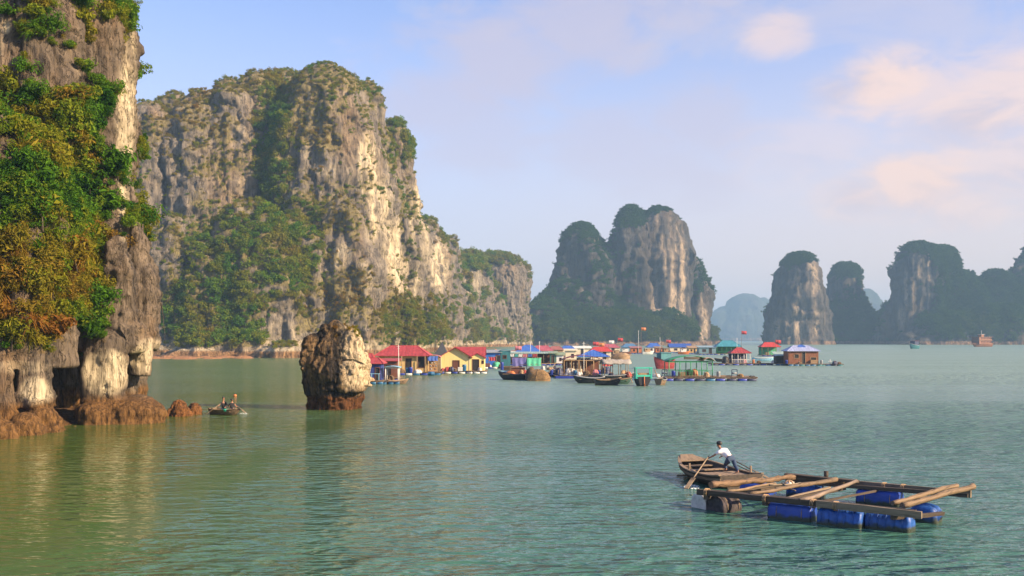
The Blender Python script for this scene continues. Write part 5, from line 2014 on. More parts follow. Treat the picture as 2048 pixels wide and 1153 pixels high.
heap(1118, 757, 0.5, 0.7, 1.2, NAVY, 'dark covered load at the left end of the maroon roofed house', 'covered load', name='covered_load', dy=-0.4)
heap(1190, 757, 0.5, 0.5, 0.9, CLOTH[3], 'pink clothes bundle at the right post of the maroon roofed house', 'clothes bundle', name='clothes_bundle', dy=-0.5)
drum(1103, 757, 0.5, DRUM, 'blue drum at the left of the maroon roofed house', dy=-0.4)
pavilion('tent_roof', 'bright blue tent roof just behind the maroon roof', 1160, 1216, 745, 26, 13, 'hip', BLUER, POLE, 3.6, npost=3, nfl=3, inset=3.0)
house('floating_house', 'cream walled house with bright red roof behind the blue tent roof', 1182, 1222, 723, 16, 9, 'hip', paint('bright_red_roof', (0.52, 0.05, 0.04), 0.5, 0.2, 1.0, True), CREAM, (('window', .2, .35, .3, .7), ('door', .6, .75, 0, .9)), 4.5, nfl=4, inset=1.5)
mast(1167, 757, 684, 'thin pale mast in front of the maroon roof', dy=-0.6, r=0.05)


def canopy_boat(root, L, W, H):
    posts(root, [(x * L, y * W * 0.4) for x in (-0.34, -0.12, 0.1, 0.3) for y in (-1, 1)], H * 0.8, H + 1.9, 0.05, POLE, 'canopy_post')
    m = MB()
    n, k = 10, 12
    vs, fs = [], []
    for i in range(n + 1):
        x = -0.40 * L + 0.78 * L * i / n
        for j in range(k + 1):
            a = math.pi * (j / k)
            vs.append((x, math.cos(a) * W * 0.55, H + 1.7 + 0.62 * math.sin(a) + 0.1 * math.sin(i * 2.1 + j)))
    for i in range(n):
        for j in range(k):
            fs.append((i * (k + 1) + j, (i + 1) * (k + 1) + j, (i + 1) * (k + 1) + j + 1, i * (k + 1) + j + 1))
    m.add(vs, fs, True)
    o = m.build('canopy', paint('grey_canvas', (0.36, 0.32, 0.28), 0.85, 0.3, 2.0, bump=0.4), root)
    sm = o.modifiers.new('t', 'SOLIDIFY'); sm.thickness = 0.05

boat('long black hulled boat under a rounded grey canvas canopy', 1232, 764, 74, math.radians(4), 0.9, 2.4, TAR, cabin=canopy_boat, stripe=GREYM, name='canopy_boat', cat='covered boat')
boat('black sampan pointing left below the maroon roofed house', 1178, 767, 62, math.radians(178), 0.75, 1.7, TAR, stripe=GREYM, name='sampan', cat='sampan')
boat('low dark green skiff on the near side of the canopy boat', 1238, 768, 50, math.radians(3), 0.6, 1.5, paint('dark_green_hull', (0.03, 0.08, 0.06), 0.5), stripe=BOARD, name='skiff', cat='skiff')
tarp(1203, 1222, 722, 732, 762, CLOTH[0], 'red cloth hanging at the left end of the grey canopy', dy=-1.3, slope=0.4, cat='cloth')
heap(1212, 758, 0.8, 0.8, 1.1, NAVY, 'dark engine cover heap between the canopy boat and the maroon house', 'covered load', name='covered_load')
heap(1246, 762, 1.0, 0.5, 0.6, BOARD, 'light wooden clutter in the canopy boat', 'clutter', name='clutter', dy=-0.6)


def green_stern(root, L, W, H):
    # cabin frame with open rear, seen from astern (stern at -x)
    x0, x1 = -L * 0.46, -L * 0.05
    q = MB()
    for x in (x0, x1):
        for y in (-W * 0.44, W * 0.44):
            q.box(x - 0.07, x + 0.07, y - 0.07, y + 0.07, H, H + 1.35)
    q.box(x0 - 0.1, x1 + 0.1, -W * 0.5, W * 0.5, H + 1.35, H + 1.5)
    q.build('cabin_frame', MINT, root)
    q = MB()
    q.box(x0 - 0.03, x0 + 0.03, -W * 0.44 + 0.07, W * 0.44 - 0.07, H, H + 0.5)
    q.box(x0, x1, -W * 0.44 - 0.02, -W * 0.44 + 0.02, H, H + 0.55)
    q.box(x0, x1, W * 0.44 - 0.02, W * 0.44 + 0.02, H, H + 0.55)
    q.build('cabin_side', MINT, root)
    q = MB(); q.box(x0 + 0.2, x0 + 0.5, -W * 0.3, W * 0.3, H + 0.5, H + 0.75); q.build('locker', BOARD, root)
    q = MB(); q.tube([(x0 - 0.2, 0, -0.5), (x0 - 0.2, 0, H + 0.3)], 0.06, 6); q.box(x0 - 0.5, x0 - 0.2, -0.03, 0.03, -0.5, 0.3); q.build('rudder', ORANGE, root)

boat('black hulled boat with mint green stern cabin pointing away', 1284, 772, 34, math.radians(97), 1.0, 2.35, TAR, cabin=green_stern, stripe=MINT, name='fishing_boat', cat='fishing boat', seats=False)
# red and dark fishing boat behind
boat('red sided fishing boat with dark teal wheelhouse between the green pavilion and the village', 1327, 738, 44, math.radians(205), 1.7, 2.4, paint('dark_red_hull', (0.28, 0.03, 0.035), 0.5, 0.3), cabin=cab_simple(TEAL, TEALR, -0.3, 0.25, 1.7), stripe=TAR, name='fishing_boat', cat='fishing boat', seats=False)

# ------------------------------------------------------------------ green pavilion raft
gp = pavilion('pavilion_raft', 'long timber raft with a green arched pavilion on blue drums', 1338, 1425, 762, 30, 12, 'arch', GREEN, GREEN, 4.2, npost=5, nfl=9, rail=GREEN, fm=[DRUM, NAVY, DRUM, NAVY, DRUMC], plat=(1.0, 6.6), floor=0.62)
pw_, s_ = frame(1381, 762)
q = roof_arch(wx(1405, pw_.y) - pw_.x, wx(1428, pw_.y) - pw_.x, -0.5, 4.7, 0.62 + 31 * s_, 7 * s_)
q.build('red_roof_edge', paint('salmon_roof', (0.55, 0.30, 0.22), 0.6, 0.2), gp)
q = MB()
for i, x in enumerate((1500, 1506, 1503)):
    q.tube([(wx(x, pw_.y) - pw_.x + .32 * math.cos(a), -0.7 + i * 0.6 + 0.10 * math.sin(2 * a), 0.35 + .34 * math.sin(a)) for a in [k * math.pi / 8 for k in range(17)]], 0.11, 8)
q.build('tyre_fender', DARK, gp)
for px_, lab in ((1330, 'small dark frame stand on the left end of the green pavilion raft'), (1470, 'grey winch frame on the bare right end of the pavilion raft')):
    p_ = at(px_, 762)
    fr = empty('winch', (p_.x, p_.y + 0.4, 0.62)); tag(fr, lab, 'winch')
    q = MB()
    for x in (-0.4, 0.4):
        q.box(x - 0.05, x + 0.05, -0.05, 0.05, 0, 1.0)
    q.box(-0.4, 0.4, -0.05, 0.05, 1.0, 1.1)
    q.build('frame', NAVY, fr)
    q = MB(); q.tube([(-0.35, 0, 0.5), (0.35, 0, 0.5)], 0.14, 10); q.build('roller', GREYM, fr)
heap(1382, 762, 0.62, 0.75, 1.0, BROWNP, 'brown table load in the middle of the green pavilion', 'table load', name='table_load', dy=1.4)
heap(1391, 762, 0.62, 0.5, 1.1, ORANGE, 'orange bundle inside the green pavilion', 'bundle', name='bundle', dy=0.9)
crate(1366, 762, 0.62, BOARD, 'wooden crate inside the green pavilion', 0.9, 0.7, 0.7, dy=1.2)
heap(1482, 762, 0.62, 0.5, 0.4, STRAW, 'coiled straw rope beside the winch on the right end of the raft', 'rope coil', name='rope_coil', dy=0.2)
p_ = at(1452, 762)
q = MB(); q.box(-1.0, 1.0, -0.5, 0.5, 0, 0.12); q.box(-0.9, 0.9, -0.4, 0.4, 0.12, 0.14)
o = q.build('hatch', BOARD); o.location = (p_.x, p_.y + 1.2, 0.64); tag(o, 'flat wooden hatch cover lying on the pavilion raft deck', 'hatch cover')

# ------------------------------------------------------------------ right hand rear group
pavilion('pavilion', 'teal roofed pavilion with green walls at the far right of the village', 1434, 1482, 710, 14, 12, 'hip', TEALR, GREEN, 6.0, npost=6, nfl=7, back=GREEN, rail=GREEN, fm=[GREYM, DRUM])
house('floating_shed', 'long low grey blue shed left of the teal roofed pavilion', 1398, 1432, 710, 12, 3, 'flat', paint('grey_blue_roof', (0.25, 0.36, 0.42), 0.6), paint('grey_blue_wall', (0.14, 0.26, 0.30), 0.6, 0.3, 1.0, True), (('window', .2, .4, .3, .7), ('door', .6, .75, 0, .9)), 5.0, nfl=5)
pavilion('pavilion', 'square pavilion with deep red hip roof behind the green one', 1464, 1500, 731, 20, 11, 'hip', RED, WHITE, 3.8, npost=4, nfl=9, rail=WHITE, back=NAVY, fm=[NAVY, DRUM], plat=(5.2, 5.5), inset=2.0)
heap(1452, 731, 0.5, 0.9, 1.6, TAR, 'dark covered load left of the deep red hip roof', 'covered load', name='covered_load', dy=0.5)
heap(1518, 731, 0.5, 0.5, 0.6, BRNET, 'brown net heap on the walkway right of the deep red hip roof', dy=0.2)
heap(1475, 731, 0.5, 0.5, 0.9, CLOTH[2], 'dark blue bundle inside the deep red pavilion', 'bundle', name='bundle', dy=0.7)
heap(1490, 731, 0.5, 0.5, 0.9, CLOTH[3], 'pink bundle inside the deep red pavilion', 'bundle', name='bundle', dy=0.7)
pavilion('pavilion', 'pavilion with bright red roof in front of the karst tower', 1524, 1560, 713, 16, 9, 'hip', MATS['bright_red_roof'], BOARD, 5.0, npost=4, nfl=4, back=GTARP, inset=2.0)
crate(1535, 713, 0.5, BOARD, 'light crate under the bright red roof', 1.2, 0.8, 1.0, dy=0.5)
boat('pale blue workboat moored before the bright red roof', 1528, 723, 46, math.radians(4), 0.9, 2.2, LBLUE, stripe=WHITE, name='workboat', cat='workboat')
house('floating_hut', 'low mint green and dark hut left of the brown timber house', 1553, 1572, 731, 14, 8, 'flat', MATS['pale_green_roof'], DARK, (('door', .6, .9, 0, .8),), 2.8, nfl=3, fm=[DRUMC])
drum(1572, 732, 0.5, DRUM, 'blue drum between the dark hut and the brown timber house', dy=-0.4)


def timber_extra(root, x0, x1, dep, fl, z1, s):
    W = x1 - x0
    q = MB()
    n = 22
    for i in range(n):
        x = x0 + W * (i + 0.5) / n
        q.box(x - 0.012, x + 0.012, -0.02, -0.002, z1 - 0.35, z1)
    q.build('batten', REDWOOD, root)
    q = MB(); q.box(x0 + W * 0.72, x0 + W * 0.95, -0.5, -0.1, fl, fl + 0.9); q.build('counter', BOARD, root)
    # small lantern on the ridge of the roof
    q = roof_hip(-0.9, 0.9, dep / 2 - 0.9, dep / 2 + 0.9, z1 + 8.5 * s, 0.5, 0.6)
    q.build('roof_cap', BLUER, root)

house('floating_house', 'brown timber house with white and blue hip roof', 1577, 1637, 732, 25, 11, 'hip', paint('pale_blue_roof', (0.38, 0.42, 0.62), 0.5, 0.2, 1.0, True), REDWOOD,
      (('window', .20, .34, .45, .75), ('door', .45, .56, 0, .92), ('window', .74, .92, .2, .5)), 4.5, extra=timber_extra, nfl=6, fm=[DRUMC, DRUMC, TEAL], fmat=BOARD, inset=2.2)
pr = empty('jetty', at(1658, 732)); tag(pr, 'bare timber jetty on teal drums right of the brown timber house', 'jetty')
platform(pr, wx(1637, pr.location.y) - pr.location.x, wx(1686, pr.location.y) - pr.location.x, -0.6, 2.4, 0.45, True, None, [TEAL, DRUMC, NAVY], 4)
pq = at(1660, 732)
bl = empty('bollard', (pq.x, pq.y, 0.45)); tag(bl, 'pale mooring post on the bare jetty', 'bollard')
q = MB(); q.tube([(0, 0, 0), (0, 0, 1.0), (0, 0, 1.1)], [0.09, 0.09, 0.12], 8); q.build('post', WHITE, bl)
q = MB(); q.box(-0.4, 0.4, -0.06, 0.06, 0.55, 0.65); q.build('cleat', WHITE, bl)
heap(1679, 732, 0.45, 0.5, 0.45, BRNET, 'brown tangle of rope at the tip of the jetty', 'rope coil', name='rope_coil', dy=0.3)

# ------------------------------------------------------------------ far strip of the village
far = [
    ('house with red roof at the far left of the distant row', 1203, 1240, 707, 9, 7, 'hip', MATS['pink_roof'], CREAM),
    ('house with slate blue roof behind the distant flags', 1246, 1275, 706, 9, 7, 'hip', paint('slate_blue_roof', (0.08, 0.20, 0.36), 0.55, 0.2, 1, True), LBLUE),
    ('orange brown shed with a flat roof in the distant row', 1262, 1284, 708, 9, 3, 'flat', MATS['dusty_red_roof'], ORANGE),
    ('house with strong blue roof and posts in the distant row', 1296, 1322, 706, 9, 8, 'hip', BLUER, WHITE),
    ('orange walled hut under the strong blue roof', 1312, 1326, 708, 9, 3, 'flat', BOARD, ORANGE),
    ('long house with deep blue roof at the middle of the distant row', 1340, 1382, 706, 9, 7, 'gable', paint('deep_blue_roof', (0.035, 0.10, 0.40), 0.5, 0.2, 1, True), CREAM),
    ('ochre shed right of the long deep blue roof', 1378, 1396, 708, 9, 4, 'flat', BOARD, OCHREW),
]
for lab, a, b, pw, wh, rh, rf, rm, wm in far:
    house('floating_house', lab, a, b, pw, wh, rh, rf, rm, wm, (('window', .2, .35, .3, .7), ('door', .55, .7, 0, .9)), 6.0, nfl=4, along='x', group='small houses in the distant row', plat=True)
for i, (x, y, l, mt, cm, lab) in enumerate(((1252, 709, 26, BROWNP, WHITE, 'brown and white boat at the left of the distant row'), (1296, 709, 24, WHITE, BOARD, 'white boat below the strong blue roof'), (1332, 709, 22, BROWNP, BOARD, 'brown boat between the strong and the deep blue roofs'),
                                         (1368, 709, 24, ORANGE, WHITE, 'orange boat below the long deep blue roof'), (1404, 709, 24, LBLUE, WHITE, 'pale blue boat at the right of the distant row'), (1232, 716, 30, PLANK, BOARD, 'timber boat piled with poles right of the bright red roof'), (1120, 722, 26, BROWNP, BOARD, 'brown boat moored amid the back roofs'))):
    boat(lab, x, y, l, math.radians(4 + 9 * (i % 3)), 1.0, 2.4, mt, cabin=cab_simple(cm, mt, -0.3, 0.15, 1.5), name='fishing_boat', cat='fishing boat')
heap(1243, 722, 0.3, 1.4, 2.0, BOARD, 'untidy pile of driftwood and poles left of the open water gap', 'timber pile', name='timber_pile', sx=2.0)
for x, pw, tp, c_, lab in ((1283, 709, 655, ORANGE, 'orange flag highest above the distant row'), (1236, 712, 676, CLOTH[0], 'red flag left of the slate blue roof'), (1218, 713, 681, CLOTH[1], 'white flag above the bright red roof'),
                           (1186, 716, 684, CLOTH[0], 'red flag beside the white flat roof'), (1333, 709, 680, CLOTH[0], 'red flag between the two blue roofs of the distant row'), (1030, 720, 692, CLOTH[3], 'pink flag left of the broad blue roof'),
                           (1198, 714, 686, ORANGE, 'small orange flag left of the white flag'), (1484, 712, 662, CLOTH[0], 'red flag above the teal roofed pavilion'), (1552, 715, 680, CLOTH[0], 'red flag on the bright red pavilion')):
    flag(x, pw, tp, c_, lab, dy=1.0, w_=2.0, h_=1.3)
for x, pw, tp, lab in ((1277, 709, 661, 'pale mast with a lamp left of the highest orange flag'), (1320, 709, 675, 'pale mast above the strong blue roof'), (1079, 720, 683, 'pale mast above the faded red roof'), (1061, 722, 684, 'pale mast above the broad blue roof'), (1474, 713, 676, 'dark aerial on the teal roofed pavilion')):
    mast(x, pw, tp, lab, r=0.07)

# ------------------------------------------------------------------ boats on the open water
b = boat('small dark motor boat with red top speeding across the open water', 1828, 698, 26, math.radians(215), 2.4, 5.0, TEAL, cabin=cab_simple(NAVY, REDP, -0.3, 0.2, 3.0), stripe=WHITE, name='motor_boat', cat='motor boat', seats=False)
pc, sc_ = frame(1963, 694)
L_ = 56 * sc_
cr = empty('cruise_boat', pc, math.radians(-150)); tag(cr, 'double decked orange brown wooden cruise boat at the right', 'cruise boat')
hull_mesh(L_, 8.6, 2.6, rise=0.35).build('hull', paint('cruise_wood', (0.24, 0.095, 0.045), 0.55, 0.3, 0.8), cr)
for lvl, (z0_, z1_, in_) in enumerate(((2.5, 5.6, 0.06), (5.8, 8.6, 0.10))):
    ops = [(-L_ * 0.38 + i * 2.0, -L_ * 0.38 + i * 2.0 + 1.2, z0_ + 0.9, z1_ - 0.4) for i in range(int(L_ * 0.70 / 2.0))]
    for sgn in (-1, 1):
        q = wall_with_openings(-L_ * (0.42 - in_), L_ * 0.34, z0_, z1_, sgn * 3.6 - 0.06, 0.12, ops)
        q.build('deck_wall', MATS['cruise_wood'], cr)
    q = MB(); q.box(-L_ * (0.42 - in_), -L_ * (0.42 - in_) + 0.12, -3.53, 3.53, z0_, z1_); q.box(L_ * 0.34 - 0.12, L_ * 0.34, -3.53, 3.53, z0_, z1_); q.box(-L_ * 0.3, L_ * 0.3, -2.6, 2.6, z0_ + 0.3, z1_ - 0.3)
    q.build('cabin', BROWNP, cr)
    q = MB(); q.box(-L_ * 0.44, L_ * 0.38, -4.1, 4.1, z1_ + 0.02, z1_ + 0.18); q.build('deck', BOARD, cr)
q = MB(); q.box(-L_ * 0.05, L_ * 0.1, -1.7, 1.7, 8.8, 10.9); q.build('wheelhouse', MATS['cruise_wood'], cr)
q = MB(); q.box(-L_ * 0.07, L_ * 0.12, -2.1, 2.1, 10.92, 11.1); q.build('wheelhouse_roof', WHITE, cr)
q = MB(); q.tube([(0, 0, 11.1), (0, 0, 14.5)], 0.12, 6); q.build('mast', WHITE, cr)

# ------------------------------------------------------------------ odds and ends lying about on the decks
CL_M = {'drum': [DRUM, DRUMC, GREYM, ORANGE], 'sack': [CLOTH[1], BRNET, BOARD, NAVY, CLOTH[0]]}
for k, (x, pw, zz, what, lab) in enumerate((
        (980, 739, .5, 'sack', 'pale sack between the brown crate and the green heap'), (1001, 739, .5, 'sack', 'brown sack at the foot of the dark teal cabin'),
        (1043, 760, .95, 'sack', 'dark sack amidships on the black barge'), (1036, 760, .95, 'drum', 'cyan drum on the black barge deck'), (1050, 760, .95, 'sack', 'red bundle at the stern of the black barge'),
        (1086, 745, .5, 'sack', 'pale sack right of the green netting screen'), (1094, 745, .5, 'drum', 'grey drum right of the green netting screen'), (1100, 746, .5, 'sack', 'brown bundle left of the open fronted house'),
        (1110, 745, .5, 'sack', 'navy bundle behind the left end of the open fronted house'), (1150, 757, .5, 'drum', 'grey drum behind the pale sacks in the open fronted house'), (1158, 757, .5, 'sack', 'brown bundle at the middle posts of the open fronted house'),
        (1173, 757, .5, 'sack', 'red bundle at the mast foot before the maroon roof'), (1198, 757, .5, 'drum', 'blue drum at the right end of the open fronted house'), (1222, 764, .8, 'sack', 'pale bundle under the grey canopy'),
        (1256, 764, .8, 'sack', 'navy bundle at the right end of the canopy boat'), (1312, 762, .62, 'sack', 'brown net at the far left tip of the pavilion raft'), (1346, 762, .62, 'drum', 'cyan drum behind the green railing'),
        (1412, 762, .62, 'sack', 'pale sack at the right end of the green railing'), (1436, 762, .62, 'drum', 'orange drum on the bare deck right of the green pavilion'), (1506, 731, .5, 'drum', 'cyan drum on the walkway right of the deep red roof'),
        (1544, 731, .5, 'sack', 'navy sack left of the low mint and dark hut'), (1598, 732, .5, 'sack', 'brown net below the left window of the timber house'), (1642, 732, .45, 'drum', 'blue drum where the bare jetty meets the timber house'),
        (1668, 732, .45, 'sack', 'pale coil beside the mooring post on the jetty'), (886, 747, .5, 'sack', 'brown net at the left corner of the yellow gable wall'), (960, 747, .5, 'sack', 'red bundle right of the yellow porch door'),
        (782, 766, .4, 'sack', 'pale bundle under the light blue canopy'), (741, 769, .5, 'sack', 'navy bundle on the deck of the dark blue shed'), (1064, 731, .5, 'sack', 'pale sack deep under the pale green roof'), (1048, 731, .5, 'drum', 'blue drum deep under the pale green roof'))):
    if what == 'drum':
        drum(x, pw, zz, CL_M['drum'][k % 4], lab, dy=-0.35, h=0.8 + 0.1 * (k % 3))
    else:
        heap(x, pw, zz, 0.35 + 0.09 * (k % 4), 0.45 + 0.12 * (k % 3), CL_M['sack'][k % 5], lab, 'bundle', dy=-0.5, name='bundle')
for k, (x0, x1, pw, z0, z1, dy, lab) in enumerate((
        (1040, 1112, 742, 1.2, 1.5, -0.6, 'long bamboo pole lying on trestles before the long low shelter'), (1206, 1262, 762, 3.4, 3.9, -0.8, 'bamboo pole slanting over the grey canopy'),
        (1264, 1254, 769, 0.2, 2.0, -0.6, 'leaning timber prop left of the mint stern cabin'), (1308, 1318, 768, 2.0, 0.2, -0.6, 'leaning timber prop right of the mint stern cabin'),
        (1344, 1420, 762, 0.75, 0.8, -0.7, 'bamboo pole along the front edge of the pavilion raft'), (1226, 1262, 716, 0.8, 3.0, 0.0, 'long pole sticking out of the driftwood pile'), (1092, 1112, 757, 0.5, 2.6, -0.9, 'bamboo pole leaning at the left of the open fronted house'))):
    p_, s_ = frame((x0 + x1) / 2, pw)
    q = MB()
    q.tube([(wx(x0, p_.y) - p_.x, 0, z0), (0, 0.02, (z0 + z1) / 2 - 0.03), (wx(x1, p_.y) - p_.x, 0, z1)], [0.06, 0.055, 0.04], 7)
    for t in (0.2, 0.5, 0.8):
        xx = (wx(x0, p_.y) + (wx(x1, p_.y) - wx(x0, p_.y)) * t) - p_.x
        q.tube([(xx - 0.02, 0, z0 + (z1 - z0) * t), (xx + 0.02, 0, z0 + (z1 - z0) * t)], 0.066, 7)
    o = q.build('pole', BOARD)
    o.location = (p_.x, p_.y + dy, 0)
    tag(o, lab, 'pole')

for x, y, l, rz_, hm_x, lab in ((1096, 754, 50, 176, TAR, 'black sampan squeezed between the straw net and the open fronted house'), (1126, 748, 44, 4, PLANK, 'brown sampan behind the float tank of the open fronted house'),
                                (1216, 771, 52, 3, TAR, 'long black sampan lowest in front of the canopy boat'), (1322, 770, 30, 60, PLANK, 'small brown skiff tied at the left tip of the pavilion raft'),
                                (1066, 724, 40, 8, BROWNP, 'brown sampan before the broad blue roof'), (1160, 722, 42, 175, NAVY, 'navy sampan before the white flat roof'),
                                (1206, 729, 40, 5, TAR, 'black sampan before the bright red roof'), (1446, 724, 34, 172, TAR, 'black sampan left of the deep red hip roof'), (1386, 719, 36, 6, PLANK, 'brown sampan behind the green arched pavilion')):
    boat(lab, x, y, l, math.radians(rz_), 0.7, 1.6, hm_x, stripe=BOARD if hm_x is not PLANK else GREYM, name='sampan', cat='sampan')


# ------------------------------------------------------------------ people
def P3(px, py, d):
    return Vector((wx(px, d), d, wz(py, d)))


def skin_mesh(name, verts, edges, radii, mat, parent=None, sub=2, root=0):
    """one continuous tapering surface grown round a skeleton"""
    me = bpy.data.meshes.new('t')
    me.from_pydata([tuple(v) for v in verts], edges, [])
    o = bpy.data.objects.new('t', me)
    COL.objects.link(o)
    md = o.modifiers.new('s', 'SKIN')
    md.use_smooth_shade = True
    if not me.skin_vertices:
        bm_ = __import__('bmesh').new()
        bm_.from_mesh(me)
        bm_.verts.layers.skin.verify()
        bm_.to_mesh(me)
        bm_.free()
    sv = me.skin_vertices[0].data
    for i, r in enumerate(radii):
        rr = r if isinstance(r, tuple) else (r, r)
        sv[i].radius = rr
        sv[i].use_root = i == root
    ss = o.modifiers.new('u', 'SUBSURF')
    ss.levels = ss.render_levels = sub
    dg = bpy.context.evaluated_depsgraph_get()
    out = bpy.data.meshes.new_from_object(o.evaluated_get(dg))
    bpy.data.objects.remove(o)
    out.name = name
    out.materials.clear()
    out.materials.append(mat)
    out.polygons.foreach_set('use_smooth', np.ones(len(out.polygons), bool))
    n = bpy.data.objects.new(name, out)
    COL.objects.link(n)
    if parent is not None:
        n.parent = parent
    return n


def blob_mesh(mb, c, rx, ry, rz, n=12, m=8, M=None, t0=-1.0):
    vs, fs = [], []
    for i in range(m + 1):
        t = -math.pi / 2 + math.pi * i / m
        for k in range(n):
            a = 2 * math.pi * k / n
            p = Vector((math.cos(a) * math.cos(t) * rx, math.sin(a) * math.cos(t) * ry, max(t0, math.sin(t)) * rz))
            if M is not None:
                p = M @ p
            vs.append(p + Vector(c))
    for i in range(m):
        for k in range(n):
            fs.append((i * n + k, i * n + (k + 1) % n, (i + 1) * n + (k + 1) % n, (i + 1) * n + k))
    return mb.add(vs, fs, True)


def person(label, J, face, shirt, trousers, sleeve=0.5, cap=None, bare_feet=True, trouser_len=1.0, hair=HAIR, group=None):
    """J: joints in world space; face: direction the head looks; body one mesh, clothes and hair children"""
    g = lambda k: Vector(J[k])
    org = g('hip').copy()
    org.z = min(g('footL').z, g('footR').z)
    face = Vector(face).normalized()
    V, E, R = [], [], []

    def add(p, r, par=None):
        V.append(Vector(p) - org)
        R.append(r)
        if par is not None:
            E.append((par, len(V) - 1))
        return len(V) - 1
    hip = add(g('hip'), 0.105)
    belly = add(g('hip').lerp(g('chest'), 0.5), 0.125, hip)
    chest = add(g('chest'), 0.145, belly)
    nb = add(g('neck'), 0.06, chest)
    hd = g('head')
    jaw = add(hd - Vector((0, 0, 0.065)) + face * 0.02, (0.062, 0.066), nb)
    skull = add(hd + Vector((0, 0, 0.03)), (0.088, 0.095), jaw)
    add(hd + Vector((0, 0, 0.095)) - face * 0.01, (0.055, 0.06), skull)
    add(hd + face * 0.112 - Vector((0, 0, 0.005)), 0.014, skull)
    side = face.cross(Vector((0, 0, 1))).normalized()
    for sg in (-1, 1):
        add(hd + side * sg * 0.10 - face * 0.01, 0.018, skull)
    for s_ in 'LR':
        sh = add(g('sh' + s_), 0.062, chest)
        el = add(g('el' + s_), 0.043, sh)
        wr = add(g('el' + s_).lerp(g('hand' + s_), 0.85), 0.028, el)
        hv = (g('hand' + s_) - g('el' + s_)).normalized()
        palm = add(g('hand' + s_) + hv * 0.02, (0.036, 0.022), wr)
        hp = g('hand' + s_) + hv * 0.05
        ac = hv.cross(Vector((0, 0, 1)))
        ac = ac.normalized() if ac.length > 0.1 else Vector((1, 0, 0))
        dn = Vector((0, 0, -1)) - hv * hv.dot(Vector((0, 0, -1)))
        dn = dn.normalized() if dn.length > 0.05 else face
        # four fingers curl round what is held, the thumb closes against them from the side of the palm
        for k, ln in enumerate((0.062, 0.072, 0.068, 0.052)):
            b0 = hp + ac * (k - 1.5) * 0.019
            f1 = add(b0 + hv * ln * 0.45, 0.0095, palm)
            f2 = add(b0 + hv * ln * 0.75 + dn * ln * 0.35, 0.009, f1)
            add(b0 + hv * ln * 0.5 + dn * ln * 0.75, 0.0075, f2)
        t1 = add(g('hand' + s_) - ac * 0.045 + dn * 0.02, 0.011, palm)
        add(g('hand' + s_) + hv * 0.03 - ac * 0.05 + dn * 0.045, 0.009, t1)
        hj = add(g('hj' + s_), 0.085, hip)
        kn = add(g('kn' + s_), 0.060, hj)
        ca = add(g('kn' + s_).lerp(g('foot' + s_), 0.35), 0.055, kn)
        an = add(g('foot' + s_) + Vector((0, 0, 0.07)), 0.036, ca)
        fd = Vector((face.x, face.y, 0)).normalized()
        ft = add(g('foot' + s_) + fd * 0.10 + Vector((0, 0, 0.035)), (0.042, 0.03), an)
        add(g('foot' + s_) + fd * 0.19 + Vector((0, 0, 0.025)), (0.036, 0.02), ft)
    root = empty('person', org)
    tag(root, label, 'person', group)
    body = skin_mesh('body', V, E, R, SKIN, root)

    # shirt
    V, E, R = [], [], []
    c0 = add(g('hip') + (g('chest') - g('hip')) * 0.08, 0.152)
    c1 = add(g('hip').lerp(g('chest'), 0.5), 0.162, c0)
    c2 = add(g('chest'), 0.185, c1)
    add(g('chest').lerp(g('neck'), 0.75), 0.085, c2)
    for s_ in 'LR':
        a = add(g('sh' + s_), 0.084, c2)
        add(g('sh' + s_).lerp(g('el' + s_), sleeve), 0.062, a)
        if sleeve > 0.9:
            add(g('el' + s_).lerp(g('hand' + s_), 0.75), 0.045, len(V) - 1)
    skin_mesh('shirt', V, E, R, shirt, root)
    V, E, R = [], [], []
    h0 = add(g('hip') + (g('chest') - g('hip')) * 0.18, 0.138)
    h1 = add(g('hip') - Vector((0, 0, 0.02)), 0.160, h0)
    for s_ in 'LR':
        a = add(g('hj' + s_), 0.128, h1)
        b = add(g('kn' + s_), 0.088, a)
        add(g('kn' + s_).lerp(g('foot' + s_) + Vector((0, 0, 0.08)), 0.55 * trouser_len), 0.068, b)
        if trouser_len > 0.7:
            add(g('kn' + s_).lerp(g('foot' + s_) + Vector((0, 0, 0.08)), trouser_len), 0.055, len(V) - 1)
    skin_mesh('trousers', V, E, R, trousers, root)
    # hair as a cap of its own over crown and nape
    hb = MB()
    M = Matrix.Identity(3)
    blob_mesh(hb, hd - org + Vector((0, 0, 0.045)) - face * 0.034, 0.118, 0.118, 0.112, 14, 8, t0=-0.5)
    hb.build('hair', hair, root)
    eb = MB()
    for sg in (-1, 1):
        blob_mesh(eb, hd - org + face * 0.088 + side * sg * 0.034 + Vector((0, 0, 0.022)), 0.012, 0.012, 0.008, 8, 5)
    eb.build('eyes', HAIR, root)
    mb_ = MB()
    blob_mesh(mb_, hd - org + face * 0.082 - Vector((0, 0, 0.052)), 0.022, 0.012, 0.006, 8, 5)
    mb_.build('mouth', BROWNP, root)
    if cap is not None:
        cb = MB()
        blob_mesh(cb, hd - org + Vector((0, 0, 0.06)) - face * 0.004, 0.124, 0.124, 0.105, 14, 8, t0=-0.15)
        Mx = Matrix((face, side, face.cross(side) * -1)).transposed()
        vs = []
        for t_ in (0, 0.012):
            for k in range(9):
                a = -1.1 + 2.2 * k / 8
                vs.append(hd - org + Vector((0, 0, 0.05 + t_)) + face * (0.085 * math.cos(a)) + side * 0.1 * math.sin(a))
                vs.append(hd - org + Vector((0, 0, 0.035 + t_)) + face * (0.09 + 0.10 * math.cos(a)) + side * 0.1 * math.sin(a))
        fs = [(2 * k, 2 * k + 1, 2 * k + 3, 2 * k + 2) for k in range(8)] + [(18 + 2 * k, 20 + 2 * k, 21 + 2 * k, 19 + 2 * k) for k in range(8)]
        cb.add(vs, fs)
        cb.build('cap', cap, root)
    return root


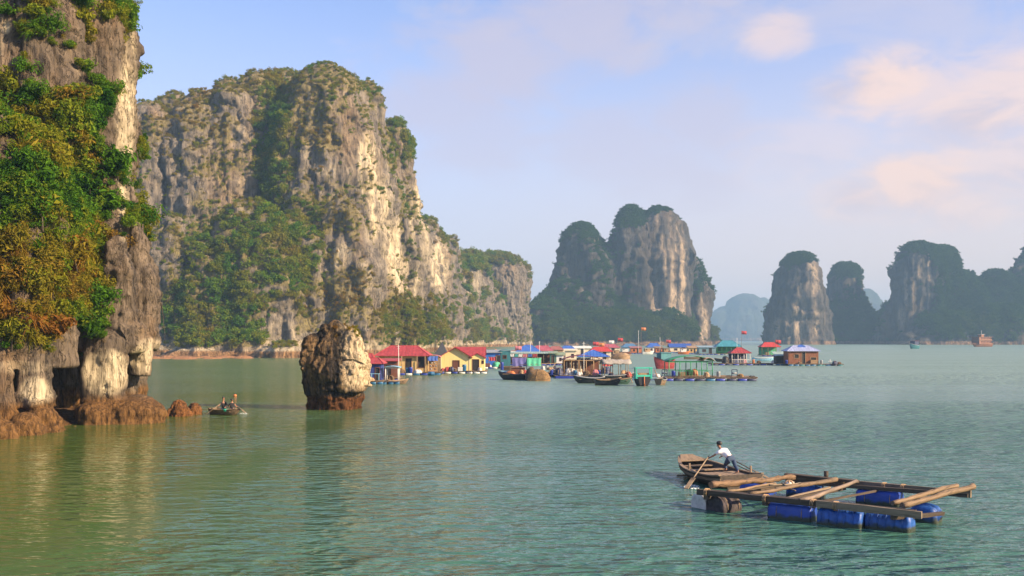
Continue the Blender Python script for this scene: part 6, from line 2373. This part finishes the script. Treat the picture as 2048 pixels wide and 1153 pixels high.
def oar(label, a, b, blade=0.9, r=0.028, bw=0.09, group=None, mat=POLE):
    a, b = Vector(a), Vector(b)
    d = (b - a).normalized()
    root = empty('oar', a)
    tag(root, label, 'oar', group)
    m = MB()
    m.tube([Vector((0, 0, 0)), (b - a) * 0.5, (b - a) - d * blade * 0.9], [r * 0.9, r, r * 0.8], 8)
    m.build('shaft', mat, root)
    m = MB()
    m.beam((b - a) - d * blade, (b - a), bw * 2, 0.03)
    m.build('blade', mat, root, bevel=0.012)
    return root


# ------------------------------------------------------------------ sampan and its rower in front
st_, bo_ = Vector((9.55, 41.45, 0)), Vector((8.05, 46.1, 0))
dirb = (bo_ - st_)
LB = dirb.length
ang = math.atan2(dirb.y, dirb.x)
sam = empty('sampan', (st_ + bo_) / 2, ang)
tag(sam, 'brown wooden sampan with planked stern deck towing the drum raft', 'sampan')
HULL = wood('wet_hull', (0.055, 0.04, 0.03), scale=(1.2, 8, 8))
LW = wood('grey_wood', (0.27, 0.19, 0.125), scale=(1.2, 10, 10))
hm_ = hull_mesh(LB, 2.3, 0.46, bow=0.72, stern=0.9, rise=0.75, n=18, th=0.06)
hm_.build('hull', HULL, sam)
# gunwale planks lie on the sheer and strakes stand proud of the side
secs_ = [hm_.v[i * 12:(i + 1) * 12] for i in range(19)]
for side, sg in ((0, -1), (5, 1)):
    q = MB()
    for i in range(18):
        a, b = Vector(secs_[i][side]), Vector(secs_[i + 1][side])
        q.beam(a + Vector((0, -sg * 0.03, 0.03)), b + Vector((0, -sg * 0.03, 0.03)), 0.14, 0.05)
    q.build('gunwale', LW, sam)
    q = MB()
    for i in range(18):
        a = Vector(secs_[i][side]).lerp(Vector(secs_[i][1 if side == 0 else 4]), 0.45)
        b = Vector(secs_[i + 1][side]).lerp(Vector(secs_[i + 1][1 if side == 0 else 4]), 0.45)
        q.beam(a + Vector((0, sg * 0.03, 0)), b + Vector((0, sg * 0.03, 0)), 0.06, 0.10)
    q.build('strake', PLANK, sam)
me_ = None
npl = 9
for i in range(npl):
    y = -1.0 + 2.0 * (i + 0.5) / npl
    q = MB()
    q.box(-LB / 2 + 0.06, -LB / 2 + 2.25 + random.uniform(-0.03, 0.03), -0.100, 0.100, -0.04, 0.0, None, 0.004)
    o = q.build('deck_plank', LW, sam)
    o.location = (0, y, 0.42 + random.uniform(-0.008, 0.008))
for i, x in enumerate((0.55, 1.35)):
    q = MB(); q.box(x - 0.13, x + 0.13, -0.92 + 0.2 * i, 0.92 - 0.2 * i, 0.40 + 0.08 * i, 0.45 + 0.08 * i); q.build('thwart', LW, sam)
q = MB(); q.add([(1.75, -0.62, 0.66), (1.75, 0.62, 0.66), (2.42, 0.30, 0.86), (2.42, -0.30, 0.86), (1.75, -0.62, 0.71), (1.75, 0.62, 0.71), (2.42, 0.30, 0.91), (2.42, -0.30, 0.91)],
                [(0, 3, 2, 1), (4, 5, 6, 7), (0, 1, 5, 4), (1, 2, 6, 5), (2, 3, 7, 6), (3, 0, 4, 7)])
q.build('bow_board', LW, sam)
q = MB()
for x in (-0.1, 0.25, 0.9, 1.6):
    q.box(x - 0.03, x + 0.03, -0.9, 0.9, 0.02, 0.08)
q.build('rib', PLANK, sam)
for x, y in ((-1.5, -1.02), (0.1, 1.06)):
    q = MB(); q.box(x - 0.04, x + 0.04, y - 0.03, y + 0.03, 0.42, 0.80, None, 0.008); q.build('oar_post', LW, sam)
DENIM = paint('denim', (0.025, 0.055, 0.12), 0.8, 0.25, 5.0)
NAVYT = paint('dark_trousers', (0.02, 0.03, 0.07), 0.8, 0.2, 5.0)
SHIRT = paint('white_shirt', (0.78, 0.77, 0.80), 0.8, 0.06, 4.0, dirt=0.05)
BLACKC = paint('black_cloth', (0.012, 0.012, 0.016), 0.8, 0.2, 5.0)
zd = 0.425
J = dict(hip=P3(1461, 917, 43.45), chest=P3(1448, 904, 43.75), neck=P3(1441, 898, 43.9), head=P3(1438, 889.5, 44.0),
         shL=P3(1437, 905, 43.6), shR=P3(1453, 900, 44.05), elL=P3(1427, 912, 43.75), handL=P3(1414, 918, 43.95), elR=P3(1452, 909, 44.5), handR=P3(1442, 914, 44.75),
         hjL=P3(1457, 919, 43.40), hjR=P3(1466, 918, 43.55), knL=P3(1450, 932, 43.85), knR=P3(1471, 933, 43.35),
         footL=Vector((wx(1453, 43.75), 43.75, zd)), footR=Vector((wx(1477, 43.05), 43.05, zd)))
man = person('man in white shirt, jeans and dark cap leaning forward to row the sampan', J, (-0.75, 0.66, -0.12), SHIRT, DENIM, 0.55, cap=BLACKC, trouser_len=0.92)
oar('oar in the rowing man\'s left hand dipping beside the sampan bow', P3(1418, 912, 43.9), P3(1372, 978, 41.3), 1.0, bw=0.10)
oar('long oar trailing over the right gunwale of the sampan', P3(1466, 920, 44.6), P3(1537, 957, 42.6), 0.8)
oar('spare pole laid along the right gunwale of the sampan', P3(1472, 930, 44.2), P3(1526, 955, 42.4), 0.3, bw=0.04)

# ------------------------------------------------------------------ drum raft in front
ZB = 0.66
A_, B_, C_, D_ = at(1395, 984, ZB), at(1836, 1029, ZB), at(1942, 989, ZB), at(1572, 956, ZB)
cen = (A_ + B_ + C_ + D_) / 4
rft = empty('raft', (cen.x, cen.y, 0))
tag(rft, 'open timber raft floating on blue drums with loose logs on top', 'raft')
o0 = rft.location.copy()
DKW = wood('dark_beam', (0.075, 0.052, 0.036), scale=(0.9, 9, 9))
GYW = wood('weathered_beam', (0.22, 0.165, 0.11), scale=(0.9, 9, 9))


def rbeam(a, b, wd, ht, mat, name='beam'):
    """straight timber with its own local axis along the grain, child of the raft"""
    a, b = Vector(a), Vector(b)
    m = MB()
    ln = (b - a).length
    n = 6
    vs = []
    for i in range(n + 1):
        x = ln * i / n
        j = [random.uniform(-0.012, 0.012) for _ in range(4)]
        vs += [(x, -wd / 2 + j[0], -ht / 2 + j[1]), (x, wd / 2 + j[2], -ht / 2 + j[3]), (x, wd / 2 + j[1], ht / 2 + j[0]), (x, -wd / 2 + j[3], ht / 2 + j[2])]
    fs = []
    for i in range(n):
        for k in range(4):
            fs.append((4 * i + k, 4 * i + (k + 1) % 4, 4 * i + 4 + (k + 1) % 4, 4 * i + 4 + k))
    fs += [(3, 2, 1, 0), (4 * n, 4 * n + 1, 4 * n + 2, 4 * n + 3)]
    m.add(vs, [tuple(reversed(f)) for f in fs])
    o = m.build(name, mat, rft)
    o.location = a - o0
    d = (b - a).normalized()
    o.rotation_euler = d.to_track_quat('X', 'Z').to_euler()
    return o


L_ = lambda p, q, t: p.lerp(q, t)
rbeam(A_, L_(A_, B_, 0.66), 0.16, 0.20, DKW)
rbeam(L_(A_, B_, 0.56) + Vector((0.06, -0.15, 0.02)), B_ + Vector((0.06, -0.15, 0)), 0.12, 0.22, GYW)
rbeam(L_(A_, B_, 0.02) + Vector((0.25, 0.36, 0)), L_(A_, B_, 0.98) + Vector((0.25, 0.36, 0)), 0.10, 0.12, DKW)
rbeam(D_, C_, 0.18, 0.26, GYW)
rbeam(D_ + Vector((-0.12, -0.3, 0.18)), L_(D_, C_, 0.42) + Vector((-0.12, -0.3, 0.14)), 0.20, 0.10, DKW)
rbeam(L_(D_, C_, 0.18) + Vector((-0.3, -0.35, -0.05)), L_(D_, C_, 1.0) + Vector((-0.25, -0.3, 0.0)), 0.10, 0.14, DKW)
for t in (0.05, 0.34, 0.64, 0.95):
    a, b = L_(A_, B_, t), L_(D_, C_, t)
    if t in (0.05, 0.34):
        rbeam(a + (a - b) * 0.02 + Vector((0, 0, -0.17)), b + Vector((0, 0, -0.20)), 0.15, 0.13, DKW, 'cross_beam')
rbeam(B_ + Vector((-0.7, 0.35, -0.18)), L_(B_, C_, 0.25) + Vector((0.35, 0, -0.16)), 0.14, 0.12, DKW, 'cross_beam')
q = MB(); q.tube([L_(D_, C_, .23) - o0 + Vector((0, -.15, 0)), L_(D_, C_, .23) - o0 + Vector((0, -.15, .42))], 0.09, 8); q.build('mooring_post', DKW, rft)

DRUM2 = paint('raft_drum', (0.010, 0.052, 0.34), 0.45, 0.25, 1.5, False, dirt=0.10)
TARPB = paint('raft_tarp', (0.010, 0.085, 0.36), 0.5, 0.5, 2.5, False, bump=0.6, dirt=0.12)
RUST = paint('rusty_drum', (0.045, 0.034, 0.04), 0.85, 0.9, 4.0, False, bump=0.5, dirt=0.5)


def algae(m):
    """green slime and scum where the floats meet the water"""
    N, L = m.node_tree.nodes, m.node_tree.links
    B = N['Principled BSDF']
    src_ = B.inputs['Base Color'].links[0].from_socket
    tc = N.new('ShaderNodeTexCoord')
    sp = N.new('ShaderNodeSeparateXYZ')
    L.new(tc.outputs['Object'], sp.inputs[0])
    n = N.new('ShaderNodeTexNoise')
    n.inputs['Scale'].default_value = 4
    n.inputs['Detail'].default_value = 6
    L.new(tc.outputs['Object'], n.inputs['Vector'])
    a = N.new('ShaderNodeMath')
    a.operation = 'MULTIPLY_ADD'
    L.new(n.outputs['Fac'], a.inputs[0])
    a.inputs[1].default_value = -0.34
    L.new(sp.outputs[2], a.inputs[2])
    r = N.new('ShaderNodeMapRange')
    r.inputs[1].default_value, r.inputs[2].default_value = 0.03, -0.08
    L.new(a.outputs[0], r.inputs[0])
    x = N.new('ShaderNodeMix')
    x.data_type = 'RGBA'
    L.new(r.outputs[0], x.inputs[0])
    L.new(src_, x.inputs[6])
    x.inputs[7].default_value = (0.035, 0.045, 0.03, 1)
    L.new(x.outputs[2], B.inputs['Base Color'])


algae(DRUM2)
algae(TARPB)
FOAM = paint('white_foam', (0.62, 0.58, 0.54), 0.85, 0.2, 3.0, False, bump=0.5)
ab = math.atan2((B_ - A_).y, (B_ - A_).x)


def rfloat(pxc, wpx, ywat, ytop, mat, name, rz=ab, dep=0.72, wrap=False, lab=None, roundn=4.0):
    d = dist(ywat) + 0.1
    w_ = wpx / F * d / abs(math.cos(rz) + 0.0) * 0.74 if abs(rz - ab) < 0.01 else wpx / F * d * 0.8
    c = Vector((wx(pxc, d), d + dep * 0.45, 0))
    c.y += 0.12 if pxc > 1540 else 0
    h1 = min(wz(ytop, d + 0.1), 0.56)
    m = MB()
    nx, nk = (22, 28)
    vs, fs = [], []
    rg = random.Random(pxc)
    for i in range(nx + 1):
        t = i / nx
        x = (t - 0.5) * w_
        e_ = min(1, (1 - abs(2 * t - 1)) * (6 if not wrap else 4) + (0.86 if not wrap else 0.72))
        ple = 1 + (0.035 * math.sin(i * 2.6 + pxc) if wrap else (0.02 if i in (7, 15) else 0))
        for k in range(nk):
            a = 2 * math.pi * k / nk
            cc, ss_ = math.cos(a), math.sin(a)
            y = math.copysign(abs(cc) ** (2 / roundn), cc) * dep / 2 * e_ * ple
            z = math.copysign(abs(ss_) ** (2 / roundn), ss_) * (h1 + 0.35) / 2 * e_ * ple + (h1 - 0.35) / 2
            if wrap:
                y += rg.uniform(-.02, .02)
                z += rg.uniform(-.02, .02)
            vs.append((x, y, z))
    for i in range(nx):
        for k in range(nk):
            fs.append((i * nk + k, i * nk + (k + 1) % nk, (i + 1) * nk + (k + 1) % nk, (i + 1) * nk + k))
    fs += [tuple(reversed(range(nk))), tuple(nx * nk + k for k in range(nk))]
    m.add(vs, fs, True)
    m.s[-1] = m.s[-2] = False
    o = m.build(name, mat, rft)
    o.location = c - o0
    o.rotation_euler = (0, 0, rz)
    if lab:
        o['label'] = lab
    # lashings up to the beams
    rp = MB()
    for t in ((-0.28, 0.3) if not wrap else (-0.38, -0.2, -0.02, 0.16, 0.34)):
        loop = []
        for k in range(13):
            a = math.pi * k / 12
            loop.append((t * w_, math.cos(a) * dep * 0.53, (h1 - 0.35) / 2 + math.sin(a) ** 0.6 * (h1 + 0.35) * 0.53))
        rp.tube(loop, 0.012, 5)
    rp.build('lashing', BOARD if not wrap else TARPB, o)
    return o


rfloat(1592, 97, 1044, 1006, DRUM2, 'drum', lab='smooth royal blue drum under the near beam')
rfloat(1692, 97, 1057, 1020, TARPB, 'wrapped_float', wrap=True, roundn=2.8, lab='blue tarpaulin wrapped float in the middle of the near side')
rfloat(1790, 98, 1065, 1025, TARPB, 'wrapped_float', wrap=True, roundn=2.8, lab='blue wrapped float with hanging cords at the near right corner')
rfloat(1864, 52, 1050, 998, TARPB, 'wrapped_float', wrap=True, roundn=3.2, rz=ab + math.pi / 2, dep=0.9, lab='blue wrapped float set crosswise at the right end')
rfloat(1768, 92, 1014, 982, DRUM2, 'drum', lab='dark blue drum under the far beam')
rfloat(1618, 78, 999, 972, TARPB, 'wrapped_float', wrap=True, roundn=2.6, lab='blue wrapped float under the far left beam')
rfloat(1520, 70, 998, 964, DRUM2, 'drum', lab='violet blue drum under the crossing poles')
rfloat(1452, 66, 1026, 986, RUST, 'rusty_drum', rz=ab + 1.2, dep=1.0, wrap=False, roundn=2.0, lab='rusty blue drum at the near left corner')
rfloat(1410, 34, 1020, 990, FOAM, 'foam_block', rz=ab + 1.2, dep=0.8, roundn=3.0, lab='white foam block at the left end')

# rope lashings round the beam crossings
q = MB()
for t in (0.05, 0.34, 0.56, 0.66):
    for pt_ in (L_(A_, B_, t), L_(D_, C_, t)):
        c_ = pt_ - o0
        for k in range(3):
            ring = [c_ + (B_ - A_).normalized() * (0.05 * (k - 1)) + Vector((0.15 * math.sin(ang) * math.cos(a) * 0.8, -0.15 * math.cos(ang) * math.cos(a) * 0.0 + 0.12 * math.cos(a), 0.15 * math.sin(a))) for a in [j * math.pi / 6 for j in range(13)]]
            q.tube(ring, 0.014, 5)
q.build('rope_lashing', BOARD, rft)
for (x0, y0, x1, y1), m_ in (((1428, 990, 1600, 963), DKW), ((1640, 1004, 1790, 975), DKW), ((1560, 1000, 1660, 975), GYW)):
    rbeam(at(x0, y0, ZB - 0.12), at(x1, y1, ZB - 0.12), 0.08, 0.07, m_, 'cross_pole')

LOGM = wood('log_bark', (0.16, 0.095, 0.05), var=0.9, scale=(2.2, 9, 9), bump=1.6)
LOGP = wood('log_pale', (0.19, 0.125, 0.072), var=0.8, scale=(1.4, 14, 14), bump=1.2)


def log(label, a, b, r0, r1, mat, n=12, wob=0.08, bend=0.04, zup=0.0):
    a, b = Vector(a), Vector(b)
    ln = (b - a).length
    m = MB()
    rg = random.Random(label)
    pts = [(ln * i / n, bend * math.sin(i * 0.9 + r0 * 40), bend * 0.5 * math.cos(i * 0.7)) for i in range(n + 1)]
    m.tube(pts, [(r0 + (r1 - r0) * i / n) * rg.uniform(1 - wob, 1 + wob) for i in range(n + 1)], 10, wob=wob * 0.7)
    o = m.build('log', mat)
    o.location = a
    o.rotation_euler = (b - a).normalized().to_track_quat('X', 'Z').to_euler()
    tag(o, label, 'log')
    e = MB()
    e.tube([(ln + 0.002, 0, 0), (ln + 0.006, 0, 0)], r1 * 0.7, 8)
    return o


log('thick log with peeling bark lying along the left end of the raft', at(1420, 971, .80), at(1588, 955, .80), 0.125, 0.105, LOGM, 20, 0.26)
log('short pale pole lying below the thick bark log', at(1456, 984, .70), at(1552, 967, .74), 0.055, 0.045, LOGP, 12, 0.14)
log('long pale pole slanting across the raft under the crooked branch', at(1500, 989, .70), at(1672, 959, .86), 0.06, 0.085, LOGP, 16, 0.18)
log('crooked grey branch leaning over the middle of the raft', at(1597, 1004, .68), at(1712, 964, .95), 0.085, 0.06, wood('branch_grey', (0.26, 0.19, 0.14), var=0.6, scale=(1, 5, 5)), 10, 0.14, 0.09)
log('longest pale log jutting past the right corner of the raft', at(1803, 1013, .74), at(1945, 973, 1.05), 0.095, 0.10, LOGP, 16, 0.13)
log('shorter pale log behind the longest one at the right corner', at(1784, 1008, .70), at(1914, 970, .95), 0.09, 0.07, LOGP, 14, 0.16)
for i, (x0, y0, x1, y1) in enumerate(((1540, 972, 1602, 966), (1552, 978, 1612, 971), (1562, 968, 1590, 981))):
    log(['thin stick beside the thick bark log end', 'thin stick lying between the two pale poles', 'short stick across the pole pile'][i], at(x0, y0, .74), at(x1, y1, .74), 0.035, 0.025, GYW, 6, 0.1)
hp_ = at(1578, 973, .62)
o = heap(1578, 973 + 0, 0.60, 0.22, 0.22, FOAM, 'white scrap of cloth among the sticks on the raft', 'cloth', name='cloth_scrap')
o.location = (hp_.x - at(1578, 973).x, hp_.y - at(1578, 973).y, 0)

# ------------------------------------------------------------------ small rowing boat with two people near the cliff
db = dist(831)
sb = db / F
rb = empty('rowing_boat', (wx(451, db + 0.7), db + 0.7, 0), math.radians(-28))
tag(rb, 'small dark rowing boat with two people near the cliff', 'rowing boat')
q = hull_mesh(2.9, 1.25, 0.42, bow=0.7, stern=0.85, rise=0.3, n=12)
q.build('hull', PLANK, rb)
g2 = MB()
for side in (0, 5):
    g2.tube([Vector(q.v[i * 12 + side]) for i in range(13)], 0.035, 5)
g2.build('gunwale', BOARD, rb)
for x in (-0.75, 0.05, 0.8):
    q = MB(); q.box(x - 0.12, x + 0.12, -0.48, 0.48, 0.26, 0.30); q.build('thwart', BOARD, rb)


def seated(px, py_head, d, fdir, z_seat=0.32):
    f = Vector(fdir).normalized()
    s = f.cross(Vector((0, 0, 1)))
    h = P3(px, py_head, d)
    hip = Vector((h.x, h.y, z_seat + 0.12)) - f * 0.05
    top = h.z
    ch = Vector((h.x, h.y, hip.z + (top - hip.z) * 0.52))
    nk = Vector((h.x, h.y, hip.z + (top - hip.z) * 0.76))
    return dict(hip=hip, chest=ch, neck=nk, head=h, shL=ch - s * 0.17 + Vector((0, 0, .07)), shR=ch + s * 0.17 + Vector((0, 0, .07)),
                hjL=hip - s * 0.10, hjR=hip + s * 0.10, knL=hip - s * 0.14 + f * 0.40 + Vector((0, 0, .05)), knR=hip + s * 0.14 + f * 0.40 + Vector((0, 0, .05)),
                footL=Vector((*(hip - s * 0.14 + f * 0.42).xy, 0.09)), footR=Vector((*(hip + s * 0.14 + f * 0.42).xy, 0.09)))


d1 = db + 0.75
J = seated(447, 797, d1, (0.25, -0.95, 0))
J.update(elL=P3(456, 812, d1 - .25), handL=P3(450, 815, d1 - .45), elR=P3(440, 811, d1 - .15), handR=P3(438, 812, d1 - .42))
J['elL'], J['elR'] = J['elL'], J['elR']
person('person in black facing the camera at the left oar of the small rowing boat', J, (0.35, -0.93, 0.0), BLACKC, NAVYT, 0.95)
d2 = db + 0.55
J = seated(464, 801, d2, (-0.2, 0.95, 0))
J.update(elR=P3(472, 813, d2 + .1), handR=P3(476, 814, d2 + .35), elL=P3(456, 813, d2 + .15), handL=P3(459, 813, d2 + .4))
person('person in dark vest with bare arm at the right oar of the small rowing boat', J, (0.55, 0.83, -0.1), BLACKC, NAVYT, 0.3)
oar('oar on the left side of the small rowing boat', P3(441, 808, d1 - .42), P3(412, 829, d1 - 1.0), 0.6, 0.03)
oar('oar on the right side of the small rowing boat', P3(474, 812, d2 + .35), P3(491, 826, d2 - 0.2), 0.5, 0.03)
p_ = P3(450, 821, db - 0.05)
q = MB()
q.tube([(0, 0, 0), (0, 0, .02), (0, 0, .16), (0, 0, .20)], [.12, .15, .21, .23], 14, caps=True)
o = q.build('basin', MINT); o.location = (p_.x, p_.y + 0.15, 0.30)
tag(o, 'mint green basin in the near end of the small rowing boat', 'basin')
by = at(470, 793)
q = MB(); blob_mesh(q, (0, 0, 0.08), 0.2, 0.2, 0.15); o = q.build('buoy', ORANGE); o.location = by
q = MB(); q.tube([(0, 0, .21), (0, 0, .29)], 0.05, 8); q.build('ring', DARK, o)
tag(o, 'orange buoy floating just behind the small rowing boat', 'buoy')

# ------------------------------------------------------------------ splashes and wake
FOAMW = paint('foam_water', (0.75, 0.80, 0.80), 0.5, 0.1, 6.0)
def splash(px, py, r, n, label, seed):
    p = at(px, py)
    rg = random.Random(seed)
    m = MB()
    for i in range(n):
        a, q_ = rg.uniform(0, 6.28), rg.uniform(0, 1) ** 0.7
        s = rg.uniform(0.015, 0.05) * r * 2.2
        blob_mesh(m, (q_ * r * math.cos(a), q_ * r * 1.6 * math.sin(a), rg.uniform(0, 0.05) * (1 - q_)), s * 1.5, s * 1.6, s * 0.5, 7, 4)
    o = m.build('splash', FOAMW)
    o.location = p
    tag(o, label, 'splash', kind='stuff')
splash(1381, 974, 0.42, 34, 'white splash where the oar of the rowing man enters the water', 1)
splash(489, 827, 0.35, 20, 'white splash at the right oar of the small rowing boat', 2)

# wake of the motor boat: a thin sheet of broken foam on the water
m, N, L, B = new_mat('wake_foam')
tc = N.new('ShaderNodeTexCoord')
nz_ = N.new('ShaderNodeTexNoise')
nz_.inputs['Scale'].default_value = 0.35
nz_.inputs['Detail'].default_value = 6
L.new(tc.outputs['Object'], nz_.inputs['Vector'])
mr_ = N.new('ShaderNodeMapRange')
mr_.inputs[1].default_value, mr_.inputs[2].default_value = 0.42, 0.68
mr_.inputs[4].default_value = 0.75
L.new(nz_.outputs['Fac'], mr_.inputs[0])
L.new(mr_.outputs[0], B.inputs['Alpha'])
B.inputs['Base Color'].default_value = (0.42, 0.50, 0.48, 1)
B.inputs['Roughness'].default_value = 0.6
q = MB()
cl_ = [(1824, 698.6, 1.2), (1790, 699.5, 3), (1740, 701.5, 5), (1680, 705.0, 7), (1610, 710.5, 8), (1540, 717, 7)]
vs = []
for x, y, w__ in cl_:
    p_ = at(x, y)
    vs += [(p_.x - w__ * 0.2, p_.y - w__, 0.006), (p_.x + w__ * 0.2, p_.y + w__, 0.006)]
q.add(vs, [(2 * i, 2 * i + 1, 2 * i + 3, 2 * i + 2) for i in range(len(cl_) - 1)])
o = q.build('wake', m)
tag(o, 'long pale foam wake trailing behind the small motor boat', 'wake', kind='stuff')
